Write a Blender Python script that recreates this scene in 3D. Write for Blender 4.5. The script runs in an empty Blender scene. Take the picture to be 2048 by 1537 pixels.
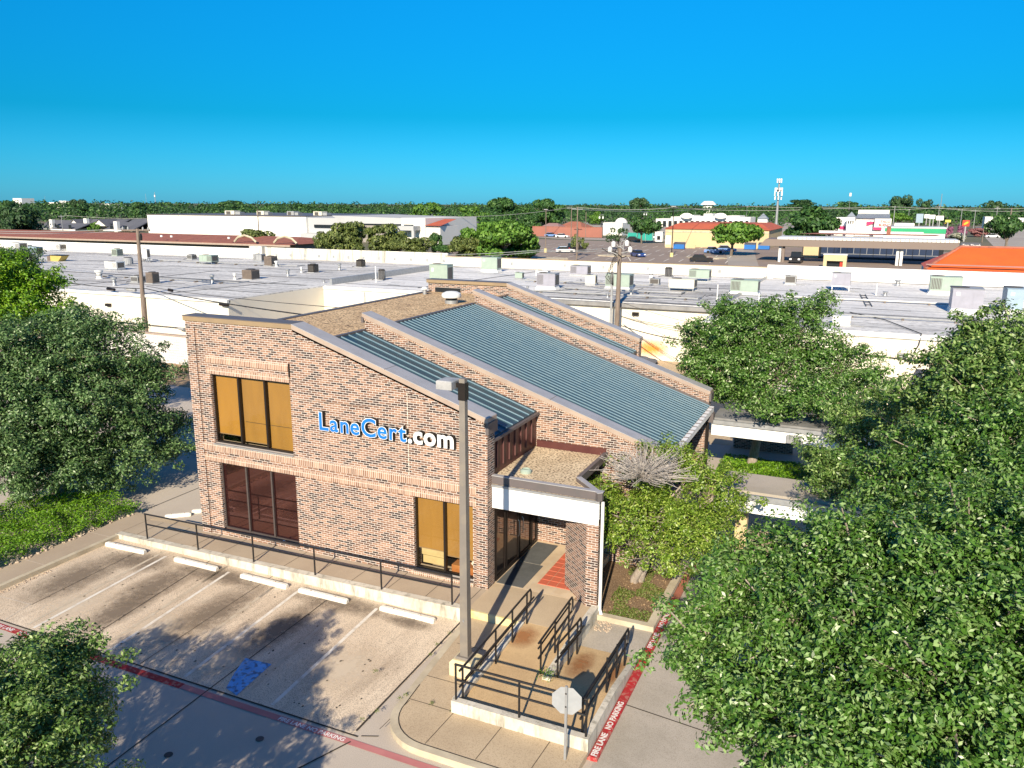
import bpy, math, random
import numpy as np
from mathutils import Vector
S = bpy.context.scene
COL = S.collection
R = math.radians
random.seed(7)
rng = np.random.default_rng(11)

# ------------------------------------------------------------------ camera
H = 11.4
F = 1590.0
TH = math.atan2(768.5 - 408.0, F)
YW = R(24.2)
ROLL = 0.0043
fw = np.array([-math.sin(YW) * math.cos(TH), math.cos(YW) * math.cos(TH), -math.sin(TH)])
rt = np.array([math.cos(YW), math.sin(YW), 0.0])
up = np.cross(rt, fw)
r2 = rt * math.cos(ROLL) + up * math.sin(ROLL)
u2 = -rt * math.sin(ROLL) + up * math.cos(ROLL)
CP = np.array([0, 0, H])
cam = bpy.data.objects.new('camera', bpy.data.cameras.new('camera'))
COL.objects.link(cam)
from mathutils import Matrix
mw = Matrix(((r2[0], u2[0], -fw[0], 0), (r2[1], u2[1], -fw[1], 0), (r2[2], u2[2], -fw[2], H), (0, 0, 0, 1)))
cam.matrix_world = mw
cam.data.sensor_width = 36.0
cam.data.lens = F / 2048.0 * 36.0
cam.data.clip_start = 0.1
cam.data.clip_end = 20000
S.camera = cam

# ------------------------------------------------------------------ sky, sun, exposure
SUN_EL, SHAZ = 27.0, 10.5
w = bpy.data.worlds.new('World')
S.world = w
w.use_nodes = True
nt = w.node_tree
nt.nodes.clear()
N = nt.nodes.new
out = N('ShaderNodeOutputWorld')
bg = N('ShaderNodeBackground')
sky = N('ShaderNodeTexSky')
sky.sky_type = 'NISHITA'
sky.sun_disc = False
sky.sun_elevation = R(SUN_EL)
sky.sun_rotation = R(180 - SHAZ)
sky.air_density = 1.0
sky.dust_density = 0.3
sky.ozone_density = 3.0
hs = N('ShaderNodeHueSaturation')
hs.inputs['Saturation'].default_value = 1.25
mul = N('ShaderNodeMix')
mul.data_type = 'RGBA'
mul.blend_type = 'MULTIPLY'
mul.inputs['Factor'].default_value = 1.0
tc = N('ShaderNodeTexCoord')
sep = N('ShaderNodeSeparateXYZ')
rmp = N('ShaderNodeValToRGB')
nt.links.new(tc.outputs['Generated'], sep.inputs[0])
nt.links.new(sep.outputs['Z'], rmp.inputs[0])
cr = rmp.color_ramp
cr.elements[0].position = 0.0
cr.elements[0].color = (0.060, 0.30, 0.66, 1)
cr.elements[1].position = 0.55
cr.elements[1].color = (0.34, 0.46, 0.58, 1)
for p_, c_ in ((0.05, (0.034, 0.29, 0.52, 1)), (0.10, (0.008, 0.275, 0.41, 1)), (0.225, (0.012, 0.41, 0.56, 1))):
    e = cr.elements.new(p_)
    e.color = c_
nt.links.new(sky.outputs[0], hs.inputs['Color'])
nt.links.new(hs.outputs[0], mul.inputs['A'])
nt.links.new(rmp.outputs[0], mul.inputs['B'])
nt.links.new(mul.outputs['Result'], bg.inputs['Color'])
bg.inputs['Strength'].default_value = 0.15
nt.links.new(bg.outputs[0], out.inputs[0])

sund = bpy.data.lights.new('sun', 'SUN')
sund.energy = 5.0
sund.angle = R(0.5)
sund.color = (1.0, 0.865, 0.67)
sun = bpy.data.objects.new('sun', sund)
COL.objects.link(sun)
sdir = Vector((math.sin(R(SHAZ)) * math.cos(R(SUN_EL)), -math.cos(R(SHAZ)) * math.cos(R(SUN_EL)), math.sin(R(SUN_EL))))
sun.rotation_euler = sdir.to_track_quat('Z', 'Y').to_euler()
sun.location = (0, -30, 60)

S.view_settings.view_transform = 'Standard'
S.view_settings.look = 'None'
S.view_settings.exposure = 0.70
S.view_settings.gamma = 1.0
S.render.engine = 'CYCLES'
S.cycles.max_bounces = 6
S.cycles.transparent_max_bounces = 12
S.cycles.caustics_reflective = False
S.cycles.caustics_refractive = False

# ------------------------------------------------------------------ helpers
def ray(px, py):
    return r2 * ((px - 1024.0) / F) - u2 * ((py - 768.5) / F) + fw
def G(px, py, z=0.0):
    d = ray(px, py)
    return CP + d * ((z - H) / d[2])
def WY(px, py, Y):
    d = ray(px, py)
    return CP + d * (Y / d[1])
def at(px, py, dist):
    d = ray(px, py)
    return CP + d * (dist / math.hypot(d[0], d[1]))
def mpp(P):
    return float(np.dot(np.array(P) - CP, fw)) / F

class MB:
    def __init__(s):
        s.v = []; s.f = []; s.smooth = []
    def add(s, vs, fs, sm=False):
        o = len(s.v)
        s.v += [tuple(map(float, p)) for p in vs]
        s.f += [tuple(i + o for i in f) for f in fs]
        s.smooth += [sm] * len(fs)
        return s
    def box(s, x0, x1, y0, y1, z0, z1):
        v = [(x0, y0, z0), (x1, y0, z0), (x1, y1, z0), (x0, y1, z0), (x0, y0, z1), (x1, y0, z1), (x1, y1, z1), (x0, y1, z1)]
        return s.add(v, [(3, 2, 1, 0), (4, 5, 6, 7), (0, 1, 5, 4), (1, 2, 6, 5), (2, 3, 7, 6), (3, 0, 4, 7)])
    def bbox(s, x0, x1, y0, y1, z0, z1, b=0.03):
        # box with a chamfered top
        v = [(x0, y0, z0), (x1, y0, z0), (x1, y1, z0), (x0, y1, z0),
             (x0, y0, z1 - b), (x1, y0, z1 - b), (x1, y1, z1 - b), (x0, y1, z1 - b),
             (x0 + b, y0 + b, z1), (x1 - b, y0 + b, z1), (x1 - b, y1 - b, z1), (x0 + b, y1 - b, z1)]
        return s.add(v, [(3, 2, 1, 0), (8, 9, 10, 11), (0, 1, 5, 4), (1, 2, 6, 5), (2, 3, 7, 6), (3, 0, 4, 7),
                         (4, 5, 9, 8), (5, 6, 10, 9), (6, 7, 11, 10), (7, 4, 8, 11)])
    def prism(s, poly, axis, a, b):
        # poly: 2D points; axis 'x' -> (y,z), 'y' -> (x,z), 'z' -> (x,y); extruded a..b
        def p3(p, t):
            return (t, p[0], p[1]) if axis == 'x' else (p[0], t, p[1]) if axis == 'y' else (p[0], p[1], t)
        n = len(poly)
        area = sum(poly[i][0] * poly[(i + 1) % n][1] - poly[(i + 1) % n][0] * poly[i][1] for i in range(n))
        if area < 0: poly = poly[::-1]
        if axis == 'y': poly = poly[::-1]
        v = [p3(p, a) for p in poly] + [p3(p, b) for p in poly]
        fs = [tuple(range(n))[::-1], tuple(range(n, 2 * n))]
        fs += [(i, (i + 1) % n, n + (i + 1) % n, n + i) for i in range(n)]
        return s.add(v, fs)
    def tube(s, pts, r, n=8, r2=None, sm=True, caps=True):
        pts = [np.array(p, float) for p in pts]
        m = len(pts)
        rings = []
        ref = None
        for i, p in enumerate(pts):
            t = (pts[min(i + 1, m - 1)] - pts[max(i - 1, 0)])
            t = t / (np.linalg.norm(t) + 1e-9)
            if ref is None:
                ref = np.array([0, 0, 1.0]) if abs(t[2]) < 0.9 else np.array([1.0, 0, 0])
            a = np.cross(t, ref); a /= np.linalg.norm(a) + 1e-9
            b = np.cross(t, a)
            ref = np.cross(a, t) if abs(np.dot(ref, t)) < 0.95 else ref
            rr = r if r2 is None else r + (r2 - r) * i / (m - 1)
            rings.append([p + rr * (math.cos(2 * math.pi * k / n) * a + math.sin(2 * math.pi * k / n) * b) for k in range(n)])
        v = [q for ring in rings for q in ring]
        fs = []
        for i in range(m - 1):
            for k in range(n):
                fs.append((i * n + k, i * n + (k + 1) % n, (i + 1) * n + (k + 1) % n, (i + 1) * n + k))
        if caps:
            fs += [tuple(range(n))[::-1], tuple(range((m - 1) * n, m * n))]
        return s.add(v, fs, sm)
    def lathe(s, x, y, prof, n=14, sm=True):
        v = []
        for (r, z) in prof:
            v += [(x + r * math.cos(2 * math.pi * k / n), y + r * math.sin(2 * math.pi * k / n), z) for k in range(n)]
        fs = []
        for i in range(len(prof) - 1):
            for k in range(n):
                fs.append((i * n + k, i * n + (k + 1) % n, (i + 1) * n + (k + 1) % n, (i + 1) * n + k))
        fs += [tuple(range(n))[::-1], tuple(range((len(prof) - 1) * n, len(prof) * n))]
        return s.add(v, fs, sm)
    def quad(s, a, b, c, d):
        return s.add([a, b, c, d], [(0, 1, 2, 3)])
    def poly(s, pts):
        return s.add(pts, [tuple(range(len(pts)))])
    def ball(s, c, rx, ry=None, rz=None, n=10, m=6, jit=0.0):
        ry = ry or rx; rz = rz or rx
        v = [(c[0], c[1], c[2] - rz)]
        for i in range(1, m):
            t = math.pi * i / m
            for k in range(n):
                a = 2 * math.pi * k / n
                j = 1 + random.uniform(-jit, jit)
                v.append((c[0] + j * rx * math.sin(t) * math.cos(a), c[1] + j * ry * math.sin(t) * math.sin(a), c[2] - rz * math.cos(t) * j))
        v.append((c[0], c[1], c[2] + rz))
        fs = [(0, 1 + (k + 1) % n, 1 + k) for k in range(n)]
        for i in range(m - 2):
            for k in range(n):
                fs.append((1 + i * n + k, 1 + i * n + (k + 1) % n, 1 + (i + 1) * n + (k + 1) % n, 1 + (i + 1) * n + k))
        L = len(v) - 1
        fs += [(L, 1 + (m - 2) * n + k, 1 + (m - 2) * n + (k + 1) % n) for k in range(n)]
        return s.add(v, fs, True)
    def build(s, name, mat, parent=None, label=None, cat=None, group=None, kind=None):
        off = np.zeros(3)
        q = parent
        while q is not None:
            off += np.array(q.location); q = q.parent
        me = bpy.data.meshes.new(name)
        me.from_pydata([(p[0] - off[0], p[1] - off[1], p[2] - off[2]) for p in s.v], [], s.f)
        if any(s.smooth):
            me.polygons.foreach_set('use_smooth', s.smooth)
            try: me.set_sharp_from_angle(angle=R(40))
            except Exception: pass
        me.materials.append(mat)
        o = bpy.data.objects.new(name, me)
        COL.objects.link(o)
        o.parent = parent
        tag(o, label, cat, group, kind)
        return o

def tag(o, label=None, cat=None, group=None, kind=None):
    if label: o['label'] = label
    if cat: o['category'] = cat
    if group: o['group'] = group
    if kind: o['kind'] = kind
    return o
def thing(name, label, cat, loc=(0, 0, 0), group=None):
    o = bpy.data.objects.new(name, None)
    o.empty_display_size = 0.2
    COL.objects.link(o)
    o.location = tuple(float(c) for c in loc)
    return tag(o, label, cat, group)
def copy_thing(o, loc, label=None, rz=None):
    c = o.copy(); COL.objects.link(c)
    c.location = tuple(float(q) for q in loc)
    if rz is not None: c.rotation_euler = (0, 0, rz)
    if label: c['label'] = label
    for ch in list(o.children):
        d = ch.copy(); COL.objects.link(d); d.parent = c
        for g in list(ch.children):
            e2 = g.copy(); COL.objects.link(e2); e2.parent = d
    return c
def struct(name, mb, mat):
    return mb.build(name, mat, None, kind='structure')

# ------------------------------------------------------------------ materials
def newmat(name):
    m = bpy.data.materials.new(name)
    m.use_nodes = True
    n = m.node_tree.nodes
    return m, m.node_tree, n['Principled BSDF']
def setp(b, rough, metal=0, spec=0.5, coat=0):
    b.inputs['Roughness'].default_value = rough
    b.inputs['Metallic'].default_value = metal
    b.inputs['Specular IOR Level'].default_value = spec
    b.inputs['Coat Weight'].default_value = coat
def c4(c): return (c[0], c[1], c[2], 1)
def noise(t, vec, scale, detail=5, rough=0.6):
    n = t.nodes.new('ShaderNodeTexNoise')
    n.inputs['Scale'].default_value = scale
    n.inputs['Detail'].default_value = detail
    n.inputs['Roughness'].default_value = rough
    if vec is not None: t.links.new(vec, n.inputs['Vector'])
    return n.outputs['Fac']
def ramp(t, fac, stops):
    r = t.nodes.new('ShaderNodeValToRGB')
    e = r.color_ramp.elements
    e[0].position, e[0].color = stops[0][0], c4(stops[0][1])
    e[1].position, e[1].color = stops[-1][0], c4(stops[-1][1])
    for p, c in stops[1:-1]:
        x = e.new(p); x.color = c4(c)
    t.links.new(fac, r.inputs[0])
    return r.outputs[0]
def mixc(t, fac, a, b, mode='MIX'):
    m = t.nodes.new('ShaderNodeMix')
    m.data_type = 'RGBA'; m.blend_type = mode
    for key, val in (('Factor', fac), ('A', a), ('B', b)):
        if isinstance(val, (int, float)): m.inputs[key].default_value = val
        elif isinstance(val, tuple): m.inputs[key].default_value = c4(val)
        else: t.links.new(val, m.inputs[key])
    return m.outputs['Result']
def coords(t, stretch=(1, 1, 1), rotz=0):
    tc = t.nodes.new('ShaderNodeTexCoord')
    mp = t.nodes.new('ShaderNodeMapping')
    mp.inputs['Scale'].default_value = stretch
    mp.inputs['Rotation'].default_value = (0, 0, rotz)
    t.links.new(tc.outputs['Object'], mp.inputs['Vector'])
    return mp.outputs[0]
def bump(t, b, fac, strength, dist=0.01):
    bp = t.nodes.new('ShaderNodeBump')
    bp.inputs['Strength'].default_value = strength
    bp.inputs['Distance'].default_value = dist
    t.links.new(fac, bp.inputs['Height'])
    t.links.new(bp.outputs[0], b.inputs['Normal'])
G3 = lambda x: (0.0 + x, 0.0 + x, 0.0 + x)
def mk(name, c1, c2=None, scale=3, rough=0.8, metal=0, spec=0.4, stretch=(1, 1, 1), speck=None, sscale=80, sfac=0.5, bmp=0, bdist=0.01, bscale=60, streak=None, coat=0, lo=0.38, hi=0.64):
    m, t, b = newmat(name)
    setp(b, rough, metal, spec, coat)
    v = coords(t, stretch)
    if c2 is None: c2 = tuple(c * 0.86 for c in c1)
    col = ramp(t, noise(t, v, scale), [(lo, c1), (hi, c2)])
    if streak:
        sc, ss, amount, stc = streak
        v2 = coords(t, ss)
        f = ramp(t, noise(t, v2, sc, 4, 0.7), [(0.5, G3(0)), (0.72, G3(amount))])
        col = mixc(t, f, col, stc)
    if speck:
        v3 = coords(t)
        f = ramp(t, noise(t, v3, sscale, 2, 0.5), [(0.5, G3(0)), (0.62, G3(sfac))])
        col = mixc(t, f, col, speck)
    t.links.new(col, b.inputs['Base Color'])
    if bmp:
        bump(t, b, noise(t, coords(t), bscale, 3), bmp, bdist)
    return m
def brick(name, ramp_stops, mortar, bw=0.215, bh=0.0715, mort=0.0062, soldier=False, tone=None, bmp=0.5):
    m, t, b = newmat(name)
    setp(b, 0.85, 0, 0.25)
    g = t.nodes.new('ShaderNodeNewGeometry')
    cr_ = t.nodes.new('ShaderNodeVectorMath'); cr_.operation = 'CROSS_PRODUCT'
    cr_.inputs[0].default_value = (0, 0, 1)
    t.links.new(g.outputs['True Normal'], cr_.inputs[1])
    dt = t.nodes.new('ShaderNodeVectorMath'); dt.operation = 'DOT_PRODUCT'
    t.links.new(g.outputs['Position'], dt.inputs[0]); t.links.new(cr_.outputs[0], dt.inputs[1])
    sx = t.nodes.new('ShaderNodeSeparateXYZ'); t.links.new(g.outputs['Position'], sx.inputs[0])
    cx_ = t.nodes.new('ShaderNodeCombineXYZ')
    if soldier:
        t.links.new(sx.outputs['Z'], cx_.inputs[0]); t.links.new(dt.outputs['Value'], cx_.inputs[1])
    else:
        t.links.new(dt.outputs['Value'], cx_.inputs[0]); t.links.new(sx.outputs['Z'], cx_.inputs[1])
    bt = t.nodes.new('ShaderNodeTexBrick')
    bt.offset = 0.0 if soldier else 0.5
    bt.inputs['Color1'].default_value = (0, 0, 0, 1); bt.inputs['Color2'].default_value = (1, 1, 1, 1)
    bt.inputs['Mortar'].default_value = (0.5, 0.5, 0.5, 1)
    bt.inputs['Scale'].default_value = 1.0
    bt.inputs['Mortar Size'].default_value = mort
    bt.inputs['Mortar Smooth'].default_value = 0.05
    bt.inputs['Brick Width'].default_value = bw
    bt.inputs['Row Height'].default_value = bh
    t.links.new(cx_.outputs[0], bt.inputs['Vector'])
    col = ramp(t, bt.outputs['Color'], ramp_stops)
    v = g.outputs['Position']
    big = ramp(t, noise(t, v, 0.5, 4), [(0.35, G3(0.88)), (0.65, G3(1.1))])
    col = mixc(t, 1.0, col, big, 'MULTIPLY')
    fine = ramp(t, noise(t, v, 45, 3), [(0.3, G3(0.8)), (0.7, G3(1.2))])
    col = mixc(t, 0.6, col, fine, 'MULTIPLY')
    col = mixc(t, bt.outputs['Fac'], col, mortar)
    if tone: col = mixc(t, 1.0, col, tone, 'MULTIPLY')
    t.links.new(col, b.inputs['Base Color'])
    inv = t.nodes.new('ShaderNodeMath'); inv.operation = 'SUBTRACT'; inv.inputs[0].default_value = 1
    t.links.new(bt.outputs['Fac'], inv.inputs[1])
    bump(t, b, inv.outputs[0], bmp, 0.008)
    return m
def leafmat(name, a, b_, c, rough=0.42, trans=0.22, spec=0.5):
    m, t, b = newmat(name)
    setp(b, rough, 0, spec)
    g = t.nodes.new('ShaderNodeNewGeometry')
    col = ramp(t, g.outputs['Random Per Island'], [(0.0, a), (0.55, b_), (1.0, c)])
    col2 = mixc(t, ramp(t, noise(t, coords(t), 0.9, 3), [(0.35, G3(0)), (0.65, G3(1))]), col, mixc(t, 0.5, col, (0.55, 0.62, 0.45), 'MULTIPLY'))
    t.links.new(col2, b.inputs['Base Color'])
    tr = t.nodes.new('ShaderNodeBsdfTranslucent')
    t.links.new(col2, tr.inputs['Color'])
    mx = t.nodes.new('ShaderNodeMixShader')
    mx.inputs[0].default_value = trans
    o = t.nodes['Material Output']
    t.links.new(b.outputs[0], mx.inputs[1]); t.links.new(tr.outputs[0], mx.inputs[2])
    t.links.new(mx.outputs[0], o.inputs['Surface'])
    return m
def glassmat(name, tint, gloss, base, refl=0.4, rough=0.02, trans=True):
    m, t, b = newmat(name)
    o = t.nodes['Material Output']
    gl = t.nodes.new('ShaderNodeBsdfGlossy')
    gl.inputs['Color'].default_value = c4(gloss); gl.inputs['Roughness'].default_value = rough
    lw = t.nodes.new('ShaderNodeFresnel'); lw.inputs['IOR'].default_value = 1.5
    ad = t.nodes.new('ShaderNodeMath'); ad.operation = 'ADD'; ad.use_clamp = True
    ad.inputs[1].default_value = refl
    t.links.new(lw.outputs[0], ad.inputs[0])
    mx = t.nodes.new('ShaderNodeMixShader')
    t.links.new(ad.outputs[0], mx.inputs[0])
    if trans:
        tr = t.nodes.new('ShaderNodeBsdfTransparent'); tr.inputs['Color'].default_value = c4(tint)
        t.links.new(tr.outputs[0], mx.inputs[1])
    else:
        b.inputs['Base Color'].default_value = c4(base); setp(b, 0.3)
        t.links.new(b.outputs[0], mx.inputs[1])
    t.links.new(gl.outputs[0], mx.inputs[2])
    t.links.new(mx.outputs[0], o.inputs['Surface'])
    return m

BR = [(0.0, (0.045, 0.032, 0.030)), (0.24, (0.085, 0.052, 0.043)), (0.40, (0.18, 0.098, 0.068)), (0.72, (0.26, 0.145, 0.098)), (1.0, (0.34, 0.205, 0.14))]
M = {}
M['brick'] = brick('brick', BR, (0.56, 0.51, 0.46), mort=0.0085)
M['brick_soldier'] = brick('soldier_brick', [(0, (0.22, 0.12, 0.08)), (0.5, (0.32, 0.19, 0.13)), (1, (0.42, 0.28, 0.20))], (0.60, 0.52, 0.44), soldier=True, mort=0.0085)
M['white_brick'] = brick('white_brick', [(0, (0.6, 0.58, 0.54)), (1, (0.75, 0.73, 0.7))], (0.42, 0.40, 0.38), 0.4, 0.2, 0.02)
M['coping_top'] = mk('coping_metal', (0.46, 0.45, 0.45), (0.40, 0.39, 0.39), 2, 0.5, 0.25, 0.5)
M['coping_side'] = mk('coping_side_paint', (0.40, 0.32, 0.26), (0.35, 0.27, 0.22), 1.5, 0.5)
M['coping_brown'] = mk('coping_brown_paint', (0.30, 0.22, 0.13), (0.26, 0.19, 0.12), 1.5, 0.5)
M['coping_dark'] = mk('coping_grey_paint', (0.13, 0.11, 0.11), (0.11, 0.1, 0.1), 2, 0.5)
M['metal_roof'] = mk('teal_metal_roof', (0.022, 0.062, 0.095), (0.038, 0.086, 0.118), 0.7, 0.42, 0.25, 0.5, stretch=(0.35, 1.6, 1), streak=(1.2, (0.25, 3, 1), 0.5, (0.11, 0.15, 0.14)))
M['seam'] = mk('roof_seam_metal', (0.16, 0.26, 0.33), (0.2, 0.3, 0.36), 3, 0.45, 0.2)
M['gravel'] = mk('gravel_roof', (0.72, 0.52, 0.30), (0.56, 0.39, 0.22), 1.2, 0.95, speck=(0.09, 0.05, 0.03), sscale=13, sfac=0.9, bmp=0.8, bdist=0.03, bscale=24)
M['gravel_pale'] = mk('pale_gravel_roof', (0.74, 0.60, 0.40), (0.60, 0.47, 0.30), 1.2, 0.95, speck=(0.13, 0.08, 0.05), sscale=15, sfac=0.9, bmp=0.8, bdist=0.03, bscale=22)
M['maroon'] = mk('maroon_panel', (0.075, 0.022, 0.022), (0.10, 0.035, 0.03), 1.5, 0.45)
M['maroon_seam'] = mk('maroon_batten', (0.13, 0.06, 0.055), None, 2, 0.45)
M['white_paint'] = mk('white_fascia_paint', (0.80, 0.80, 0.79), (0.76, 0.76, 0.75), 2, 0.55)
M['dark_frame'] = mk('dark_bronze_frame', (0.025, 0.02, 0.018), None, 4, 0.4, 0.3)
M['grey_frame'] = mk('grey_window_frame', (0.12, 0.10, 0.095), None, 4, 0.4, 0.4)
M['black_metal'] = mk('black_railing_paint', (0.012, 0.012, 0.014), (0.02, 0.018, 0.018), 10, 0.4)
M['blind'] = mk('tan_blind', (0.33, 0.195, 0.05), (0.28, 0.165, 0.045), 0.8, 0.7, stretch=(3, 1, 0.6))
M['blind_bright'] = mk('gold_blind', (0.38, 0.215, 0.04), (0.33, 0.185, 0.04), 0.8, 0.7, stretch=(3, 1, 0.6))
M['interior'] = mk('dark_interior', (0.05, 0.04, 0.035), (0.08, 0.06, 0.05), 2, 0.8)
M['sill_cream'] = mk('cream_sill', (0.55, 0.48, 0.28), None, 3, 0.6)
M['glass_clear'] = glassmat('bronze_glass', (0.95, 0.9, 0.8), (0.9, 0.9, 0.9), (0, 0, 0), 0.0)
M['glass_maroon'] = glassmat('maroon_glass', (0, 0, 0), (0.42, 0.21, 0.19), (0.018, 0.004, 0.004), 0.30, 0.015, False)
M['glass_dark'] = glassmat('dark_door_glass', (0, 0, 0), (0.5, 0.4, 0.36), (0.008, 0.006, 0.005), 0.28, 0.02, False)
M['glass_blue'] = glassmat('blue_store_glass', (0, 0, 0), (0.3, 0.4, 0.6), (0.006, 0.02, 0.06), 0.1, 0.05, False)
M['concrete_drive'] = mk('drive_concrete', (0.53, 0.465, 0.39), (0.46, 0.40, 0.335), 0.25, 0.9, speck=(0.2, 0.17, 0.14), sscale=60, sfac=0.35, bmp=0.15)
M['concrete_lot'] = mk('parking_concrete', (0.74, 0.62, 0.47), (0.60, 0.485, 0.355), 0.55, 0.9, stretch=(1.0, 0.35, 1), speck=(0.13, 0.10, 0.075), sscale=38, sfac=0.55, bmp=0.15, streak=(1.0, (1.6, 0.22, 1), 0.5, (0.27, 0.20, 0.14)))
M['concrete_walk'] = mk('walk_concrete', (0.54, 0.43, 0.29), (0.46, 0.36, 0.24), 0.6, 0.9, speck=(0.28, 0.2, 0.13), sscale=50, sfac=0.5, bmp=0.15)
M['concrete_ramp'] = mk('ramp_concrete', (0.60, 0.43, 0.235), (0.50, 0.35, 0.19), 0.8, 0.9, speck=(0.3, 0.2, 0.1), sscale=50, sfac=0.5, bmp=0.15)
M['concrete_side'] = mk('sidewalk_concrete', (0.46, 0.375, 0.275), (0.40, 0.32, 0.235), 0.7, 0.9, speck=(0.22, 0.18, 0.14), sscale=60, sfac=0.3, bmp=0.1)
M['concrete_grey'] = mk('grey_walk_concrete', (0.46, 0.41, 0.345), (0.38, 0.34, 0.28), 0.9, 0.9, speck=(0.2, 0.17, 0.13), sscale=50, sfac=0.4, bmp=0.1)
M['curb_white'] = mk('weathered_kerb_wall', (0.66, 0.62, 0.53), (0.50, 0.46, 0.38), 1.2, 0.9, streak=(2.2, (2.2, 2.2, 0.5), 0.75, (0.13, 0.12, 0.09)), bmp=0.2)
M['curb_tan'] = mk('kerb_concrete', (0.56, 0.49, 0.36), (0.42, 0.36, 0.26), 1.5, 0.9, bmp=0.2)
M['yellow_base'] = mk('pale_yellow_concrete', (0.66, 0.56, 0.32), (0.58, 0.52, 0.40), 3, 0.8)
M['yellow_curb'] = mk('faded_yellow_kerb', (0.66, 0.55, 0.18), (0.60, 0.54, 0.36), 2.5, 0.8)
M['red_paint'] = mk('red_kerb_paint', (0.42, 0.02, 0.025), (0.33, 0.03, 0.03), 2.0, 0.7, speck=(0.45, 0.25, 0.2), sscale=9, sfac=0.5)
M['red_faded'] = mk('faded_red_paint', (0.50, 0.20, 0.19), (0.44, 0.16, 0.16), 1.5, 0.8)
M['white_line'] = mk('worn_white_paint', (0.74, 0.70, 0.62), (0.50, 0.43, 0.34), 2.5, 0.8, lo=0.45, hi=0.7)
M['white_line_old'] = mk('old_line_paint', (0.56, 0.49, 0.38), (0.45, 0.37, 0.27), 3, 0.8)
M['white_text'] = mk('white_letter_paint', (0.8, 0.78, 0.76), (0.68, 0.62, 0.6), 6, 0.7)
M['blue_paint'] = mk('blue_stall_paint', (0.13, 0.45, 0.88), (0.08, 0.32, 0.68), 2.0, 0.75, streak=(3, (2.5, 0.4, 1), 0.8, (0.40, 0.52, 0.62)), speck=(0.06, 0.07, 0.09), sscale=7, sfac=0.7)
M['stop_white'] = mk('wheel_stop_paint', (0.80, 0.78, 0.72), (0.74, 0.71, 0.62), 3, 0.8, speck=(0.4, 0.34, 0.24), sscale=30, sfac=0.4)
M['joint'] = mk('dark_joint', (0.035, 0.028, 0.022), (0.06, 0.05, 0.04), 2, 0.9)
M['joint_pale'] = mk('pale_joint', (0.6, 0.52, 0.42), None, 2, 0.9)
M['mat_dark'] = mk('entrance_mat', (0.075, 0.08, 0.08), (0.105, 0.11, 0.11), 1.6, 0.95, speck=(0.2, 0.2, 0.2), sscale=50, sfac=0.3)
M['tile'] = mk('tan_tile', (0.60, 0.48, 0.33), (0.52, 0.40, 0.27), 2, 0.8)
M['tactile'] = mk('orange_tactile', (0.55, 0.13, 0.07), (0.48, 0.12, 0.07), 2, 0.7)
M['pole_paint'] = mk('bronze_pole_paint', (0.23, 0.205, 0.18), (0.19, 0.17, 0.15), 1, 0.5, 0.1, speck=(0.30, 0.26, 0.2), sscale=3, sfac=0.3)
M['lamp_grey'] = mk('lamp_housing', (0.40, 0.40, 0.40), (0.28, 0.28, 0.28), 3, 0.5)
M['sign_back'] = mk('bare_aluminium', (0.42, 0.44, 0.46), (0.36, 0.38, 0.40), 4, 0.45, 0.3)
M['galv'] = mk('galvanised_steel', (0.42, 0.43, 0.44), (0.34, 0.35, 0.36), 5, 0.45, 0.5)
def stainmat(name, col):
    m, t, b = newmat(name); setp(b, 0.9)
    b.inputs['Base Color'].default_value = c4(col)
    tc_ = t.nodes.new('ShaderNodeTexCoord')
    mp = t.nodes.new('ShaderNodeMapping'); mp.inputs['Location'].default_value = (-1, -1, 0); mp.inputs['Scale'].default_value = (2, 2, 0)
    t.links.new(tc_.outputs['Generated'], mp.inputs[0])
    gr_ = t.nodes.new('ShaderNodeTexGradient'); gr_.gradient_type = 'SPHERICAL'
    t.links.new(mp.outputs[0], gr_.inputs[0])
    nz = noise(t, tc_.outputs['Object'], 4, 5, .7)
    ml = t.nodes.new('ShaderNodeMath'); ml.operation = 'MULTIPLY'
    t.links.new(gr_.outputs['Fac'], ml.inputs[0]); t.links.new(nz, ml.inputs[1])
    f_ = ramp(t, ml.outputs[0], [(0.04, G3(0)), (0.42, G3(0.7))])
    tr_ = t.nodes.new('ShaderNodeBsdfTransparent'); mx = t.nodes.new('ShaderNodeMixShader')
    t.links.new(f_, mx.inputs[0]); t.links.new(tr_.outputs[0], mx.inputs[1]); t.links.new(b.outputs[0], mx.inputs[2])
    t.links.new(mx.outputs[0], t.nodes['Material Output'].inputs['Surface'])
    return m
M['rust'] = mk('rust_brown', (0.33, 0.12, 0.035), (0.42, 0.2, 0.07), 3, 0.9)
M['rust_stain'] = stainmat('rust_stain', (0.36, 0.15, 0.05))
M['rust_bright'] = stainmat('orange_rust_stain', (0.80, 0.30, 0.0))
M['oil_stain'] = stainmat('oil_stain', (0.21, 0.165, 0.12))
M['pale_stain'] = stainmat('pale_patch', (0.70, 0.60, 0.46))
M['letter_blue'] = mk('blue_letter_face', (0.012, 0.17, 0.55), (0.012, 0.15, 0.50), 3, 0.4)
M['letter_white'] = mk('white_letter_face', (0.82, 0.82, 0.80), None, 3, 0.4)
M['letter_black'] = mk('black_letter_side', (0.012, 0.012, 0.013), None, 3, 0.5)
M['soil'] = mk('bed_soil', (0.22, 0.14, 0.08), (0.13, 0.085, 0.05), 2, 0.95, speck=(0.4, 0.3, 0.2), sscale=25, sfac=0.6, bmp=0.6, bscale=15)
M['mulch'] = mk('tan_mulch', (0.42, 0.30, 0.17), (0.34, 0.23, 0.13), 2, 0.95, speck=(0.2, 0.12, 0.07), sscale=12, sfac=0.6)
M['rock'] = mk('pebble', (0.5, 0.42, 0.32), (0.36, 0.27, 0.2), 6, 0.9)
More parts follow.
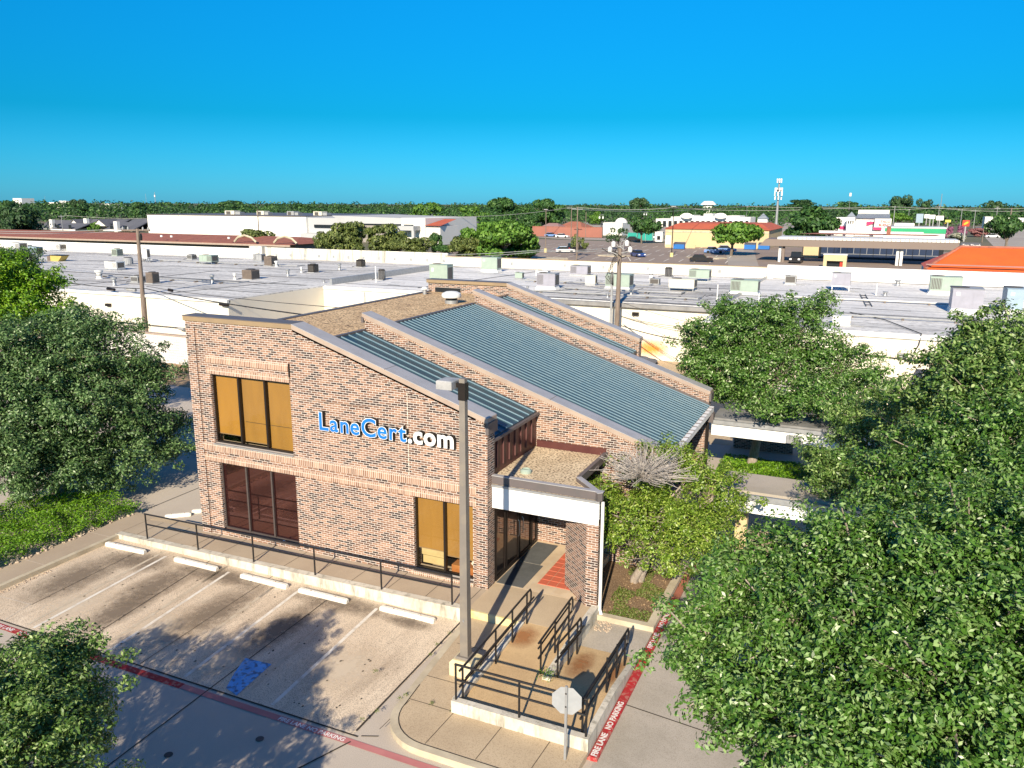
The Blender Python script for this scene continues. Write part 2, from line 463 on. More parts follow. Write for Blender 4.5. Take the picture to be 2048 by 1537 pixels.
M['bark'] = mk('tree_bark', (0.20, 0.165, 0.13), (0.12, 0.095, 0.075), 4, 0.95, stretch=(4, 4, 0.8), bmp=0.6, bdist=0.03, bscale=20)
M['bark_pale'] = mk('pale_bark', (0.36, 0.31, 0.26), (0.24, 0.2, 0.165), 4, 0.95, stretch=(4, 4, 0.8), bmp=0.6, bdist=0.03, bscale=20)
M['twig'] = mk('bare_twigs', (0.42, 0.39, 0.36), (0.30, 0.27, 0.25), 6, 0.9)
M['leaf_left'] = leafmat('leaf_grey_green', (0.04, 0.095, 0.03), (0.105, 0.205, 0.062), (0.3, 0.43, 0.19))
M['leaf_bright'] = leafmat('leaf_bright_green', (0.085, 0.203, 0.009), (0.156, 0.324, 0.013), (0.284, 0.459, 0.032))
M['leaf_oak'] = leafmat('leaf_mid_green', (0.035, 0.095, 0.012), (0.105, 0.235, 0.032), (0.34, 0.48, 0.19), 0.36)  # pale last colour stands in for sun glints, also in left, dusty and yellow leaves
M['leaf_dusty'] = leafmat('leaf_dusty_green', (0.05, 0.11, 0.018), (0.135, 0.25, 0.05), (0.4, 0.52, 0.2))
M['leaf_yellow'] = leafmat('leaf_yellow_green', (0.07, 0.14, 0.012), (0.18, 0.3, 0.025), (0.42, 0.52, 0.11))
M['leaf_far'] = leafmat('leaf_far_green', (0.022, 0.070, 0.017), (0.046, 0.131, 0.028), (0.110, 0.228, 0.049), 0.6)
M['leaf_far_dark'] = leafmat('leaf_far_dark', (0.018, 0.056, 0.020), (0.037, 0.096, 0.031), (0.083, 0.166, 0.049), 0.6)
M['leaf_olive'] = leafmat('leaf_olive', (0.055, 0.088, 0.020), (0.129, 0.175, 0.042), (0.257, 0.298, 0.084), 0.6)
M['leaf_far_bright'] = leafmat('leaf_far_bright', (0.055, 0.149, 0.014), (0.110, 0.245, 0.028), (0.202, 0.367, 0.049), 0.6)
M['flower'] = leafmat('pink_blossom', (0.20, 0.05, 0.13), (0.35, 0.12, 0.24), (0.5, 0.25, 0.35), 0.7)
M['flower_red'] = leafmat('rose_blossom', (0.28, 0.08, 0.10), (0.42, 0.18, 0.18), (0.52, 0.3, 0.28), 0.7)
M['flower_white'] = leafmat('white_blossom', (0.2, 0.25, 0.15), (0.5, 0.5, 0.42), (0.75, 0.73, 0.68), 0.7)
M['cover'] = leafmat('ground_cover_leaf', (0.071, 0.189, 0.006), (0.142, 0.297, 0.011), (0.255, 0.446, 0.032), 0.45, 0.25)
M['weed'] = leafmat('weed_leaf', (0.07, 0.13, 0.015), (0.15, 0.21, 0.03), (0.30, 0.28, 0.12), 0.6, 0.2)
M['ground'] = mk('scrub_ground', (0.10, 0.11, 0.06), (0.16, 0.14, 0.09), 0.02, 0.95)
M['asphalt_far'] = mk('brown_parking_asphalt', (0.31, 0.245, 0.20), (0.26, 0.205, 0.17), 0.06, 0.9)
M['road_far'] = mk('pale_road', (0.40, 0.36, 0.31), (0.34, 0.3, 0.26), 0.06, 0.9)
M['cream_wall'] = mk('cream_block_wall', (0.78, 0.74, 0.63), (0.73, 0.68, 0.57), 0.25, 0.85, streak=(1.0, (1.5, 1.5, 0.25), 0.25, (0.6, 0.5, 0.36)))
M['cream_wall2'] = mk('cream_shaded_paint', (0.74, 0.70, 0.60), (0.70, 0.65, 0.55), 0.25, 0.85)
M['parapet_stained'] = mk('stained_parapet', (0.74, 0.71, 0.64), (0.60, 0.57, 0.50), 0.5, 0.9, stretch=(1, 1, 0.2), streak=(1.1, (1.3, 1.3, 0.12), 0.9, (0.10, 0.095, 0.08)))
M['roof_grey'] = mk('grey_membrane_roof', (0.74, 0.73, 0.70), (0.50, 0.49, 0.475), 0.30, 0.8, stretch=(0.25, 1.2, 1), streak=(0.9, (0.12, 2.2, 1), 0.9, (0.16, 0.16, 0.16)), speck=(0.2, 0.2, 0.2), sscale=3.0, sfac=0.35)
M['roof_pale'] = mk('pale_membrane_roof', (0.85, 0.84, 0.81), (0.66, 0.65, 0.63), 0.3, 0.75, stretch=(0.25, 1.2, 1), streak=(0.8, (0.1, 2.0, 1), 0.8, (0.26, 0.26, 0.26)), speck=(0.3, 0.3, 0.3), sscale=3.0, sfac=0.25)
M['gutter'] = mk('roof_gutter', (0.26, 0.26, 0.26), (0.18, 0.18, 0.18), 1.0, 0.6)
M['tar'] = mk('tar_seam', (0.05, 0.05, 0.05), (0.09, 0.09, 0.09), 1, 0.8)
M['ac_green'] = mk('pale_green_cabinet', (0.33, 0.41, 0.35), (0.30, 0.37, 0.32), 2, 0.5, spec=0.3)
M['ac_lav'] = mk('grey_lilac_cabinet', (0.33, 0.33, 0.39), (0.29, 0.29, 0.34), 2, 0.5, spec=0.3)
M['ac_cream'] = mk('cream_cabinet', (0.70, 0.67, 0.55), (0.64, 0.61, 0.5), 2, 0.5, spec=0.3)
M['ac_brown'] = mk('brown_cabinet', (0.17, 0.135, 0.11), (0.13, 0.105, 0.09), 3, 0.6)
M['ac_grey'] = mk('grey_cabinet', (0.34, 0.35, 0.36), (0.28, 0.29, 0.3), 3, 0.5)
M['ac_white'] = mk('white_cabinet', (0.72, 0.72, 0.70), (0.62, 0.62, 0.6), 3, 0.5)
M['ac_blue'] = mk('pale_blue_cabinet', (0.29, 0.38, 0.46), (0.26, 0.35, 0.42), 2, 0.5)
M['grille'] = mk('condenser_grille', (0.07, 0.065, 0.06), (0.12, 0.11, 0.1), 14, 0.6, stretch=(1, 1, 6))
M['yellow_tarp'] = mk('yellow_hopper', (0.52, 0.40, 0.12), (0.45, 0.34, 0.1), 2, 0.6)
M['wood_pole'] = mk('weathered_pole', (0.24, 0.19, 0.155), (0.15, 0.12, 0.10), 3, 0.95, stretch=(5, 5, 0.4))
M['cable'] = mk('black_cable', (0.015, 0.015, 0.015), None, 3, 0.6)
M['cable_pale'] = mk('pale_cable', (0.38, 0.38, 0.37), None, 3, 0.6)
M['tile_red'] = mk('red_clay_tile', (0.34, 0.13, 0.085), (0.25, 0.09, 0.065), 0.35, 0.85, stretch=(2.5, 0.3, 1), speck=(0.16, 0.06, 0.05), sscale=2.0, sfac=0.5)
M['tile_orange'] = mk('orange_metal_roof', (0.72, 0.13, 0.025), (0.66, 0.115, 0.025), 0.5, 0.55)
M['tile_rust'] = mk('rust_tile', (0.40, 0.15, 0.09), (0.32, 0.12, 0.08), 0.4, 0.85, speck=(0.2, 0.08, 0.06), sscale=2.5, sfac=0.5)
M['red_roof'] = mk('bright_red_roof', (0.50, 0.12, 0.06), (0.42, 0.10, 0.055), 0.4, 0.8)
M['store_white'] = mk('white_store_wall', (0.80, 0.78, 0.73), (0.76, 0.74, 0.69), 0.05, 0.85)
M['store_grey'] = mk('grey_store_wall', (0.46, 0.47, 0.48), (0.40, 0.41, 0.42), 0.05, 0.85)
M['store_taupe'] = mk('taupe_store_wall', (0.30, 0.27, 0.25), (0.26, 0.235, 0.22), 0.05, 0.85)
M['store_tan'] = mk('tan_store_wall', (0.58, 0.45, 0.26), (0.52, 0.4, 0.23), 0.1, 0.85)
M['shingle'] = mk('grey_shingles', (0.085, 0.09, 0.11), (0.11, 0.115, 0.135), 0.2, 0.9)
M['roof_blue_grey'] = mk('slate_metal_roof', (0.22, 0.25, 0.29), (0.18, 0.21, 0.25), 0.2, 0.6)
M['dark_window'] = mk('dark_window', (0.02, 0.025, 0.03), None, 1, 0.2)
M['canopy_brown'] = mk('canopy_fascia', (0.21, 0.165, 0.14), (0.19, 0.15, 0.13), 0.1, 0.7)
M['green_roof'] = mk('green_fascia', (0.02, 0.36, 0.16), None, 0.2, 0.6)
M['magenta'] = mk('magenta_awning', (0.62, 0.03, 0.14), None, 0.2, 0.6)
M['dumpster_blue'] = mk('blue_dumpster', (0.03, 0.17, 0.50), (0.025, 0.14, 0.42), 1, 0.5)
M['teal_tarp'] = mk('teal_fence', (0.02, 0.33, 0.27), None, 1, 0.7)
M['sign_red'] = mk('red_sign_face', (0.62, 0.04, 0.02), None, 1, 0.5)
M['sign_yellow'] = mk('yellow_sign_face', (0.85, 0.42, 0.02), None, 1, 0.5)
M['sign_lime'] = mk('lime_banner', (0.55, 0.6, 0.1), None, 1, 0.5)
M['car_white'] = mk('white_car_paint', (0.75, 0.75, 0.75), None, 1, 0.25, coat=0.5)
M['car_black'] = mk('black_car_paint', (0.02, 0.02, 0.022), None, 1, 0.25, coat=0.5)
M['car_blue'] = mk('blue_car_paint', (0.03, 0.06, 0.22), None, 1, 0.25, coat=0.5)
M['car_sky'] = mk('light_blue_car_paint', (0.16, 0.28, 0.55), None, 1, 0.25, coat=0.5)
M['car_yellow'] = mk('yellow_car_paint', (0.7, 0.5, 0.03), None, 1, 0.25, coat=0.5)
M['tyre'] = mk('tyre_rubber', (0.02, 0.02, 0.02), None, 4, 0.9)
M['grey_pole'] = mk('grey_steel_pole', (0.30, 0.31, 0.32), None, 1, 0.5, 0.3)
M['pink_roof'] = mk('pink_brown_roof', (0.33, 0.20, 0.19), (0.28, 0.17, 0.16), 0.1, 0.85)
M['brick_fence'] = mk('far_brick_fence', (0.33, 0.135, 0.10), (0.27, 0.11, 0.085), 0.1, 0.9)
M['white_cloth'] = mk('crumpled_white_cloth', (0.8, 0.8, 0.8), (0.6, 0.6, 0.62), 12, 0.8)
# ------------------------------------------------------------------ lettering helper
def text_mb(body, size, ex=0.0, off=0.0, align='LEFT', shear=0.0, space=1.0):
    cu = bpy.data.curves.new('lettering', 'FONT')
    cu.body = body; cu.size = size; cu.extrude = ex; cu.offset = off
    cu.align_x = align; cu.shear = shear; cu.space_character = space
    cu.resolution_u = 4
    o = bpy.data.objects.new('lettering', cu); COL.objects.link(o)
    bpy.context.view_layer.update()
    dg = bpy.context.evaluated_depsgraph_get()
    me = bpy.data.meshes.new_from_object(o.evaluated_get(dg))
    v = [tuple(p.co) for p in me.vertices]; f = [tuple(p.vertices) for p in me.polygons]
    bpy.data.objects.remove(o); bpy.data.meshes.remove(me); bpy.data.curves.remove(cu)
    return v, f
def place_text(mb, tm, O, X, Y):
    # X, Y: the text's right and up directions
    X = np.array(X, float); Y = np.array(Y, float); Z = np.cross(X, Y); O = np.array(O, float)
    return mb.add([O + X * p[0] + Y * p[1] + Z * p[2] for p in tm[0]], tm[1])

# ------------------------------------------------------------------ ground, lot, walks
def sheet(name, mat, pts, z):
    return struct(name, MB().poly([(p[0], p[1], z) for p in pts]), mat)
def rect(x0, x1, y0, y1): return [(x0, y0), (x1, y0), (x1, y1), (x0, y1)]
g = MB()
g.poly([(9000 * math.cos(2 * math.pi * k / 48), 9000 * math.sin(2 * math.pi * k / 48), -0.06) for k in range(48)])
struct('ground', g, M['ground'])
sheet('drive', M['concrete_drive'], rect(-75, 45, -40, 60), 0.0)
sheet('parking_lot', M['concrete_lot'], [(-22.95, 12.55), (-9.45, 12.55), (-9.45, 18.0), (-22.95, 18.0)], 0.006)
sheet('driveway', M['concrete_grey'], rect(-4.35, 30, 4, 30), 0.006)
sheet('rear_yard', M['mulch'], [(-52, 36.2), (-30, 36.2), (-30, 46), (-60, 46), (-56, 40)], 0.01)
sheet('alley', M['concrete_walk'], rect(-21, 4, 38, 57.8), 0.012)

jm = MB()
def strip(mb, a, b, wd, z):
    a = np.array(a, float); b = np.array(b, float); d = b - a; d /= np.linalg.norm(d); n = np.array([-d[1], d[0]]) * wd / 2
    mb.poly([(*(a + n), z), (*(a - n), z), (*(b - n), z), (*(b + n), z)][::-1])
for a, b, wd in [((-30, 12.55), (-9.3, 12.55), 0.045), ((-18.15, 12.6), (-18.8, 17.9), 0.03), ((-13.42, 8), (-13.72, 17.6), 0.03), ((-15.95, 12.6), (-16.2, 17.9), 0.02),
                 ((-9.35, 12.35), (-11.2, 8), 0.04), ((-9.25, 12.6), (-8.9, 12.75), 0.03), ((-4.3, 16.1), (3, 15.3), 0.03), ((-9.45, 12.7), (-9.55, 17.9), 0.05),
                 ((-28, 26), (-21, 26), 0.03), ((-24.3, 20.2), (-24.3, 45), 0.03), ((-21.3, 13.5), (-21.5, 17.5), 0.02)]:
    strip(jm, a, b, wd, 0.0125)
struct('pavement_joint', jm, M['joint'])
jm = MB()
for a, b in [((-22.9, 13.42), (-21.36, 13.49)), ((-21.36, 13.49), (-21.15, 12.58))]:
    strip(jm, a, b, 0.035, 0.0125)
struct('pavement_joint', jm, M['joint_pale'])

lm, lo_ = MB(), MB()
for x0, x1 in [(-20.03, -20.36), (-17.17, -17.64), (-14.49, -14.85), (-11.77, -12.1)]:
    strip(lm, (x0, 12.66), (x1, 17.5), 0.10, 0.011)
for x0, x1 in [(-20.35, -20.72), (-17.5, -18.0), (-15.25, -15.75), (-12.62, -13.15)]:
    strip(lo_, (x0, 12.7), (x1, 17.85), 0.10, 0.010)
struct('parking_line', lm, M['white_line'])
struct('faded_parking_line', lo_, M['white_line_old'])
sheet('blue_stall_marking', M['blue_paint'], [(-13.22, 12.72), (-12.78, 12.6), (-12.92, 13.98), (-13.72, 13.92), (-13.5, 13.3)], 0.0145)
fl = MB(); fl.poly([(-30, 12.24, .011), (-17.1, 12.24, .011), (-14.25, 12.24, .011), (-14.25, 12.44, .011), (-30, 12.44, .011)])
struct('fire_lane_stripe', fl, M['red_paint'])
fl = MB(); fl.poly([(-14.25, 12.25, .011), (-4.4, 12.25, .011), (-4.4, 12.43, .011), (-14.25, 12.43, .011)])
struct('fire_lane_stripe', fl, M['red_faded'])
tx = MB()
for body, x in [('FIRE LANE', -11.3), ('NO PARKING', -10.5), ('FIRE LANE', -21.15), ('NO PARKING', -20.2)]:
    place_text(tx, text_mb(body, 0.165, 0.0, 0.004), (x, 12.285, 0.0145), (1, 0, 0), (0, 1, 0))
struct('fire_lane_lettering', tx, M['white_text'])

# left path and its kerb
struct('left_path', MB().box(-24.1, -23.12, 2, 19.62, -0.02, 0.15), M['concrete_side'])
struct('left_kerb', MB().box(-23.117, -22.95, 2, 17.85, -0.02, 0.148), M['curb_tan'])
jm = MB()
for y in (8, 10.4, 12.8, 15.2, 17.6):
    jm.poly([(-24.1, y, .154), (-23.0, y, .154), (-23.0, y + .02, .154), (-24.1, y + .02, .154)])
struct('path_joint', jm, M['joint_pale'])
# front sidewalk, gently rising to the entrance
def zs(x): return 0.15 + (x + 23.1) / 13.7 * 0.21
sw = MB(); sw.prism([(-23.1, -0.02), (-9.4, -0.02), (-9.4, zs(-9.4)), (-23.1, zs(-23.1))], 'y', 18.1, 19.32)
struct('sidewalk', sw, M['concrete_side'])
struct('corner_walk', MB().box(-23.1, -20.4, 19.32, 19.62, -0.02, 0.156), M['concrete_walk'])
rw = MB(); rw.prism([(-23.1, -0.02), (-9.45, -0.02), (-9.45, zs(-9.4) + .035), (-23.1, zs(-23.1) + .02)], 'y', 17.86, 18.1)
struct('retaining_kerb', rw, M['curb_white'])
jm = MB()
for x in np.arange(-22.4, -9.5, 1.28):
    z = zs(x) + 0.004
    jm.poly([(x, 18.12, z), (x + .018, 18.12, z), (x + .018, 19.29, z), (x, 19.29, z)])
jm.prism([(-23.0, zs(-23) + .004), (-9.5, zs(-9.5) + .004), (-9.5, zs(-9.5) + .007), (-23.0, zs(-23) + .007)], 'y', 18.1, 18.13)
struct('sidewalk_joint', jm, M['joint'])

# lower walk with rounded kerb corner
arc = [(-9.05 + 1.25 - 1.25 * math.cos(t), 13.83 - 1.25 * math.sin(t)) for t in np.linspace(0, math.pi / 2, 10)]
outer = [(-9.42, 18.0), (-9.12, 14.6)] + arc + [(-4.55, 12.58), (-4.5, 14.0), (-7.72, 14.0), (-7.72, 18.0)]
struct('lower_walk', MB().prism(outer, 'z', -0.02, 0.15), M['concrete_walk'])
kb = MB()
inner = [(-9.24, 18.0), (-8.95, 14.6)] + [(-9.05 + 1.25 - 1.07 * math.cos(t), 13.83 - 1.07 * math.sin(t)) for t in np.linspace(0, math.pi / 2, 10)] + [(-4.55, 12.76)]
ou2 = [(x - .004, y - .004) for x, y in outer[:2] + arc + [(-4.55, 12.58)]]
n = len(inner)
kv = [(x, y, -.02) for x, y in ou2] + [(x, y, .156) for x, y in ou2] + [(x, y, .156) for x, y in inner]
kf = []
for i in range(n - 1):
    kf += [(i, i + 1, n + i + 1, n + i), (n + i, n + i + 1, 2 * n + i + 1, 2 * n + i)]
kb.add(kv, kf)
struct('rounded_kerb', kb, M['curb_tan'])
jm = MB()
for a, b in zip(inner[1:-1], inner[2:]):
    strip(jm, a, b, 0.02, 0.161)
for x in (-8.9, -7.75, -6.55, -5.4):
    strip(jm, (x, 12.8), (x + .05, 13.97), 0.016, 0.155)
for y in (14.02, 15.0, 16.6):
    strip(jm, (-9.0, y), (-7.8, y), 0.016, 0.155)
struct('walk_joint', jm, M['joint'])
weeds_at = [(-9.0, 14.1), (-9.08, 13.9), (-9.3, 13.3), (-9.42, 12.9), (-8.3, 14.05), (-7.75, 14.05), (-9.4, 16.9), (-9.45, 16.3), (-9.35, 15.8), (-6.25, 16.0), (-10.2, 14.6)]

# entrance plaza, ramps, landing
struct('plaza', MB().box(-9.42, -6.2, 18.0, 19.7, -0.02, 0.36), M['concrete_walk'])
struct('yellow_step_edge', MB().box(-9.45, -7.75, 17.93, 18.0, 0.13, 0.364), M['yellow_curb'])
struct('entry_floor', MB().box(-9.44, -6.9, 19.7, 23.1, -0.02, 0.362), M['tile'])
jm = MB()
for y in np.arange(19.8, 22.9, .4): strip(jm, (-8.6, y), (-7.0, y), .012, .3655)
for x in (-8.36, -7.6, -7.2): strip(jm, (x, 19.72), (x, 23), .012, .3655)
struct('tile_joint', jm, M['joint_pale'])
ft = MB()
for i, x in enumerate((-8.22, -7.93, -7.64, -7.35)):
    for j in range(8):
        if x > -7.7 and j > 5: continue
        ft.bbox(x, x + .275, 20.2 + j * .31, 20.2 + j * .31 + .295, .3635, .38, .008)
struct('tactile_paving', ft, M['tactile'])
struct('landing', MB().box(-7.7, -4.6, 14.15, 16.0, -0.02, 0.27), M['concrete_ramp'])
r1 = MB(); r1.prism([(16.0, -0.02), (18.0, -0.02), (18.0, 0.357), (16.0, 0.268)], 'x', -7.66, -6.3)
struct('upper_ramp', r1, M['concrete_ramp'])
r2_ = MB(); r2_.prism([(16.0, -0.02), (18.0, -0.02), (18.0, 0.05), (16.0, 0.266)], 'x', -6.1, -4.64)
struct('lower_ramp', r2_, M['concrete_ramp'])
struct('lower_landing', MB().box(-6.1, -4.52, 18.0, 19.45, -0.02, 0.05), M['concrete_grey'])
wl = MB()
wl.box(-7.76, -4.5, 13.98, 14.15, -0.02, 0.45)
struct('landing_wall', wl, M['curb_white'])
wl = MB(); wl.prism([(14.153, -0.02), (17.9, -0.02), (17.9, 0.16), (16.0, 0.42), (14.153, 0.447)], 'x', -4.64, -4.5)
struct('landing_wall', wl, M['curb_white'])
wl = MB(); wl.prism([(14.153, 0), (17.92, 0), (17.92, 0.40), (16.0, 0.35), (14.153, 0.40)], 'x', -7.82, -7.66)
struct('ramp_kerb', wl, M['curb_white'])
wl = MB(); wl.prism([(15.85, 0), (19.6, 0), (19.6, 0.42), (18.0, 0.42), (15.85, 0.34)], 'x', -6.3, -6.1)
struct('ramp_divider', wl, M['curb_white'])
def stain(name, mat, x0, x1, y0, y1, zf, n=1):
    struct(name, MB().poly([(x0, y0, zf(y0)), (x1, y0, zf(y0)), (x1, y1, zf(y1)), (x0, y1, zf(y1))]), M[mat])
zu = lambda y: .272 + (y - 16) / 2 * .089
zl = lambda y: .271 - (y - 16) / 2 * .216
stain('rust_stain', 'rust_stain', -7.95, -6.95, 16.7, 18.0, zu)
stain('rust_stain', 'rust_stain', -6.10, -5.35, 16.0, 17.98, zl)
stain('rust_stain', 'rust_stain', -5.05, -4.64, 16.0, 17.98, zl)
for k, (x, y, a, b) in enumerate([(-21.7, 15.2, 1.1, 2.2), (-19.0, 15.8, .9, 2.0), (-18.7, 14.2, .8, 1.6), (-16.2, 15.4, 1.0, 2.2), (-13.9, 15.5, .8, 2), (-20.9, 16.9, 1.6, .8), (-17.6, 17.2, 2.2, .6), (-13.3, 17.3, 2.2, .6), (-10.9, 17.2, 1.0, .4)]):
    stain('oil_stain', 'oil_stain', x - a, x + a, y - b, y + b, lambda q, k=k: .0076 + k * .0004)
for k, (x, y, a, b) in enumerate([(-20.2, 14.0, 1.2, 1.5), (-16.9, 14.0, 1.4, 1.6), (-11.2, 14.6, 1.3, 1.5), (-14.2, 13.6, .8, 1.0)]):
    stain('pale_patch', 'pale_stain', x - a, x + a, y - b, y + b, lambda q, k=k: .0066 + k * .0002)
# planting bed beside the entrance
struct('bed_kerb', MB().box(-6.2, -4.5, 19.45, 19.65, -0.02, 0.2), M['curb_tan'])
struct('bed_kerb', MB().box(-4.72, -4.5, 19.653, 26.0, -0.02, 0.2), M['curb_tan'])
struct('bed_soil', MB().box(-7.05, -4.72, 19.655, 23.1, -0.02, 0.12), M['soil'])
# red fire-lane kerb along the driveway
struct('red_kerb', MB().bbox(-4.5, -4.28, 13.95, 21.6, -0.02, 0.07, 0.03), M['red_paint'])
struct('faded_red_kerb', MB().bbox(-4.5, -4.28, 21.603, 26, -0.02, 0.07, 0.03), M['tile_rust'])
tx = MB()
for body, y in [('FIRE LANE', 14.02), ('NO PARKING', 14.98), ('FIRE LANE', 18.6), ('NO PARKING', 19.75)]:
    place_text(tx, text_mb(body, 0.18, 0.0, 0.007), (-4.325, y, 0.0745), (0, 1, 0), (-1, 0, 0))
struct('kerb_lettering', tx, M['white_text'])
pk = MB()
for k in range(70):
    x, y = random.uniform(-6.05, -5.6), random.uniform(18.9, 19.42)
    r = random.uniform(.015, .035); pk.ball((x, y, .06), r, n=6, m=4)
for k in range(160):
    y = random.uniform(8, 19.5); pk.ball((-24.1 + random.uniform(-.12, .1), y, .17), random.uniform(.02, .05), n=6, m=4)
for k in range(60):
    y = random.uniform(13.3, 15.2); pk.ball((-22.85 + random.uniform(-.06, .12), y, .01), random.uniform(.012, .03), n=6, m=4)
pk.build('pebbles', M['rock'], None, kind='stuff')
# small oil spots and twigs on the lot, round drain covers
dc = MB()
for x, y in [(-11.2, 11.6), (-12.6, 10.4)]:
    dc.lathe(x, y, [(.09, .008), (.09, .016)], 14)
struct('drain_cover', dc, M['tar'])
sp = MB()
for k in range(150):
    x, y = random.uniform(-22.5, -9.8), random.uniform(12.8, 17.7)
    r = random.uniform(.008, .03); n_ = 6
    sp.poly([(x + r * math.cos(2 * math.pi * i / n_), y + 1.3 * r * math.sin(2 * math.pi * i / n_), .0135) for i in range(n_)])
struct('oil_spots', sp, M['joint'])

# ------------------------------------------------------------------ wheel stops
def wheel_stop(xa, xb, y, label, z=0.006, rot=0):
    t = thing('wheel_stop', label, 'wheel stop', ((xa + xb) / 2, y, z), 'concrete wheel stops in the parking stalls')
    L = (xb - xa) / 2
    mb = MB()
    prof = [(-.085, 0), (.085, 0), (.075, .09), (.05, .125), (-.05, .125), (-.075, .09)]
    mb.prism(prof, 'x', -L + .05, L - .05)
    for sgn in (-1, 1):
        v = [(sgn * (L - .05), p[0], p[1]) for p in prof] + [(sgn * L, p[0] * .8, p[1] * .8) for p in prof]
        fs = [(i, (i + 1) % 6, 6 + (i + 1) % 6, 6 + i) for i in range(6)] + [tuple(range(6, 12))]
        mb.add(v, fs)
    b = MB.build(MB().add(mb.v, mb.f), 'bar', M['stop_white'])
    b.parent = t
    for sx in (-.5, .5):
        c = MB().lathe(sx * L, 0, [(.02, .124), (.02, .129)], 8); d = c.build('anchor_pin', M['rust']); d.parent = t
    t.rotation_euler = (0, 0, rot)
    return t
wheel_stop(-22.9, -21.15, 17.35, 'worn white concrete wheel stop nearest the left kerb path', rot=.03)
wheel_stop(-19.85, -18.05, 17.42, 'white concrete wheel stop under the railing, second from the left path', rot=0)
wheel_stop(-17.05, -15.25, 17.4, 'clean white wheel stop in front of the dark maroon window', rot=0)
wheel_stop(-14.8, -13.05, 17.4, 'yellow spotted white wheel stop in the middle of the brick wall', rot=0)
wheel_stop(-11.98, -10.2, 17.5, 'white wheel stop in the last stall beside the light pole')
wheel_stop(-23.1, -22.2, 20.2, 'small curved white wheel stop beyond the corner of the sidewalk', rot=.7)
wheel_stop(-22.6, -21.2, 21.1, 'straight white wheel stop on the shaded lane by the brick corner', rot=.6)

# ------------------------------------------------------------------ railings
def railing(name, label, base, posts, rails, loops=(), r=0.026):
    t = thing(name, label, 'railing', base)
    for a, b in posts:
        MB().tube([a, b], r, 8).build('post', M['black_metal'], t)
    for nm, pts in rails:
        MB().tube(pts, r * 1.05, 8).build(nm, M['black_metal'], t)
    return t
xs = [-21.7, -19.4, -17.05, -14.65, -12.25, -9.9]
railing('sidewalk_railing', 'long black two-bar railing along the front sidewalk', (-21.7, 18.0, .2),
        [((x, 17.98, zs(x) + .02), (x, 17.98, zs(x) + .92)) for x in xs],
        [('top_rail', [(-21.73, 17.98, zs(-21.7) + .92), (-9.9, 17.98, zs(-9.9) + .92)]), ('mid_rail', [(-21.7, 17.98, zs(-21.7) + .55), (-9.9, 17.98, zs(-9.9) + .55)])])
railing('landing_railing', 'black two-bar railing across the front of the ramp landing', (-7.68, 14.07, .45),
        [((x, 14.07, .44), (x, 14.07, 1.33)) for x in (-7.68, -6.12, -4.58)],
        [('top_rail', [(-7.7, 14.07, 1.33), (-4.56, 14.07, 1.33)]), ('mid_rail', [(-7.68, 14.07, .95), (-4.58, 14.07, .95)])])
def loop_end(x, y, z, dz, dy=.28):
    return [(x, y, z), (x, y + dy * .8, z), (x, y + dy, z - dz * .25), (x, y + dy, z - dz * .75), (x, y + dy * .8, z - dz), (x, y, z - dz)]
def ramp_rail(label, x, ys, zf, xo=0.0):
    t = thing('ramp_handrail', label, 'railing', (x, ys[0], zf(ys[0])))
    for y in ys:
        MB().tube([(x, y, zf(y) - .02), (x, y, zf(y) + .9)], .026, 8).build('post', M['black_metal'], t)
    ya, yb = ys[0], ys[-1]
    pts = [(x, ya - .15, zf(ya) + .9), (x, yb, zf(yb) + .9)] + loop_end(x, yb, zf(yb) + .9, .4)[1:] + [(x, ya - .15, zf(ya) + .5)]
    MB().tube(pts, .027, 8).build('top_rail', M['black_metal'], t)
    xi = x + xo
    MB().tube([(xi, ya, zf(ya) + .66), (xi, yb + .3, zf(yb) + .66)], .022, 8).build('mid_rail', M['black_metal'], t)
    return t
def z1(y): return .268 + max(0, min(2, y - 16)) / 2 * .089
def z2(y): return .266 - max(0, min(2, y - 16)) / 2 * .216
ramp_rail('black handrail on the left side of the upper ramp beside the light pole', -7.6, [14.25, 16.0, 17.0, 17.95], z1, .08)
ramp_rail('black handrail on the upper ramp side of the concrete divider', -6.42, [16.05, 17.0, 18.0], z1, -.07)
ramp_rail('black handrail with long posts on the lower ramp side of the divider', -6.0, [16.1, 16.85, 17.5], z2, .07)
ramp_rail('black handrail on the right edge of the ramp beside the red kerb', -4.74, [14.3, 16.0, 16.8, 17.5], z2, -.07)

# ------------------------------------------------------------------ light pole
t = thing('light_pole', 'tall bronze square light pole with grey shoebox lamp beside the ramp', 'light pole', (-8.2, 15.55, .15))
px, py = -8.2, 15.55
MB().bbox(px - .30, px + .30, py - .3, py + .3, .13, .56, .06).build('pedestal', M['yellow_base'], t)
MB().bbox(px - .19, px + .19, py - .19, py + .19, .555, .62, .02).build('base_plate', M['pole_paint'], t)
pv = MB()
a, b = .105, .07
pv.add([(px + sx * a, py + sy * a, .6) for sx, sy in ((-1, -1), (1, -1), (1, 1), (-1, 1))] + [(px + sx * b, py + sy * b, 7.55) for sx, sy in ((-1, -1), (1, -1), (1, 1), (-1, 1))],
       [(0, 1, 5, 4), (1, 2, 6, 5), (2, 3, 7, 6), (3, 0, 4, 7), (4, 5, 6, 7)])
pv.build('shaft', M['pole_paint'], t)
MB().box(px - .09, px + .09, py - .09, py + .09, 7.05, 7.45).build('bracket', M['dark_frame'], t)
hd = MB().bbox(px - .56, px - .16, py - .26, py + .2, 7.3, 7.5, .02)
hd.build('lamp_head', M['lamp_grey'], t)
MB().box(px - .16, px - .09, py - .05, py + .05, 7.34, 7.44).build('arm', M['dark_frame'], t)
MB().lathe(px, py - .106, [(.02, 1.55), (.02, 1.6)], 8).build('hand_hole', M['galv'], t)
